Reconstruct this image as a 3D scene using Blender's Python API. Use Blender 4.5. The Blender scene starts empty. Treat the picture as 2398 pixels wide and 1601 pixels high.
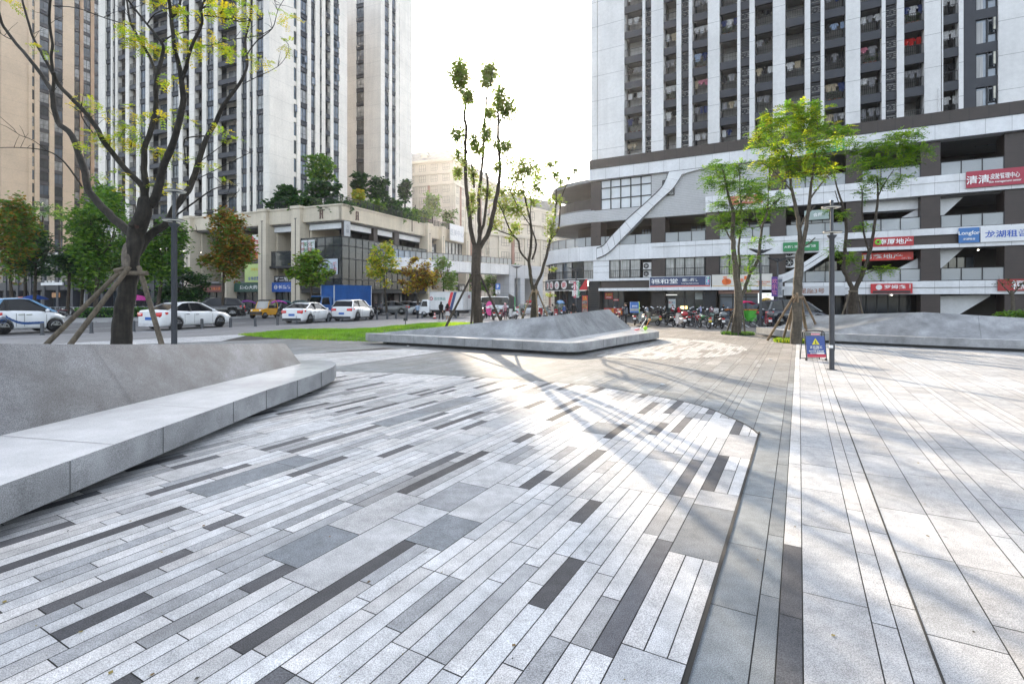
import bpy, bmesh, math, random
from math import sin, cos, tan, pi, radians, atan2, sqrt, floor
from mathutils import Vector, Matrix, noise
R = random.Random(11)
scn = bpy.context.scene
COL = scn.collection
# ---- camera geometry: focal length and horizon in pixels of a 2398 px wide frame
FPX, CX, HY, CH = 1200.0, 1199.0, 699.0, 2.0
def G(px, py, z=0.0):
    d = FPX * (CH - z) / (py - HY)
    return Vector(((px - CX) / FPX * d, d, z))
def P(px, py, d):
    return Vector(((px - CX) / FPX * d, d, CH - (py - HY) / FPX * d))

# ---------------------------------------------------------------- materials
MATS = {}
def mat(name, color, rough=0.6, metal=0.0, spec=0.5, noise_=None, speck=None, jx=None, jz=None,
        bump=None, attr=None, coat=0.0, alpha=1.0, emit=0.0, lines=None, streak=None, spots=None):
    if name in MATS: return MATS[name]
    m = bpy.data.materials.new(name); m.use_nodes = True
    nt = m.node_tree; nd = nt.nodes; lk = nt.links
    b = nd['Principled BSDF']
    b.inputs['Roughness'].default_value = rough
    b.inputs['Metallic'].default_value = metal
    b.inputs['Specular IOR Level'].default_value = spec
    b.inputs['Coat Weight'].default_value = coat
    b.inputs['Alpha'].default_value = alpha
    c = nd.new('ShaderNodeRGB'); c.outputs[0].default_value = (*color, 1)
    out = c.outputs[0]
    tc = nd.new('ShaderNodeTexCoord').outputs['Object']
    if attr:
        a = nd.new('ShaderNodeAttribute'); a.attribute_name = attr; out = a.outputs['Color']
    def mixmul(cur, fac):
        x = nd.new('ShaderNodeMix'); x.data_type = 'RGBA'; x.blend_type = 'MULTIPLY'
        x.inputs[0].default_value = 1.0
        lk.new(cur, x.inputs[6]); lk.new(fac, x.inputs[7]); return x.outputs[2]
    def ramp(sock, lo, hi, a, b_):
        r = nd.new('ShaderNodeMapRange'); r.inputs[1].default_value = lo; r.inputs[2].default_value = hi
        r.inputs[3].default_value = a; r.inputs[4].default_value = b_; lk.new(sock, r.inputs[0]); return r.outputs[0]
    def tex(scale, detail=4.0, stretch=None, dist=0.0):
        n = nd.new('ShaderNodeTexNoise'); n.inputs['Scale'].default_value = scale; n.inputs['Detail'].default_value = detail
        n.inputs['Distortion'].default_value = dist
        if stretch:
            mp = nd.new('ShaderNodeMapping'); mp.inputs['Scale'].default_value = stretch; lk.new(tc, mp.inputs[0]); lk.new(mp.outputs[0], n.inputs[0])
        else: lk.new(tc, n.inputs[0])
        return n.outputs['Fac']
    if noise_:
        for sc_, am in (noise_ if isinstance(noise_[0], tuple) else (noise_,)):
            out = mixmul(out, ramp(tex(sc_, 5.0), 0.36, 0.64, 1 - am, 1 + am * 0.5))
    if streak:
        sc_, am = streak
        out = mixmul(out, ramp(tex(1.0, 5.0, sc_), 0.35, 0.7, 1 + am * 0.3, 1 - am))
    if speck:
        sc_, am = speck
        out = mixmul(out, ramp(tex(sc_, 2.0), 0.38, 0.62, 1 - am, 1 + am))
    if spots:
        vo = nd.new('ShaderNodeTexVoronoi'); vo.inputs['Scale'].default_value = spots[0]; lk.new(tc, vo.inputs[0])
        out = mixmul(out, ramp(vo.outputs['Distance'], spots[1], spots[1] * 1.5, 1 - spots[2], 1.0))
    def joint(axis, per, off, w, dark):
        nonlocal out
        s = nd.new('ShaderNodeSeparateXYZ'); lk.new(tc, s.inputs[0])
        ad = nd.new('ShaderNodeMath'); ad.operation = 'ADD'; ad.inputs[1].default_value = 1000 * per - off; lk.new(s.outputs[axis], ad.inputs[0])
        mo = nd.new('ShaderNodeMath'); mo.operation = 'MODULO'; mo.inputs[1].default_value = per; lk.new(ad.outputs[0], mo.inputs[0])
        lt = nd.new('ShaderNodeMath'); lt.operation = 'LESS_THAN'; lt.inputs[1].default_value = w; lk.new(mo.outputs[0], lt.inputs[0])
        out = mixmul(out, ramp(lt.outputs[0], 0, 1, 1, dark))
    if jx: joint(0, *jx)
    if jz: joint(2, *jz)
    lk.new(out, b.inputs['Base Color'])
    if emit:
        lk.new(out, b.inputs['Emission Color']); b.inputs['Emission Strength'].default_value = emit
    if bump:
        bs, bst = bump
        bp = nd.new('ShaderNodeBump'); bp.inputs['Strength'].default_value = bst; bp.inputs['Distance'].default_value = 0.02
        st = lines if lines else None
        lk.new(tex(bs, 6.0, st), bp.inputs['Height']); lk.new(bp.outputs[0], b.inputs['Normal'])
    MATS[name] = m
    return m
def leafmat(name, color, tr=0.45, var=0.35):
    if name in MATS: return MATS[name]
    m = bpy.data.materials.new(name); m.use_nodes = True
    nt = m.node_tree; nd = nt.nodes; lk = nt.links
    b = nd['Principled BSDF']; b.inputs['Roughness'].default_value = 0.55
    b.inputs['Specular IOR Level'].default_value = 0.3
    n = nd.new('ShaderNodeTexNoise'); n.inputs['Scale'].default_value = 1.7; n.inputs['Detail'].default_value = 6
    tc = nd.new('ShaderNodeTexCoord'); lk.new(tc.outputs['Object'], n.inputs[0])
    r = nd.new('ShaderNodeMapRange'); r.inputs[1].default_value = .3; r.inputs[2].default_value = .7; r.inputs[3].default_value = 1 - var; r.inputs[4].default_value = 1 + var
    lk.new(n.outputs['Fac'], r.inputs[0])
    x = nd.new('ShaderNodeMix'); x.data_type = 'RGBA'; x.blend_type = 'MULTIPLY'; x.inputs[0].default_value = 1
    x.inputs[6].default_value = (*color, 1); lk.new(r.outputs[0], x.inputs[7])
    lk.new(x.outputs[2], b.inputs['Base Color'])
    t = nd.new('ShaderNodeBsdfTranslucent')
    y = nd.new('ShaderNodeMix'); y.data_type = 'RGBA'; y.blend_type = 'MULTIPLY'; y.inputs[0].default_value = 1
    lk.new(x.outputs[2], y.inputs[6]); y.inputs[7].default_value = (1.5, 1.5, .6, 1)
    lk.new(y.outputs[2], t.inputs['Color'])
    ms = nd.new('ShaderNodeMixShader'); ms.inputs[0].default_value = tr
    lk.new(b.outputs[0], ms.inputs[1]); lk.new(t.outputs[0], ms.inputs[2])
    lk.new(ms.outputs[0], nd['Material Output'].inputs['Surface'])
    MATS[name] = m
    return m
def paint(rgb, gloss=0.25, coat=0.8):
    return mat('car_paint_%02x%02x%02x' % tuple(int(max(0, min(1, c)) * 255) for c in rgb), rgb, gloss, 0.0, 0.5, coat=coat, noise_=(3.0, 0.04))
def plain(rgb, rough=0.6, key='plain'):
    return mat('%s_%02x%02x%02x' % ((key,) + tuple(int(max(0, min(1, c)) * 255) for c in rgb)), rgb, rough, noise_=(6.0, 0.12))
def cloth(rgb):
    return mat('cloth_%02x%02x%02x' % tuple(int(max(0, min(1, c)) * 255) for c in rgb), rgb, 0.9, spec=0.2, noise_=(9.0, 0.25))

# ---------------------------------------------------------------- mesh builder
class MB:
    def __init__(s): s.v = []; s.f = []; s.m = []; s.sm = []; s.mats = []
    def mi(s, m):
        if m not in s.mats: s.mats.append(m)
        return s.mats.index(m)
    def add(s, vs, fs, m, smooth=False):
        o = len(s.v); s.v.extend([tuple(v) for v in vs]); k = s.mi(m)
        for f in fs:
            s.f.append([i + o for i in f]); s.m.append(k); s.sm.append(smooth)
    def hexa(s, p, m):   # p: 8 points, bottom ring 0-3, top ring 4-7
        s.add(p, [(3, 2, 1, 0), (4, 5, 6, 7), (0, 1, 5, 4), (1, 2, 6, 5), (2, 3, 7, 6), (3, 0, 4, 7)], m)
    def box(s, x0, x1, y0, y1, z0, z1, m):
        s.hexa([(x0, y0, z0), (x1, y0, z0), (x1, y1, z0), (x0, y1, z0), (x0, y0, z1), (x1, y0, z1), (x1, y1, z1), (x0, y1, z1)], m)
    def cbox(s, c, d, m, rz=0.0, M=None):
        q = []
        for sz in (-1, 1):
            for sx, sy in ((-1, -1), (1, -1), (1, 1), (-1, 1)):
                p = Vector((sx * d[0] / 2, sy * d[1] / 2, sz * d[2] / 2))
                if M is not None: p = M @ p
                elif rz: p = Matrix.Rotation(rz, 3, 'Z') @ p
                q.append(p + Vector(c))
        s.hexa(q, m)
    def quad(s, a, b, c, d, m): s.add([a, b, c, d], [(0, 1, 2, 3)], m)
    def poly(s, pts, m): s.add(pts, [tuple(range(len(pts)))], m)
    def prism(s, ring0, ring1, m, smooth=False):
        n = len(ring0)
        s.add(list(ring0) + list(ring1), [tuple(range(n - 1, -1, -1)), tuple(range(n, 2 * n))], m)
        s.add(list(ring0) + list(ring1), [(i, (i + 1) % n, n + (i + 1) % n, n + i) for i in range(n)], m, smooth)
    def loft(s, rings, m, smooth=True, cap=True):
        n = len(rings[0]); vs = [p for r in rings for p in r]; fs = []
        for k in range(len(rings) - 1):
            for i in range(n):
                j = (i + 1) % n
                fs.append((k * n + i, k * n + j, (k + 1) * n + j, (k + 1) * n + i))
        s.add(vs, fs, m, smooth)
        if cap:
            s.add(rings[0], [tuple(range(n - 1, -1, -1))], m); s.add(rings[-1], [tuple(range(n))], m)
    def tube(s, path, rad, m, n=8, cap=True, smooth=True):
        path = [Vector(p) for p in path]; k = len(path)
        if not hasattr(rad, '__len__'): rad = [rad] * k
        rings = []; prev = None
        for i in range(k):
            t = (path[min(i + 1, k - 1)] - path[max(i - 1, 0)])
            if t.length < 1e-9: t = Vector((0, 0, 1))
            t.normalize()
            if prev is None:
                a = Vector((1, 0, 0)) if abs(t.x) < 0.8 else Vector((0, 1, 0))
                u = (a - t * a.dot(t)).normalized()
            else:
                u = (prev - t * prev.dot(t))
                u = u.normalized() if u.length > 1e-6 else t.orthogonal().normalized()
            prev = u; w = t.cross(u)
            rings.append([path[i] + (u * cos(2 * pi * q / n) + w * sin(2 * pi * q / n)) * rad[i] for q in range(n)])
        s.loft(rings, m, smooth, cap)
    def cyl(s, p0, p1, r, m, n=12, r1=None, smooth=True):
        s.tube([p0, p1], [r, r if r1 is None else r1], m, n, True, smooth)
    def ell(s, c, r, m, nu=10, nv=7, M=None):
        c = Vector(c); vs = []; fs = []
        for j in range(nv + 1):
            th = pi * j / nv
            for i in range(nu):
                ph = 2 * pi * i / nu
                p = Vector((r[0] * sin(th) * cos(ph), r[1] * sin(th) * sin(ph), r[2] * cos(th)))
                if M is not None: p = M @ p
                vs.append(c + p)
        for j in range(nv):
            for i in range(nu):
                a = j * nu + i; b = j * nu + (i + 1) % nu
                if j == 0: fs.append((a, (j + 1) * nu + i, (j + 1) * nu + (i + 1) % nu))
                elif j == nv - 1: fs.append((a, (j + 1) * nu + i, b))
                else: fs.append((a, (j + 1) * nu + i, (j + 1) * nu + (i + 1) % nu, b))
        s.add(vs, fs, m, True)
    def torus(s, c, Rr, r, m, axis='Z', n=20, k=8, sq=1.0):
        c = Vector(c); vs = []; fs = []
        for i in range(n):
            a = 2 * pi * i / n
            for j in range(k):
                b = 2 * pi * j / k
                rr = Rr + r * cos(b); p = Vector((rr * cos(a), rr * sin(a), r * sin(b) * sq))
                if axis == 'Y': p = Vector((p.x, p.z, p.y))
                if axis == 'X': p = Vector((p.z, p.x, p.y))
                vs.append(c + p)
        for i in range(n):
            for j in range(k):
                fs.append((i * k + j, ((i + 1) % n) * k + j, ((i + 1) % n) * k + (j + 1) % k, i * k + (j + 1) % k))
        s.add(vs, fs, m, True)
    def build(s, name, parent=None, world=False, loc=None, rz=0.0):
        me = bpy.data.meshes.new(name)
        off = parent.location if (world and parent is not None) else Vector((0, 0, 0))
        if world and parent is None and loc is not None: off = Vector(loc)
        vs = [(v[0] - off[0], v[1] - off[1], v[2] - off[2]) for v in s.v] if world else s.v
        me.from_pydata(vs, [], s.f)
        for m in s.mats: me.materials.append(m)
        me.polygons.foreach_set('material_index', s.m)
        me.polygons.foreach_set('use_smooth', s.sm)
        me.update()
        return link(name, me, parent, loc, rz)
def link(name, data, parent=None, loc=None, rz=0.0):
    o = bpy.data.objects.new(name, data); COL.objects.link(o)
    if parent is not None: o.parent = parent
    if loc is not None: o.location = loc
    if rz: o.rotation_euler = (0, 0, rz)
    return o
def tag(o, label=None, cat=None, group=None, kind=None):
    if label: o['label'] = label
    if cat: o['category'] = cat
    if group: o['group'] = group
    if kind: o['kind'] = kind
    return o
def thing(name, label, cat, loc=(0, 0, 0), rz=0.0, group=None, sc=None):
    o = link(name, None, None, Vector(loc), rz)
    o.empty_display_size = 0.3
    if sc: o.scale = (sc, sc, sc)
    return tag(o, label, cat, group)
def copy_tree(o, parent=None):
    c = o.copy(); COL.objects.link(c); c.parent = parent
    for ch in list(o.children): copy_tree(ch, c)
    return c
def bevel(o, w=0.02, seg=2, ang=35):
    md = o.modifiers.new('bevel', 'BEVEL'); md.width = w; md.segments = seg; md.limit_method = 'ANGLE'; md.angle_limit = radians(ang)
    return o

# ---------------------------------------------------------------- lettering
def text_verts(body, bold=0.0, lines=1.0):
    c = bpy.data.curves.new('lettering', 'FONT'); c.body = body; c.align_x = 'CENTER'; c.offset = bold
    c.space_line = lines; c.extrude = 0.02
    o = bpy.data.objects.new('lettering', c); COL.objects.link(o)
    dg = bpy.context.evaluated_depsgraph_get(); dg.update()
    me = bpy.data.meshes.new_from_object(o.evaluated_get(dg))
    vs = [v.co.copy() for v in me.vertices]; fs = [tuple(p.vertices) for p in me.polygons]
    bpy.data.objects.remove(o); bpy.data.curves.remove(c); bpy.data.meshes.remove(me)
    return vs, fs
def add_text(mb, body, cx, cz, h, m, y, w=None, bold=0.012, stack=False):
    """upright lettering in the local x-z plane, facing -y, fitted into width w and height h"""
    if stack: body = '\n'.join(body)
    vs, fs = text_verts(body, bold, 1.05)
    if not vs: return
    x0 = min(v.x for v in vs); x1 = max(v.x for v in vs); y0 = min(v.y for v in vs); y1 = max(v.y for v in vs)
    kz = h / (y1 - y0); kx = kz if w is None else w / (x1 - x0)
    mb.add([(cx + (v.x - (x0 + x1) / 2) * kx, y - (0.006 if v.z > 0 else -0.006), cz + (v.y - (y0 + y1) / 2) * kz) for v in vs], fs, m)
def sign(name, label, loc, rz, w, h, bg, texts, depth=0.12, cat='sign', rough=0.4, extra=None, border=None, glow=0.0):
    r = thing(name, label, cat, loc, rz)
    b = MB(); m = mat('sign_board_%02x%02x%02x%d' % (tuple(int(c * 255) for c in bg) + (int(glow * 10),)), bg, rough, noise_=(2.0, .05), emit=glow)
    b.box(-w / 2, w / 2, 0, depth, 0, h, m); b.build('board', r)
    if border:
        bm_ = plain(border, .4); f = MB(); t = min(.06, h * .08)
        f.box(-w / 2 - t, w / 2 + t, -.02, depth, h + .002, h + t, bm_); f.box(-w / 2 - t, w / 2 + t, -.02, depth, -t, -.002, bm_)
        f.box(-w / 2 - t, -w / 2 - .002, -.02, depth, 0, h, bm_); f.box(w / 2 + .002, w / 2 + t, -.02, depth, 0, h, bm_); f.build('frame', r)
    if texts:
        t = MB()
        for q in texts:
            s_, cx, cz, th, col = q[:5]; kw = q[5] if len(q) > 5 else {}
            add_text(t, s_, cx * w / 2, cz * h, th * h, mat('lettering_%02x%02x%02x' % tuple(int(c * 255) for c in col), col, .5), -.016, **kw)
        t.build('lettering', r)
    if extra: extra(r, w, h)
    return r

# ---------------------------------------------------------------- shared materials
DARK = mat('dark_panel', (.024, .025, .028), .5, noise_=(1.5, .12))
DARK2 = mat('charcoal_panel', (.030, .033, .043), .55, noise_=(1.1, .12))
BROWN = mat('brown_panel', (.046, .033, .029), .5, noise_=((1.3, .12), (30., .08)), jz=(.6, 0, .012, .6))
BROWN2 = mat('brown_fence', (.040, .029, .024), .5, noise_=(1.3, .12), jx=(1.25, 0, .06, .55))
BROWNS = mat('brown_siding', (.030, .024, .022), .55, noise_=(1.1, .12), jz=(.22, 0, .02, .45))
WHITEP = mat('white_metal_panel', (.70, .71, .73), .35, .0, .5, noise_=((.35, .10), (4., .05)), jx=(1.62, .2, .022, .35), streak=((1.2, 1.2, .12), .10))
WHITEN = mat('white_metal_plain', (.70, .71, .73), .35, .0, .5, noise_=((.35, .10), (4., .05)))
SIDING = mat('grey_siding', (.46, .465, .475), .4, .0, .5, noise_=((.3, .10), (5., .06)), jz=(.18, 0, .028, .55))
CLADR = mat('pale_grey_cladding', (.72, .715, .71), .6, noise_=((.25, .08), (3., .05)), jz=(3.0, .2, .035, .35), streak=((1.5, 1.5, .1), .07))
CREAM = mat('cream_cladding', (.80, .755, .69), .6, noise_=((.25, .08), (3., .05)), jz=(3.0, .1, .05, .72), streak=((1.5, 1.5, .1), .08))
CREAM2 = mat('cream_stone', (.60, .53, .42), .6, noise_=((.4, .1), (6., .06)), jx=(1.1, 0, .02, .8), jz=(.9, 0, .02, .75), streak=((1.5, 1.5, .15), .10))
BEIGE = mat('beige_cladding', (.60, .47, .34), .65, noise_=((.25, .08), (3., .05)), jz=(3.0, .2, .05, .75))
METAL = mat('dark_metal', (.028, .03, .034), .4, .6, .5, noise_=(5., .1))
RAIL = mat('rail_metal', (.022, .022, .025), .45, .5)
GLASS = mat('window_glass', (.035, .045, .055), .06, 0, .9, noise_=(.8, .3))
GLASSB = mat('window_glass_blue', (.10, .13, .17), .05, 0, 1.0, noise_=(.7, .3))
GLASSL = mat('window_glass_curtained', (.34, .35, .35), .12, 0, .8, noise_=(1.5, .25), streak=((9., 9., .3), .4))
RGLASS = mat('rail_glass', (.42, .45, .47), .08, 0, .7, alpha=.55)
SMOKE = mat('smoked_glass', (.05, .055, .06), .05, 0, .8, alpha=.82)
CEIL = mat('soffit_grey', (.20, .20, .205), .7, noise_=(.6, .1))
CONC = mat('concrete', (.30, .30, .30), .8, noise_=((1., .2), (12., .1)))
ASPH = mat('asphalt', (.075, .075, .077), .85, noise_=((.15, .2), (1.5, .15)), speck=(60., .2), bump=(90., .3))
BLACK = plain((.012, .012, .013), .5, 'black')
RUB = mat('tyre_rubber', (.018, .018, .019), .8, bump=(40., .2))
CHROME = mat('chrome', (.55, .56, .58), .2, 1.0)
ALLOY = mat('alloy_rim', (.45, .46, .48), .3, .9)
WHITE = plain((.72, .72, .72), .5, 'white')
RED = mat('red_lamp', (.55, .02, .02), .2, coat=.6)
AMBER = mat('clear_lamp', (.65, .65, .62), .12, coat=.6)
BLUEP = plain((.03, .12, .42), .4, 'plate')
WOOD = mat('weathered_pole', (.13, .105, .075), .85, noise_=((2., .35), (20., .2)), streak=((14., 14., .8), .4), bump=(18., .5))
WOODL = mat('pale_pole', (.24, .175, .115), .85, noise_=((2., .3), (20., .2)), streak=((14., 14., .8), .35), bump=(18., .5))
SKY_S, SUN_S, HAZE, EXPO = 0.15, 2.7, 0.0002, 2.05
# ================================================================ ground
UX, UY = 672 / 1375.3, 1200 / 1375.3            # paving runs along (UX, UY)
def uv_(p): return (p[0] * UX + p[1] * UY, p[0] * UY - p[1] * UX)
def xy_(u, v): return (u * UX + v * UY, u * UY - v * UX)
def clip(poly, cv):
    for i in range(len(cv)):
        a, b = cv[i], cv[(i + 1) % len(cv)]; ex, ey = b[0] - a[0], b[1] - a[1]
        out = []
        for k in range(len(poly)):
            p, q = poly[k], poly[(k + 1) % len(poly)]
            sp = ex * (p[1] - a[1]) - ey * (p[0] - a[0]); sq = ex * (q[1] - a[1]) - ey * (q[0] - a[0])
            if sp >= 0: out.append(p)
            if (sp >= 0) != (sq >= 0):
                t = sp / (sp - sq); out.append((p[0] + (q[0] - p[0]) * t, p[1] + (q[1] - p[1]) * t))
        poly = out
        if len(poly) < 3: return []
    return poly
def ccw(p):
    a = sum(p[i][0] * p[(i + 1) % len(p)][1] - p[(i + 1) % len(p)][0] * p[i][1] for i in range(len(p)))
    return p if a > 0 else p[::-1]
def inside(p, cv):
    return all((cv[(i + 1) % len(cv)][0] - cv[i][0]) * (p[1] - cv[i][1]) - (cv[(i + 1) % len(cv)][1] - cv[i][1]) * (p[0] - cv[i][0]) > 0 for i in range(len(cv)))
STONE = mat('granite_paver', (1, 1, 1), .78, 0, .25, attr='tone', spots=(2.3, .035, .22), noise_=((.45, .14), (9., .12), (2.6, .12)), speck=(150., .30), bump=(160., .16))
JOINT = mat('paving_joint', (.028, .027, .025), .9, noise_=(3., .4))
def tone(base, var=.08, warm=0.0):
    k = 1 + R.uniform(-var, var); w = R.uniform(-.02, .02) + warm
    return (base[0] * k * (1 + w), base[1] * k, base[2] * k * (1 - w), 1)
DK = []
def mosaic_tones(u, v, wide):
    r = R.random()
    if wide:
        if r < .56: return tone((.47, .474, .48), .12)
        if r < .84: return tone((.20, .216, .232), .16)
        return tone((.33, .336, .345), .1)
    if r < .60: return tone((.53, .533, .537), .12)
    if r < .80: return tone((.33, .336, .343), .2)
    if any(abs(a[0] - u) < 1.5 and abs(a[1] - v) < .2 for a in DK[-160:]): return tone((.46, .463, .467), .12)
    DK.append((u, v)); return tone((.098, .10, .109), .28)
def leaf_tones(u, v, wide):
    r = R.random()
    return tone((.40, .395, .385), .1) if r < .75 else tone((.25, .235, .22), .15)
def grey_tones(u, v, wide):
    far = min(1, max(0, (u - 11) / 9.))
    b = (.195 + .028 * far, .212, .222 - .022 * far)  # warmth of the sun is put into the colour of the farther pavers
    if R.random() < .1: b = tuple(c * 1.2 for c in b)
    return tone(b, .09)
def white_tones(u, v, wide):
    if -.12 < v < .02: return tone((.08, .08, .085), .15) if u < 4.4 else tone((.47, .473, .475), .08)
    return tone((.385, .389, .395) if wide else (.42, .423, .428), .10)
def white_plain(u, v, wide): return tone((.45, .453, .457), .08)
def strip_cols(vmin, vmax, pat):
    v = floor(vmin / .39) * .39 - .11 % .39
    out = []; 
    while v < vmax:
        out.append((v, v + .39)); v += .39
    return out
def pavers(name, region, z, tones, mode, holes=(), extra_gap=.0):
    region = ccw(region); pu = ccw([uv_(p) for p in region]); cut = [ccw([uv_(p) for p in h]) for h in holes]
    u0 = min(p[0] for p in pu); u1 = max(p[0] for p in pu); v0 = min(p[1] for p in pu); v1 = max(p[1] for p in pu)
    bs = MB(); bs.poly([(p[0], p[1], z - .004) for p in region], JOINT)
    base = tag(bs.build(name + '_bed', None), kind='structure')
    vs = []; fs = []; cols = []
    def put(a, b, c, d, wide):
        g = .0040
        rect = [(a + g, c + g), (b - g, c + g), (b - g, d - g), (a + g, d - g)]
        if any(all(inside(p, h) for p in rect) for h in cut): return
        pl = rect if all(inside(p, pu) for p in rect) else clip(rect, pu)
        if len(pl) < 3: return
        o = len(vs); dz = R.uniform(-.0008, .0008)
        for p in pl:
            x, y = xy_(*p); vs.append((x, y, z + dz))
        fs.append(tuple(range(o, o + len(pl)))); cols.append((tones((a + b) / 2, (c + d) / 2, wide), len(pl)))
    def run(c, d, wide, lo, hi, ll, lh):
        u = lo
        while u < hi:
            e = min(hi, u + R.uniform(ll, lh))
            if hi - e < .3: e = hi
            put(u, e, c, d, wide); u = e
    if mode == 'mosaic':
        v = v1
        while v > v0:
            a, b = v - .39, v; u = u0 - R.uniform(0, 1.5)
            while u < u1:
                L = R.uniform(1.0, 3.0)
                if R.random() < .22: run(a, b, True, u, u + min(L, 1.5), .5, 1.3)
                else:
                    for k in range(3): run(a + k * .13, a + (k + 1) * .13, False, u, u + L, .5, 1.6)
                    u += L; continue
                u += min(L, 1.5)
            v -= .39
    else:
        pats = {'white': [.13, .37, .13, .14, .37, .37, .14, .13, .38, .37], 'grey': [.38, .13, .13, .38, .38, .12]}[mode]
        v = floor(v0 / sum(pats)) * sum(pats) - .11; k = 0
        while v < v1:
            w = pats[k % len(pats)]; k += 1
            if v + w > v0: run(v, v + w, w > .3, u0 - R.uniform(0, 1.0), u1, .75, 1.25)
            v += w
    # clipping may reorder; keep every face turned up
    me = bpy.data.meshes.new(name); me.from_pydata(vs, [], fs); me.materials.append(STONE)
    at = me.color_attributes.new('tone', 'FLOAT_COLOR', 'CORNER'); i = 0; flat = []
    for c, n in cols: flat.extend(list(c) * n)
    at.data.foreach_set('color', flat); me.update()
    bm = bmesh.new(); bm.from_mesh(me)
    for f in bm.faces:
        if f.normal.z < 0: f.normal_flip()
    bm.to_mesh(me); bm.free()
    o = link(name, me); return tag(o, kind='structure')
plaza = [(-41, 1.2), (-20.3, 22.6), (-14.5, 29), (-7.5, 37), (16.5, 34.6), (28, 28.2), (42, 20), (42, 1.2)]
arc = [G(*p)[:2] for p in ((796, 870), (949, 875), (1123, 884), (1327, 898), (1480, 919), (1633, 949), (1736, 990), (1778, 1019))]
def cat2(p, k=4):
    q = []
    for i in range(len(p) - 1):
        a, c, d, e = p[max(i - 1, 0)], p[i], p[i + 1], p[min(i + 2, len(p) - 1)]
        for j in range(k):
            t = j / k; q.append(tuple(.5 * (2 * c[w] + (d[w] - a[w]) * t + (2 * a[w] - 5 * c[w] + 4 * d[w] - e[w]) * t * t + (3 * c[w] - a[w] - 3 * d[w] + e[w]) * t ** 3) for w in (0, 1)))
    return q + [tuple(p[-1])]
arc = cat2(arc)
edge = lambda u: xy_(u, -.53)
mosaic = [(-9, 14.1)] + [tuple(a) for a in arc] + [edge(4.0), edge(2.6), edge(1.6), (-11, 1.2), (-11, 11)]
mosaic2 = [(9.67, 21.6), (9.2, 20.0), (8.1, 18.4), (6.8, 17.4), (5.5, 16.8), (4.2, 16.8), (3.2, 17.3), (2.6, 18.4), (4.2, 24.5), (6.5, 26.3), (8.2, 25.8), (9.4, 24)]
white_r = [xy_(-2, -.11), xy_(33.0, -.11), (19.5, 25.2), (28, 23.6), (42, 19), (42, 1.2), (5, 1.2)]
white_m = [(-7.66, 18.3), (-5.18, 20.8), (-2.54, 19.5), (-4.15, 16.67), (-5.1, 15.2), (-12, 12.2), (-13, 15)]
white_l = [(-20.2, 22.5), (-14.6, 28.9), (-14.4, 27.9), (-11, 25.5), (-13.9, 23.8), (-21, 19.5)]
holes = [mosaic, mosaic2, white_r, white_m, white_l]
pavers('pavement', plaza, .0, grey_tones, 'grey', holes)
pavers('pavement', mosaic, .008, mosaic_tones, 'mosaic')
pavers('pavement', mosaic2, .008, leaf_tones, 'mosaic')
pavers('pavement', white_r, .008, white_tones, 'white')
pavers('pavement', white_m, .008, white_plain, 'white')
pavers('pavement', white_l, .008, white_plain, 'white')
# slot drain along the right edge of the mosaic and in the white field
for vv, w, ua, ub in ((-.515, .026, 1.5, 8.5), (.655, .013, 1.5, 13)):
    b = MB(); p = [xy_(ua, vv - w / 2), xy_(ub, vv - w / 2), xy_(ub, vv + w / 2), xy_(ua, vv + w / 2)]
    b.poly([(q[0], q[1], .0115) for q in p], JOINT); tag(b.build('path_drain_gap'), kind='structure')
b = MB()
for p, q in zip(arc, arc[1:]):
    d = Vector((q[0] - p[0], q[1] - p[1], 0)).normalized(); n = Vector((-d.y, d.x, 0)) * .016
    b.quad((p[0] - n.x, p[1] - n.y, .0115), (q[0] - n.x, q[1] - n.y, .0115), (q[0] + n.x, q[1] + n.y, .0115), (p[0] + n.x, p[1] + n.y, .0115), JOINT)
tag(b.build('path_drain_gap'), kind='structure')
b = MB()
FLM = [plain(c, .8, 'dry_leaf') for c in ((.16, .10, .03), (.22, .17, .04), (.10, .06, .03), (.05, .045, .04))]
for i in range(260):
    y = 2.6 + 20 * R.random() ** 1.6; x = R.uniform(-4, .95 * y); a = R.uniform(0, 6.3); k = R.choice((.008, .012, .02, .03)); e = Vector((cos(a), sin(a), .15)) * k; f_ = Vector((-sin(a), cos(a), .1)) * k * .45; p = Vector((x, y, .0125))
    b.quad(p, p + e * .5 + f_, p + e, p + e * .5 - f_, R.choice(FLM))
tag(b.build('fallen_leaves'), 'tiny dry leaves and crumbs scattered over the paving', 'fallen leaves', kind='stuff')
# asphalt everywhere, out to the horizon
b = MB(); b.poly([(-900, -40, -.03), (900, -40, -.03), (900, 1500, -.03), (-900, 1500, -.03)], ASPH); tag(b.build('ground'), kind='structure')
# pale road beyond the bollards: lanes run along (RX, RY)
RX, RY = .573, .8195
def road_pt(s, t): return (-25.9 + RX * s + RY * t, 28.2 + RY * s - RX * t)   # t to the right of the bollard line
GREYROAD = mat('worn_asphalt', (.115, .115, .118), .8, noise_=((.12, .18), (1.3, .12)), speck=(50., .18), bump=(80., .2))
b = MB(); b.poly([(*road_pt(-40, -.2), -.02), (*road_pt(-40, -16), -.02), (*road_pt(75, -16), -.02), (*road_pt(75, -.2), -.02)][::-1], GREYROAD)
tag(b.build('road'), kind='structure')
SIDEW = mat('grey_sidewalk', (.19, .19, .194), .7, noise_=((.5, .16), (4., .1)), jx=(.6, 0, .014, .6), speck=(90., .15))
b = MB(); b.poly([(*road_pt(-40, -.2), -.008), (*road_pt(75, -.2), -.008), (*road_pt(75, 12), -.008), (*road_pt(-40, 12), -.008)][::-1], SIDEW)
tag(b.build('pavement_sidewalk'), kind='structure')
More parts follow.
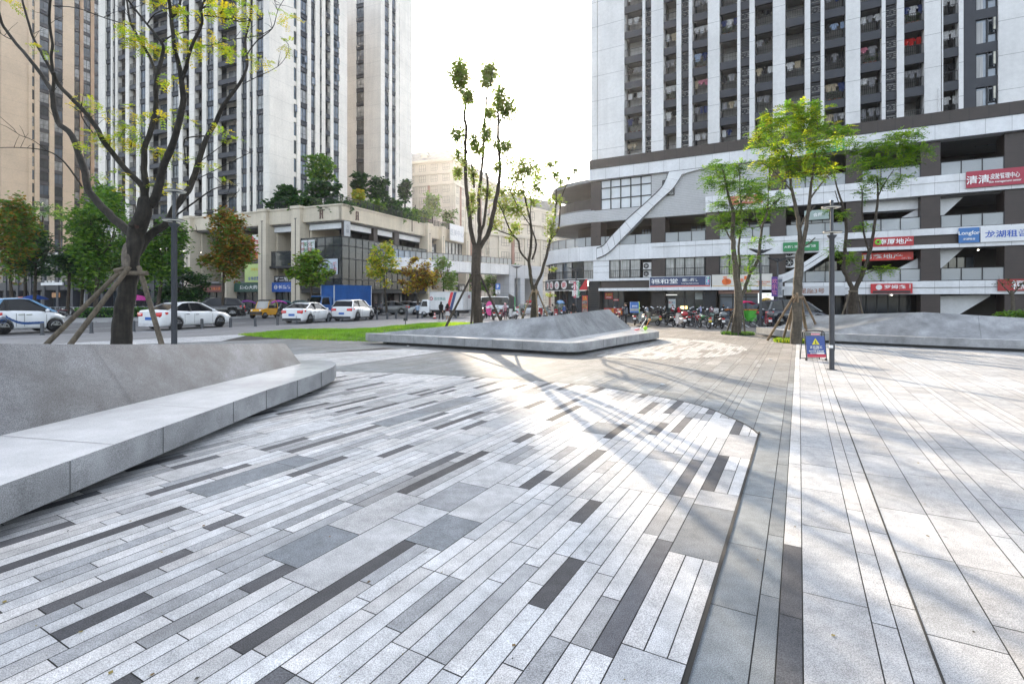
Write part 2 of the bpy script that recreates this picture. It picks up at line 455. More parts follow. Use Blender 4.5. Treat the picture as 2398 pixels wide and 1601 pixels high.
# kerb and far pavement on the shop side of the road
KERB = mat('kerb_stone', (.34, .34, .34), .75, noise_=(2., .2), jx=(1.0, 0, .02, .6))
b = MB(); q = [road_pt(-20, -16), road_pt(75, -16)]
def kerb_box(mb, p, q_, w, z0, z1, m):
    d = Vector((q_[0] - p[0], q_[1] - p[1], 0)).normalized(); n = Vector((-d.y, d.x, 0)) * w
    a = Vector((p[0], p[1], 0)); c = Vector((q_[0], q_[1], 0))
    mb.hexa([(a.x, a.y, z0), (c.x, c.y, z0), (c.x + n.x, c.y + n.y, z0), (a.x + n.x, a.y + n.y, z0), (a.x, a.y, z1), (c.x, c.y, z1), (c.x + n.x, c.y + n.y, z1), (a.x + n.x, a.y + n.y, z1)], m)
kerb_box(b, q[0], q[1], .16, -.05, .12, KERB); tag(b.build('kerb'), kind='structure')
b = MB(); a0 = road_pt(-20, -16.16); a1 = road_pt(75, -16.16); a2 = road_pt(75, -60); a3 = road_pt(-20, -60)
b.poly([(*a0, .11), (*a1, .11), (*a2, .11), (*a3, .11)], mat('far_pavement', (.25, .25, .25), .8, noise_=((.4, .2), (5., .1)))); tag(b.build('pavement_shops'), kind='structure')
# white bay lines where the two-wheelers park
MARK = plain((.62, .62, .60), .7, 'road_paint')
b = MB()
for px0, py0, px1, py1 in ((1560, 763, 1800, 768), (1600, 751, 1760, 755)):
    a = G(px0, py0); c = G(px1, py1); d = (c - a).normalized(); n = Vector((-d.y, d.x, 0)) * .12
    b.poly([(a.x, a.y, -.016), (c.x, c.y, -.016), (c.x + n.x, c.y + n.y, -.016), (a.x + n.x, a.y + n.y, -.016)], MARK)
for px in range(1585, 1830, 24):
    a = G(px, 766); c = G(px - 40 + (px - 1585) * .1, 752); n = Vector((.06, 0, 0))
    b.poly([(a.x, a.y, -.015), (a.x + .1, a.y, -.015), (c.x + .1, c.y, -.015), (c.x, c.y, -.015)], MARK)
tag(b.build('road_marking'), kind='structure')
b = MB()
for s in range(-14, 60, 8):
    p = [road_pt(s, -5.2), road_pt(s + 4, -5.2), road_pt(s + 4, -5.35), road_pt(s, -5.35)]
    b.poly([(*q, -.016) for q in p], MARK)
tag(b.build('road_marking'), kind='structure')

# ================================================================ granite benches
BST = mat('bench_granite', (.30, .306, .315), .42, 0, .5, noise_=((.8, .26), (2.6, .20), (14., .08)), speck=(130., .40), bump=(140., .12), streak=((.9, 1.6, 1.1), .25))
BSD = mat('dark_bench_granite', (.128, .136, .150), .5, 0, .5, noise_=((.9, .34), (2.4, .26), (14., .10)), speck=(120., .55), bump=(120., .2))
BTOP = mat('polished_granite', (.68, .685, .69), .16, 0, .7, noise_=((.6, .16), (3., .08)), speck=(150., .12))
BEDGE = mat('bench_edge_granite', (.30, .303, .31), .5, 0, .5, noise_=((.7, .25), (3., .18)), speck=(120., .32), bump=(140., .12), streak=((3., 3., .6), .15))
def bench(name, label, slab, facets, back, joints=(), BST=BST, inset=.10):
    """slab: outline at seat height .45 (counter-clockwise in plan); facets: sloped granite faces; back: rear faces"""
    c = Vector((sum(p[0] for p in slab) / len(slab), sum(p[1] for p in slab) / len(slab), 0))
    r = thing(name, label, 'bench', c)
    b = MB(); n = len(slab); lo, hi = .13, .45
    b.poly([(p[0], p[1], hi) for p in slab], BTOP)
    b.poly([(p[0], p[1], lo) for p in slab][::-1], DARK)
    for i in range(n):
        p, q = slab[i], slab[(i + 1) % n]
        b.quad((p[0], p[1], lo), (q[0], q[1], lo), (q[0], q[1], hi), (p[0], p[1], hi), BEDGE)
    b.build('seat_slab', r, True)
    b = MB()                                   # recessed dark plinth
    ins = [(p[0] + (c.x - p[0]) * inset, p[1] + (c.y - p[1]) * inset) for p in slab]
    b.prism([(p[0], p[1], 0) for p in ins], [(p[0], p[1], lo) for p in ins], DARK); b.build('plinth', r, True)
    b = MB()
    for f in facets: b.poly(f, BST)
    for f in back: b.poly(f, BST)
    b.build('sloped_back', r, True)
    b = MB()                                   # stone joints
    for p, q in joints:
        p, q = Vector(p), Vector(q); d = (q - p).normalized(); w = d.cross(Vector((0, 0, 1)))
        w = w.normalized() * .0045 if w.length > .01 else Vector((.006, 0, 0)) if abs(d.x) < .5 else Vector((0, .006, 0))
        b.quad(p - w, p + w, q + w, q - w, SEAM)
    if joints: b.build('joint', r, True)
    return r
SEAM = mat('stone_seam', (.13, .13, .132), .9)
# left bench: straight ledge running towards the viewer
front = [(-4.25, 2.4), (-4.25, 4.26), (-4.22, 6.2), (-4.17, 8.65), (-4.08, 9.7), (-4.03, 10.8), (-4.07, 11.7), (-4.22, 12.3), (-4.5, 12.75), (-4.9, 12.95), (-5.4, 12.95)]
slabL = front + [(-6.6, 12.6), (-7.8, 10), (-8.2, 6), (-8.2, 2.4)]
inner = [(-6.2, 2.4), (-5.79, 5.79), (-5.59, 7.56), (-5.45, 8.8), (-5.05, 12.25)]
def ridgeL(p, yh): return (p[0] - .82 * (yh - .45), p[1] + .09 * (yh - .45), yh)
rz = [1.68, 1.49, 1.32, 1.21, .92]
topL = [ridgeL(p, h) for p, h in zip(inner, rz)]
fac = [[(inner[i][0], inner[i][1], .452), (inner[i + 1][0], inner[i + 1][1], .452), topL[i + 1], topL[i]] for i in range(4)]
bk = [[topL[i], topL[i + 1], (topL[i + 1][0] - 1.6, topL[i + 1][1] + .2, .44), (topL[i][0] - 2.0, topL[i][1] + .1, .44)] for i in range(4)]
endc = [(inner[4][0], inner[4][1], .452), (topL[4][0] - 1.6, topL[4][1] + .2, .44), topL[4]]
jl = [((-4.25, y, .452), (-4.25, y, .14)) for y in (4.89, 6.19, 7.9)]
jl = []
for (x0, y0), (x1, y1) in (((-4.222, 4.89), (-4.222, 4.89)), ((-4.218, 6.19), (-4.218, 6.19)), ((-4.19, 7.7), (-4.19, 7.7)), ((-4.165, 8.68), (-4.165, 8.68)), ((-4.075, 9.72), (-4.075, 9.72)), ((-4.025, 10.8), (-4.025, 10.8))):
    jl.append(((x0 + .005, y0, .452), (x1 + .005, y1, .135)))
for k in (0, 1, 2, 3):
    p = Vector((*inner[k], .46)); q = Vector(topL[k]) + Vector((.01, 0, .01)); jl.append((p + Vector((.012, 0, 0)), q + Vector((.008, 0, 0))))
    jl.append(((inner[k][0], inner[k][1], .4535), (-4.23, inner[k][1] - .35, .4535)))
bevel(bench('sloped_bench', 'grey granite bench with a long sloped back beside the staked bare tree', slabL, fac, bk + [endc], jl, BSD, .34).children[0], .012)
# middle bench: two sloped facets meeting at a hip
slabM = [(-6.6, 23.1), (-6.3, 22.55), (-3.5, 21.1), (-.71, 19.4), (1.5, 18.1), (1.95, 17.95), (2.35, 18.0), (2.75, 18.45), (4.46, 20.9), (6.94, 24.2), (7.15, 25.0), (7.0, 25.9), (6.7, 27.9), (5.0, 28.2), (3.2, 25.0), (1.2, 22.2), (-1.2, 22.3), (-4, 23.2)]
H1 = (1.93, 19.55, .452); T1 = (1.64, 20.5, 1.32); T2 = (5.15, 27.35, 1.44); E2 = (6.3, 27.1, .452); L0 = (-6.0, 22.9, .46)
LM = (-2.6, 21.35, .452)
facM = [[L0, LM, H1, T1], [H1, E2, T2, T1]]
bkM = [[T1, T2, (4.4, 27.9, .44), (1.0, 21.5, .75)], [L0, T1, (1.0, 21.5, .75), (-5.6, 23.2, .44)], [E2, (4.4, 27.9, .44), T2]]
jm = []
for k in range(1, 6):
    t = k / 6; p = Vector(H1).lerp(Vector(E2), t); q = Vector(T1).lerp(Vector(T2), t)
    o = Vector((.010, -.006, .008)); jm.append((p + o, q + o))
for k in range(1, 7):
    t = k / 7; a = Vector((-6.3, 22.55, .453)).lerp(Vector((1.5, 18.1, .453)), t); jm.append((a + Vector((-.006, -.008, 0)), a + Vector((-.006, -.008, -.31))))
for k in range(1, 6):
    t = k / 6; a = Vector((2.75, 18.45, .453)).lerp(Vector((6.94, 24.2, .453)), t); jm.append((a + Vector((.012, -.008, 0)), a + Vector((.012, -.008, -.31))))
bench('sloped_bench', 'grey granite bench with a hipped sloped back in front of the two tall trees', slabM, facM, bkM, jm)
# right bench
slabR = [(13.3, 27.9), (13.2, 25.2), (13.6, 23.3), (14.3, 22.6), (16.5, 20.7), (17.4, 20.0), (19, 19), (24, 16.6), (25, 18), (24.0, 21), (19, 24.5), (15.2, 28.3)]
A0 = (17.6, 21.9, 1.42); B0 = (16.6, 20.95, .452); C0 = (14.2, 23.4, .452); D0 = (14.0, 27.2, .452); E0 = (15.4, 26.6, 1.12); F0 = (23.6, 17.3, .452); H0 = (23.6, 18.3, 1.0)
bench('sloped_bench', 'grey granite bench with a low ridge behind the tall lamp post', slabR,
      [[C0, B0, A0, E0], [B0, F0, H0, A0], [D0, C0, E0]], [[A0, H0, (23.9, 20.6, .44), (18.8, 24.2, .44)], [E0, A0, (18.8, 24.2, .44), (15.4, 27.9, .44)], [D0, E0, (15.4, 27.9, .44)]],
      [(Vector((16.6, 20.95, .46)).lerp(Vector((23.6, 17.3, .46)), t) + Vector((-.01, -.01, 0)), Vector(A0).lerp(Vector(H0), t) + Vector((-.01, -.01, .01))) for t in (.25, .5, .75)])

# ================================================================ lawn
lawn = ccw([G(557, 784.5)[:2], G(600, 780)[:2], G(687, 771.5)[:2], (-10.2, 33.5), (-7.5, 34.5), (-4, 34), (1.0, 31), (2.8, 27), (1.4, 22.4), (-1, 22.5), (-4, 23.3), G(888, 801)[:2], G(781, 797.9)[:2], G(634, 792)[:2]])
LFRONT = [G(557, 784.5)[:2], G(634, 792)[:2], G(781, 797.9)[:2], G(888, 801)[:2]]
LBACK = [G(557, 784.5)[:2], G(600, 780)[:2], G(687, 771.5)[:2], (-10.2, 33.5), (-7.5, 34.5), (-4, 34), (1.0, 31)]
def seg_d(x, y, line):
    m = 99
    for p, q in zip(line, line[1:]):
        dx, dy = q[0] - p[0], q[1] - p[1]; t = max(0, min(1, ((x - p[0]) * dx + (y - p[1]) * dy) / (dx * dx + dy * dy))); m = min(m, math.hypot(x - p[0] - t * dx, y - p[1] - t * dy))
    return m
def lawn_h(x, y):
    d = min(1, max(0, (x + 12) / 9.5)); e = min(1, seg_d(x, y, LFRONT) / 3.0) * min(1, seg_d(x, y, LBACK) / 4.0); f = min(1, max(0, (2.6 - x) / 2.0))
    return .015 + .62 * (d * d * (3 - 2 * d)) * e * f
def in_poly(x, y, p):
    c = False; j = len(p) - 1
    for i in range(len(p)):
        if ((p[i][1] > y) != (p[j][1] > y)) and (x < (p[j][0] - p[i][0]) * (y - p[i][1]) / (p[j][1] - p[i][1]) + p[i][0]): c = not c
        j = i
    return c
SOIL = mat('lawn_soil', (.10, .17, .035), .95, noise_=((1.2, .3), (12., .3)))
bm = bmesh.new(); gx = .5
xs = [min(p[0] for p in lawn) + i * gx for i in range(42)]; ys = [min(p[1] for p in lawn) + i * gx for i in range(32)]
vv = {}
for x in xs:
    for y in ys:
        if in_poly(x, y, lawn): vv[(round(x, 2), round(y, 2))] = bm.verts.new((x, y, lawn_h(x, y)))
for (x, y) in list(vv):
    q = [(x, y), (round(x + gx, 2), y), (round(x + gx, 2), round(y + gx, 2)), (x, round(y + gx, 2))]
    if all(k in vv for k in q): bm.faces.new([vv[k] for k in q])
me = bpy.data.meshes.new('lawn'); bm.to_mesh(me); bm.free(); me.materials.append(SOIL)
for p in me.polygons: p.use_smooth = True
tag(link('lawn', me), kind='structure')
GR = [leafmat('grass_blade_%d' % i, c, .4, .3) for i, c in enumerate(((.14, .29, .03), (.19, .34, .035), (.29, .36, .05)))]
b = MB(); n = 0
x0, x1 = min(p[0] for p in lawn), max(p[0] for p in lawn); y0, y1 = min(p[1] for p in lawn), max(p[1] for p in lawn)
while n < 60000:
    x, y = R.uniform(x0, x1), R.uniform(y0, y1)
    if not in_poly(x, y, lawn): continue
    n += 1; z = lawn_h(x, y) - .01; h = R.uniform(.05, .12) * (1 + .5 * noise.noise((x * .8, y * .8, 3))); a = R.uniform(0, pi); w = .012
    dx, dy = cos(a) * w, sin(a) * w; lx, ly = R.uniform(-.05, .05), R.uniform(-.05, .05)
    g = noise.noise((x * .35, y * .35, 0)) + R.uniform(-.4, .4) + (.35 if x > -3.5 else 0)
    b.add([(x - dx, y - dy, z), (x + dx, y + dy, z), (x + lx, y + ly, z + h)], [(0, 1, 2)], GR[2 if g > .45 else 1 if g > -.05 else 0])
tag(b.build('grass'), 'short mown grass on the small lawn behind the granite bench', 'grass', kind='stuff')

# ================================================================ bollards
bol = [(99, 784), (214, 780), (313, 776), (399, 772), (473, 769), (540, 766), (598, 764), (650, 761), (695, 758), (734, 756), (769, 754), (802, 752), (831, 750), (858, 749), (883, 748), (907, 747), (927, 746), (953, 745), (989, 745), (1069, 745)]
bw = ['beside the front wheel of the small blue and white car', 'between the small blue and white car and the staked tree', 'just past the trunk of the staked bare tree', 'behind the near lamp post', 'beside the doors of the nearest white saloon', 'at the front wheel of the nearest white saloon',
      'in front of the yellow buggy', 'behind the rear of the second white saloon', 'beside the rear wheel of the second white saloon', 'beside the doors of the second white saloon', 'at the nose of the second white saloon', 'at the rear corner of the white off-roader',
      'beside the rear wheel of the white off-roader', 'at the front wheel of the white off-roader', 'just ahead of the white off-roader', 'in front of the grey saloon', 'leaning, below the rear of the grey saloon', 'behind the small lawn sign', 'beside the man in the pale blue shirt', 'in front of the rear wheels of the white box truck']
b = MB(); BOL = mat('bollard_grey', (.075, .08, .09), .45, .2, noise_=(4., .15))
b.cyl((0, 0, 0), (0, 0, .62), .09, BOL, 16); b.tube([(0, 0, .62), (0, 0, .64), (0, 0, .66)], [.09, .085, .05], BOL, 16)
b.tube([(0, 0, 0), (0, 0, .03)], [.12, .115], BOL, 16)
o0 = b.build('bollard')
for i, (x, y) in enumerate(bol):
    o = o0 if i == 0 else o0.copy()
    if i: COL.objects.link(o)
    o.location = G(x, y); o.rotation_euler = (0, radians(6) if i == 16 else 0, R.uniform(0, 6))
    tag(o, 'short grey metal bollard ' + bw[i], 'bollard', 'grey bollards along the edge of the road')
# ================================================================ facade helper
class Fac:
    def __init__(s, O, d):
        s.O = Vector((O[0], O[1], 0)); s.d = Vector((d[0], d[1], 0)).normalized(); s.n = Vector((s.d.y, -s.d.x, 0)); s.rz = atan2(s.d.y, s.d.x)
    def pt(s, t, o, z): return s.O + s.d * t + s.n * o + Vector((0, 0, z))
    def px(s, px):          # distance along the facade where the sight line of column px meets it
        k = (px - CX) / FPX
        return (k * s.O.y - s.O.x) / (s.d.x - k * s.d.y)
    def z(s, px, py): 
        t = s.px(px); return CH - (py - HY) / FPX * (s.O.y + s.d.y * t)
    def tz(s, px, py): return (s.px(px), s.z(px, py))
    def box(s, mb, t0, t1, o0, o1, z0, z1, m):
        mb.hexa([s.pt(t0, o1, z0), s.pt(t1, o1, z0), s.pt(t1, o0, z0), s.pt(t0, o0, z0), s.pt(t0, o1, z1), s.pt(t1, o1, z1), s.pt(t1, o0, z1), s.pt(t0, o0, z1)], m)
    def poly(s, mb, pts, o0, o1, m):       # pts (t, z) extruded from o0 to o1
        a = [s.pt(t, o1, z) for t, z in pts]; b = [s.pt(t, o0, z) for t, z in pts]
        mb.prism(a, b, m)
_win = {}
def window_mesh(w, h, kind):
    k = (round(w, 1), round(h, 1), kind)
    if k in _win: return _win[k]
    w, h = k[0], k[1]; b = MB(); f = .05; fm = METAL
    g = {'g': GLASS, 'b': GLASSB, 'c': GLASSL}[kind[0]]
    b.box(-w / 2, w / 2, 0, .06, 0, f, fm); b.box(-w / 2, w / 2, 0, .06, h - f, h, fm)
    b.box(-w / 2, -w / 2 + f, 0, .06, f, h - f, fm); b.box(w / 2 - f, w / 2, 0, .06, f, h - f, fm)
    n = max(1, int(round(w / .8)))
    for i in range(1, n): b.box(-w / 2 + w * i / n - .025, -w / 2 + w * i / n + .025, .004, .06, f, h - f, fm)
    if h > 1.5: b.box(-w / 2 + f, w / 2 - f, .008, .06, h * .36, h * .36 + .05, fm)
    b.quad((-w / 2 + f, .045, f), (w / 2 - f, .045, f), (w / 2 - f, .045, h - f), (-w / 2 + f, .045, h - f), g)
    if kind[-1] == 'o':      # one sash pushed open
        x = w / 2 - w / n
        b.box(x, x + w / n * .92, -.34, -.30, h * .4, h * .95, fm); b.box(x + .05, x + w / n * .92 - .05, -.345, -.341, h * .4 + .05, h * .95 - .05, GLASSB)
    me = bpy.data.meshes.new('window'); me.from_pydata(b.v, [], b.f)
    for m in b.mats: me.materials.append(m)
    me.polygons.foreach_set('material_index', b.m); me.update()
    _win[k] = me; return me
def put_window(root, fc, t, o, z, w, h, kind, cnt, mass, name='window'):
    if cnt[0] < 96:
        ob = link(name, window_mesh(w, h, kind), root); ob.location = fc.pt(t, o, z) - root.location; ob.rotation_euler = (0, 0, fc.rz); cnt[0] += 1
    else:
        me = window_mesh(w, h, kind); M = Matrix.Rotation(fc.rz, 3, 'Z'); b = fc.pt(t, o, z)
        mats = list(me.materials); o_ = len(mass.v); mass.v.extend([tuple(M @ v.co + b) for v in me.vertices])
        for p in me.polygons:
            mass.f.append([i + o_ for i in p.vertices]); mass.m.append(mass.mi(mats[p.material_index])); mass.sm.append(False)
RAILMAT = RAIL
def railing(mb, fc, t0, t1, o, z0, h=1.0, step=.14):
    fc.box(mb, t0, t1, o - .02, o + .02, z0 + h - .05, z0 + h, RAIL)
    fc.box(mb, t0, t1, o - .015, o + .015, z0 + .06, z0 + .1, RAIL)
    n = max(2, int((t1 - t0) / step))
    for i in range(n + 1):
        t = t0 + (t1 - t0) * i / n
        fc.box(mb, t - .011, t + .011, o - .011, o + .011, z0 + .1, z0 + h - .05, RAIL)
def tower_face(root, fc, cols, z0, z1, fh, phase, wallm, piern, spm, wall, sp, cnt, mass, rail, winkind, deep=1.5, sph=.75):
    """cols: (type, px0, px1). phase: height of one spandrel's underside"""
    k0 = int(math.ceil((z0 - phase) / fh)) - 1; k1 = int((z1 - phase) / fh) + 1
    floors = [phase + k * fh for k in range(k0, k1 + 1)]
    for ty, a, b in cols:
        t0, t1 = fc.px(a), fc.px(b)
        if ty == 'P': fc.box(wall, t0, t1, -.6, .16, z0, z1, piern)
        elif ty == 'w': fc.box(wall, t0, t1, -.6, .0, z0, z1, wallm)
        elif ty == 'd': fc.box(sp, t0, t1, -.6, -.02, z0, z1, spm)
        elif ty in 'Wn':
            for zf in floors:
                za, zb = max(zf, z0), min(zf + sph, z1)
                if zb > za: fc.box(wall if ty == 'n' else sp, t0, t1, -.6, -.04 if ty == 'n' else .0, za, zb, wallm if ty == 'n' else spm)
                if zb > za and ty == 'W': fc.box(sp, t0, t1, .0, .1, zb - .1, zb - .002, spm)
                wz = zf + sph; wh = fh - sph
                if wz >= z0 - .1 and wz + wh <= z1 + 2: put_window(root, fc, (t0 + t1) / 2, -.12, wz, t1 - t0 - .02, wh, winkind(), cnt, mass)
        elif ty == 'B':
            for zf in floors:
                za, zb = max(zf, z0), min(zf + sph, z1)
                if zb > za:
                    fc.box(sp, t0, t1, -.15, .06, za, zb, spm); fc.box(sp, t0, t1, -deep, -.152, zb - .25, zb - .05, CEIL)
                    railing(rail, fc, t0, t1, -.05, zb, .95, .16)
                wz = zf + sph
                if wz >= z0 - .1: put_window(root, fc, (t0 + t1) / 2, -deep + .1, wz, (t1 - t0) * .72, fh - sph - .25, winkind(), cnt, mass)
            fc.box(wall, t0, t1, -deep - .2, -deep - .02, z0, z1, wallm)
        elif ty == 'R':      # dark recess with air-conditioner shelves
            fc.box(sp, t0, t1, -1.8, -1.6, z0, z1, spm)
            for zf in floors:
                if z0 < zf + .3 < z1: fc.box(sp, t0, t1, -1.59, -.5, zf, zf + .25, spm)
def wk(*opts): return lambda: R.choice(opts)
D1, D2 = (.920, -.392), (.392, .920)      # the two street directions of the left-hand blocks, each running to the right
REAR = mat('rear_facade', (.16, .15, .14), .7, noise_=(.3, .2), jz=(3.0, .2, .9, .4))  # unseen rear faces, darkened to cut warm bounce onto the next tower
def tower(name, label, corner, parts, z0, z1, wallm, mass_poly):
    r = thing(name, label, 'tower block', (corner[0], corner[1], z0))
    wall, sp, rail, mass = MB(), MB(), MB(), MB(); cnt = [0]
    for fc, cols, phase, piern, kinds, deep in parts:
        tower_face(r, fc, cols, z0, z1, 3.0, phase, wallm, piern, DARK2, wall, sp, cnt, mass, rail, kinds, deep)
    wall.prism([(p[0], p[1], z0) for p in mass_poly], [(p[0], p[1], z1 - .05) for p in mass_poly], REAR)
    wall.build('wall', r, True)
    if sp.v: sp.build('cladding', r, True)
    if rail.v: tag(rail.build('railing', r, True), kind='stuff')
    if mass.v: tag(mass.build('window_range', r, True), kind='stuff')
    return r
def zx(v): return v / 3.136
# ---- tower A
cA = Vector((-37.73, 80, 0)); fA1 = Fac(cA, D1); fA2 = Fac(cA, D2)
k = lambda ty, a, b: (ty, zx(a), zx(b))
colsA1 = [k('P', 730, 780), k('W', 780, 820), k('P', 820, 833), k('W', 833, 852), k('P', 852, 870), k('B', 870, 927), k('P', 927, 953), k('B', 953, 1006), k('P', 1006, 1030), k('W', 1030, 1075), k('P', 1075, 1100),
          k('B', 1100, 1235), k('P', 1235, 1262), k('W', 1262, 1318), k('P', 1318, 1346), k('B', 1346, 1395), k('P', 1395, 1434), k('B', 1434, 1490), k('P', 1490, 1520), k('W', 1520, 1575), k('P', 1575, 1603),
          k('B', 1603, 1745), k('P', 1745, 1776), k('W', 1776, 1818), k('P', 1818, 1838), k('W', 1838, 1862), k('P', 1862, 1886), k('W', 1886, 1940), k('P', 1940, 1985)]
z2 = lambda v: 600 + v * .3189
k2 = lambda ty, a, b: (ty, z2(a), z2(b))
colsA2 = [('w', 633, z2(276)), k2('n', 276, 296), k2('P', 296, 320), k2('W', 320, 372), k2('P', 372, 398), k2('W', 398, 430), k2('P', 430, 462), k2('W', 462, 478), k2('P', 478, 503), k2('B', 503, 541), k2('P', 541, 563), k2('W', 563, 607), k2('w', 607, 668)]
pa = fA1.pt(fA1.px(zx(730)), -.65, 0); pb = fA1.pt(-.65, -.65, 0); pc = fA2.pt(fA2.px(813), -.65, 0)
def deepen(fc, t, dpt): return fc.pt(t, -dpt, 0)
# mass behind the balconies: set in 1.75 m
mA = [deepen(fA1, fA1.px(zx(730)), 1.8), deepen(fA1, -1.8, 1.8), deepen(fA2, fA2.px(813) - .05, 1.8), deepen(fA2, fA2.px(813) - .05, 20), deepen(fA1, fA1.px(zx(730)), 22)]
tower('apartment_tower', 'pale apartment tower with dark balcony columns behind the corner shopping block', cA,
      [(fA1, colsA1, 34.1, CREAM, wk('g', 'g', 'b', 'c'), 1.5), (fA2, colsA2, 34.1, CREAM, wk('g', 'b', 'b', 'c', 'bo'), 1.5)], 12.5, 66, CREAM, mA)
# ---- tower B
cB = Vector((-27.37, 107, 0)); fB1 = Fac(cB, D1); fB2 = Fac(cB, D2)
colsB1 = [('w', 780, z2(735)), k2('W', 735, 791), k2('w', 791, 915)]
colsB2 = [k2('w', 915, 944), k2('W', 944, 973), k2('P', 973, 993), k2('W', 993, 1022), k2('P', 1022, 1045), k2('n', 1045, 1053), k2('w', 1053, 1145)]
mB_ = [deepen(fB1, fB1.px(780), .65), deepen(fB1, -.65, .65), deepen(fB2, fB2.px(965) - .02, .65), deepen(fB2, fB2.px(965) - .02, 26), deepen(fB1, fB1.px(780), 22)]
tower('apartment_tower', 'slim grey apartment tower standing furthest back beside the open sky', cB,
      [(fB1, colsB1, 34.0, CREAM, wk('g', 'b', 'c'), 1.5), (fB2, colsB2, 34.0, CREAM, wk('b', 'b', 'c', 'g'), 1.5)], 12.5, 76, CREAM, mB_)
# ---- tower C
cC = Vector((-111.5, 106.5, 0)); fC = Fac(cC, D2)
colsC = [('w', 2, zx(205)), k('P', 205, 233), k('n', 233, 253), k('P', 253, 288), k('W', 288, 361), k('P', 361, 397), k('W', 397, 462), k('w', 462, 546)]
tC = fC.px(zx(546)); fC2 = Fac(fC.pt(tC, -2.2, 0)[:2], D2)
colsC2 = [k('W', 549, 586), k('P', 586, 611), k('W', 611, 665), k('P', 665, 690), k('W', 690, 760)]
mC = [fC.pt(.0, -.65, 0), fC.pt(tC - .02, -.65, 0), fC2.pt(-.02, -.65, 0), fC2.pt(fC2.px(zx(760)) + 4, -.65, 0), fC2.pt(fC2.px(zx(760)) + 4, -20, 0), fC.pt(0, -22, 0)]
tower('apartment_tower', 'beige apartment tower at the left edge behind the bare staked tree', cC,
      [(fC, colsC, 34.0, BEIGE, wk('g', 'c', 'g', 'b'), 1.5), (fC2, colsC2, 34.0, mat('tan_pier', (.42, .28, .18), .6, noise_=(.5, .1)), wk('g', 'g', 'c'), 1.5)], 9, 80, BEIGE, mC)
# ================================================================ left shopping block (corner building)
cL = Vector((-22.61, 68, 0)); L1 = Fac(cL, D1); L2 = Fac(cL, D2)
blk = thing('shopping_block', 'cream three storey corner shopping block with a smoked glass box', 'building', cL)
b = MB()
tl = L1.px(408); tr = L2.px(1092)
PZ0, PZ1 = 12.5, 14.4
L1.box(b, tl, -.01, -.5, .0, PZ0, PZ1, CREAM2); L2.box(b, 0, tr, -.5, .0, PZ0, PZ1, CREAM2)
L1.box(b, tl, .12, -.6, .12, PZ1 + .002, PZ1 + .22, CREAM2); L2.box(b, .12, tr, -.6, .12, PZ1 + .003, PZ1 + .222, CREAM2)
b.build('parapet', blk, True)
b = MB()                                            # terrace slab, floors and back walls
def slabs(fc, a, c, o0, o1, z, th, m, mb): fc.box(mb, a, c, o0, o1, z, z + th, m)
b.prism([L1.pt(tl, -.55, 12.3), L1.pt(-.55, -.55, 12.3), L2.pt(tr, -.55, 12.3), L2.pt(tr, -45, 12.3), L1.pt(tl, -45, 12.3)], [L1.pt(tl, -.55, 12.49), L1.pt(-.55, -.55, 12.49), L2.pt(tr, -.55, 12.49), L2.pt(tr, -45, 12.49), L1.pt(tl, -45, 12.49)], CEIL)
for z in (4.3, 8.4):
    b.prism([L1.pt(tl, -.8, z), L1.pt(-.8, -.8, z), L2.pt(tr, -.8, z), L2.pt(tr, -9, z), L1.pt(-9, -9, z), L1.pt(tl, -9, z)], [L1.pt(tl, -.8, z + .3), L1.pt(-.8, -.8, z + .3), L2.pt(tr, -.8, z + .3), L2.pt(tr, -9, z + .3), L1.pt(-9, -9, z + .3), L1.pt(tl, -9, z + .3)], CEIL)
b.build('floor_slab', blk, True)
b = MB()
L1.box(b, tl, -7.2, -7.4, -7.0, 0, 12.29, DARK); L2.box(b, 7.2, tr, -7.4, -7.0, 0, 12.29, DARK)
for zb, zt in ((.1, 4.2), (4.7, 8.3), (8.8, 12.2)):
    for i in range(14):
        t = tl + 1 + i * (-tl - 8) / 14
        L1.box(b, t, t + .12, -6.98, -6.9, zb, zt, METAL)
    for i in range(12):
        t = 8 + i * (tr - 9) / 12
        L2.box(b, t, t + .12, -6.98, -6.9, zb, zt, METAL)
b.build('inner_wall', blk, True)
b = MB()                                            # beams: pale fascia boards below the parapet
for a, c in ((630, 689), (713, 795)): L1.box(b, L1.px(a), L1.px(c), -1.6, -.9, 11.5, 12.28, WHITEN)
for a, c in ((812, 881), (894, 930), (944, 994)): L2.box(b, L2.px(a), L2.px(c), -1.6, -.9, 11.5, 12.28, WHITEN)
b.build('beam', blk, True)
def pilaster(fc, a, c, z1=14.95):
    b = MB(); t0, t1 = fc.px(a), fc.px(c); w = t1 - t0; z1 = z1 - .6
    fc.box(b, t0, t1, -1.2, .55, 0, z1, CREAM2); fc.box(b, t0 - .12, t1 + .12, -1.3, .68, z1 + .002, z1 + .4, CREAM2)
    fc.box(b, t0 + w * .46, t0 + w * .54, .552, .566, 1.6, z1 - 1.4, DARK); fc.box(b, t0 + w * .35, t0 + w * .65, .552, .566, z1 - 1.399, z1 - 1.3, DARK)
    fc.box(b, t0 - .06, t1 + .06, -1.25, .62, -.05, .5, CREAM2)
    b.build('pilaster', blk, True)
for a, c in ((439, 453), (527, 538), (612, 630), (689, 709)): pilaster(L1, a, c)
for a, c in ((995.5, 1005), (1029, 1036), (1086, 1093)): pilaster(L2, a, c)
def dcol(fc, a, c, z0, z1):
    b = MB(); fc.box(b, fc.px(a), fc.px(c), -1.5, -.6, z0, z1, BROWN); b.build('column', blk, True)
dcol(L1, 792, 799, 0.1, 12.29); dcol(L2, 883, 892, 0.1, 12.29); dcol(L2, 931, 942, .1, 12.29)
b = MB()                                            # return wall between corner bay and pilaster, shop side walls
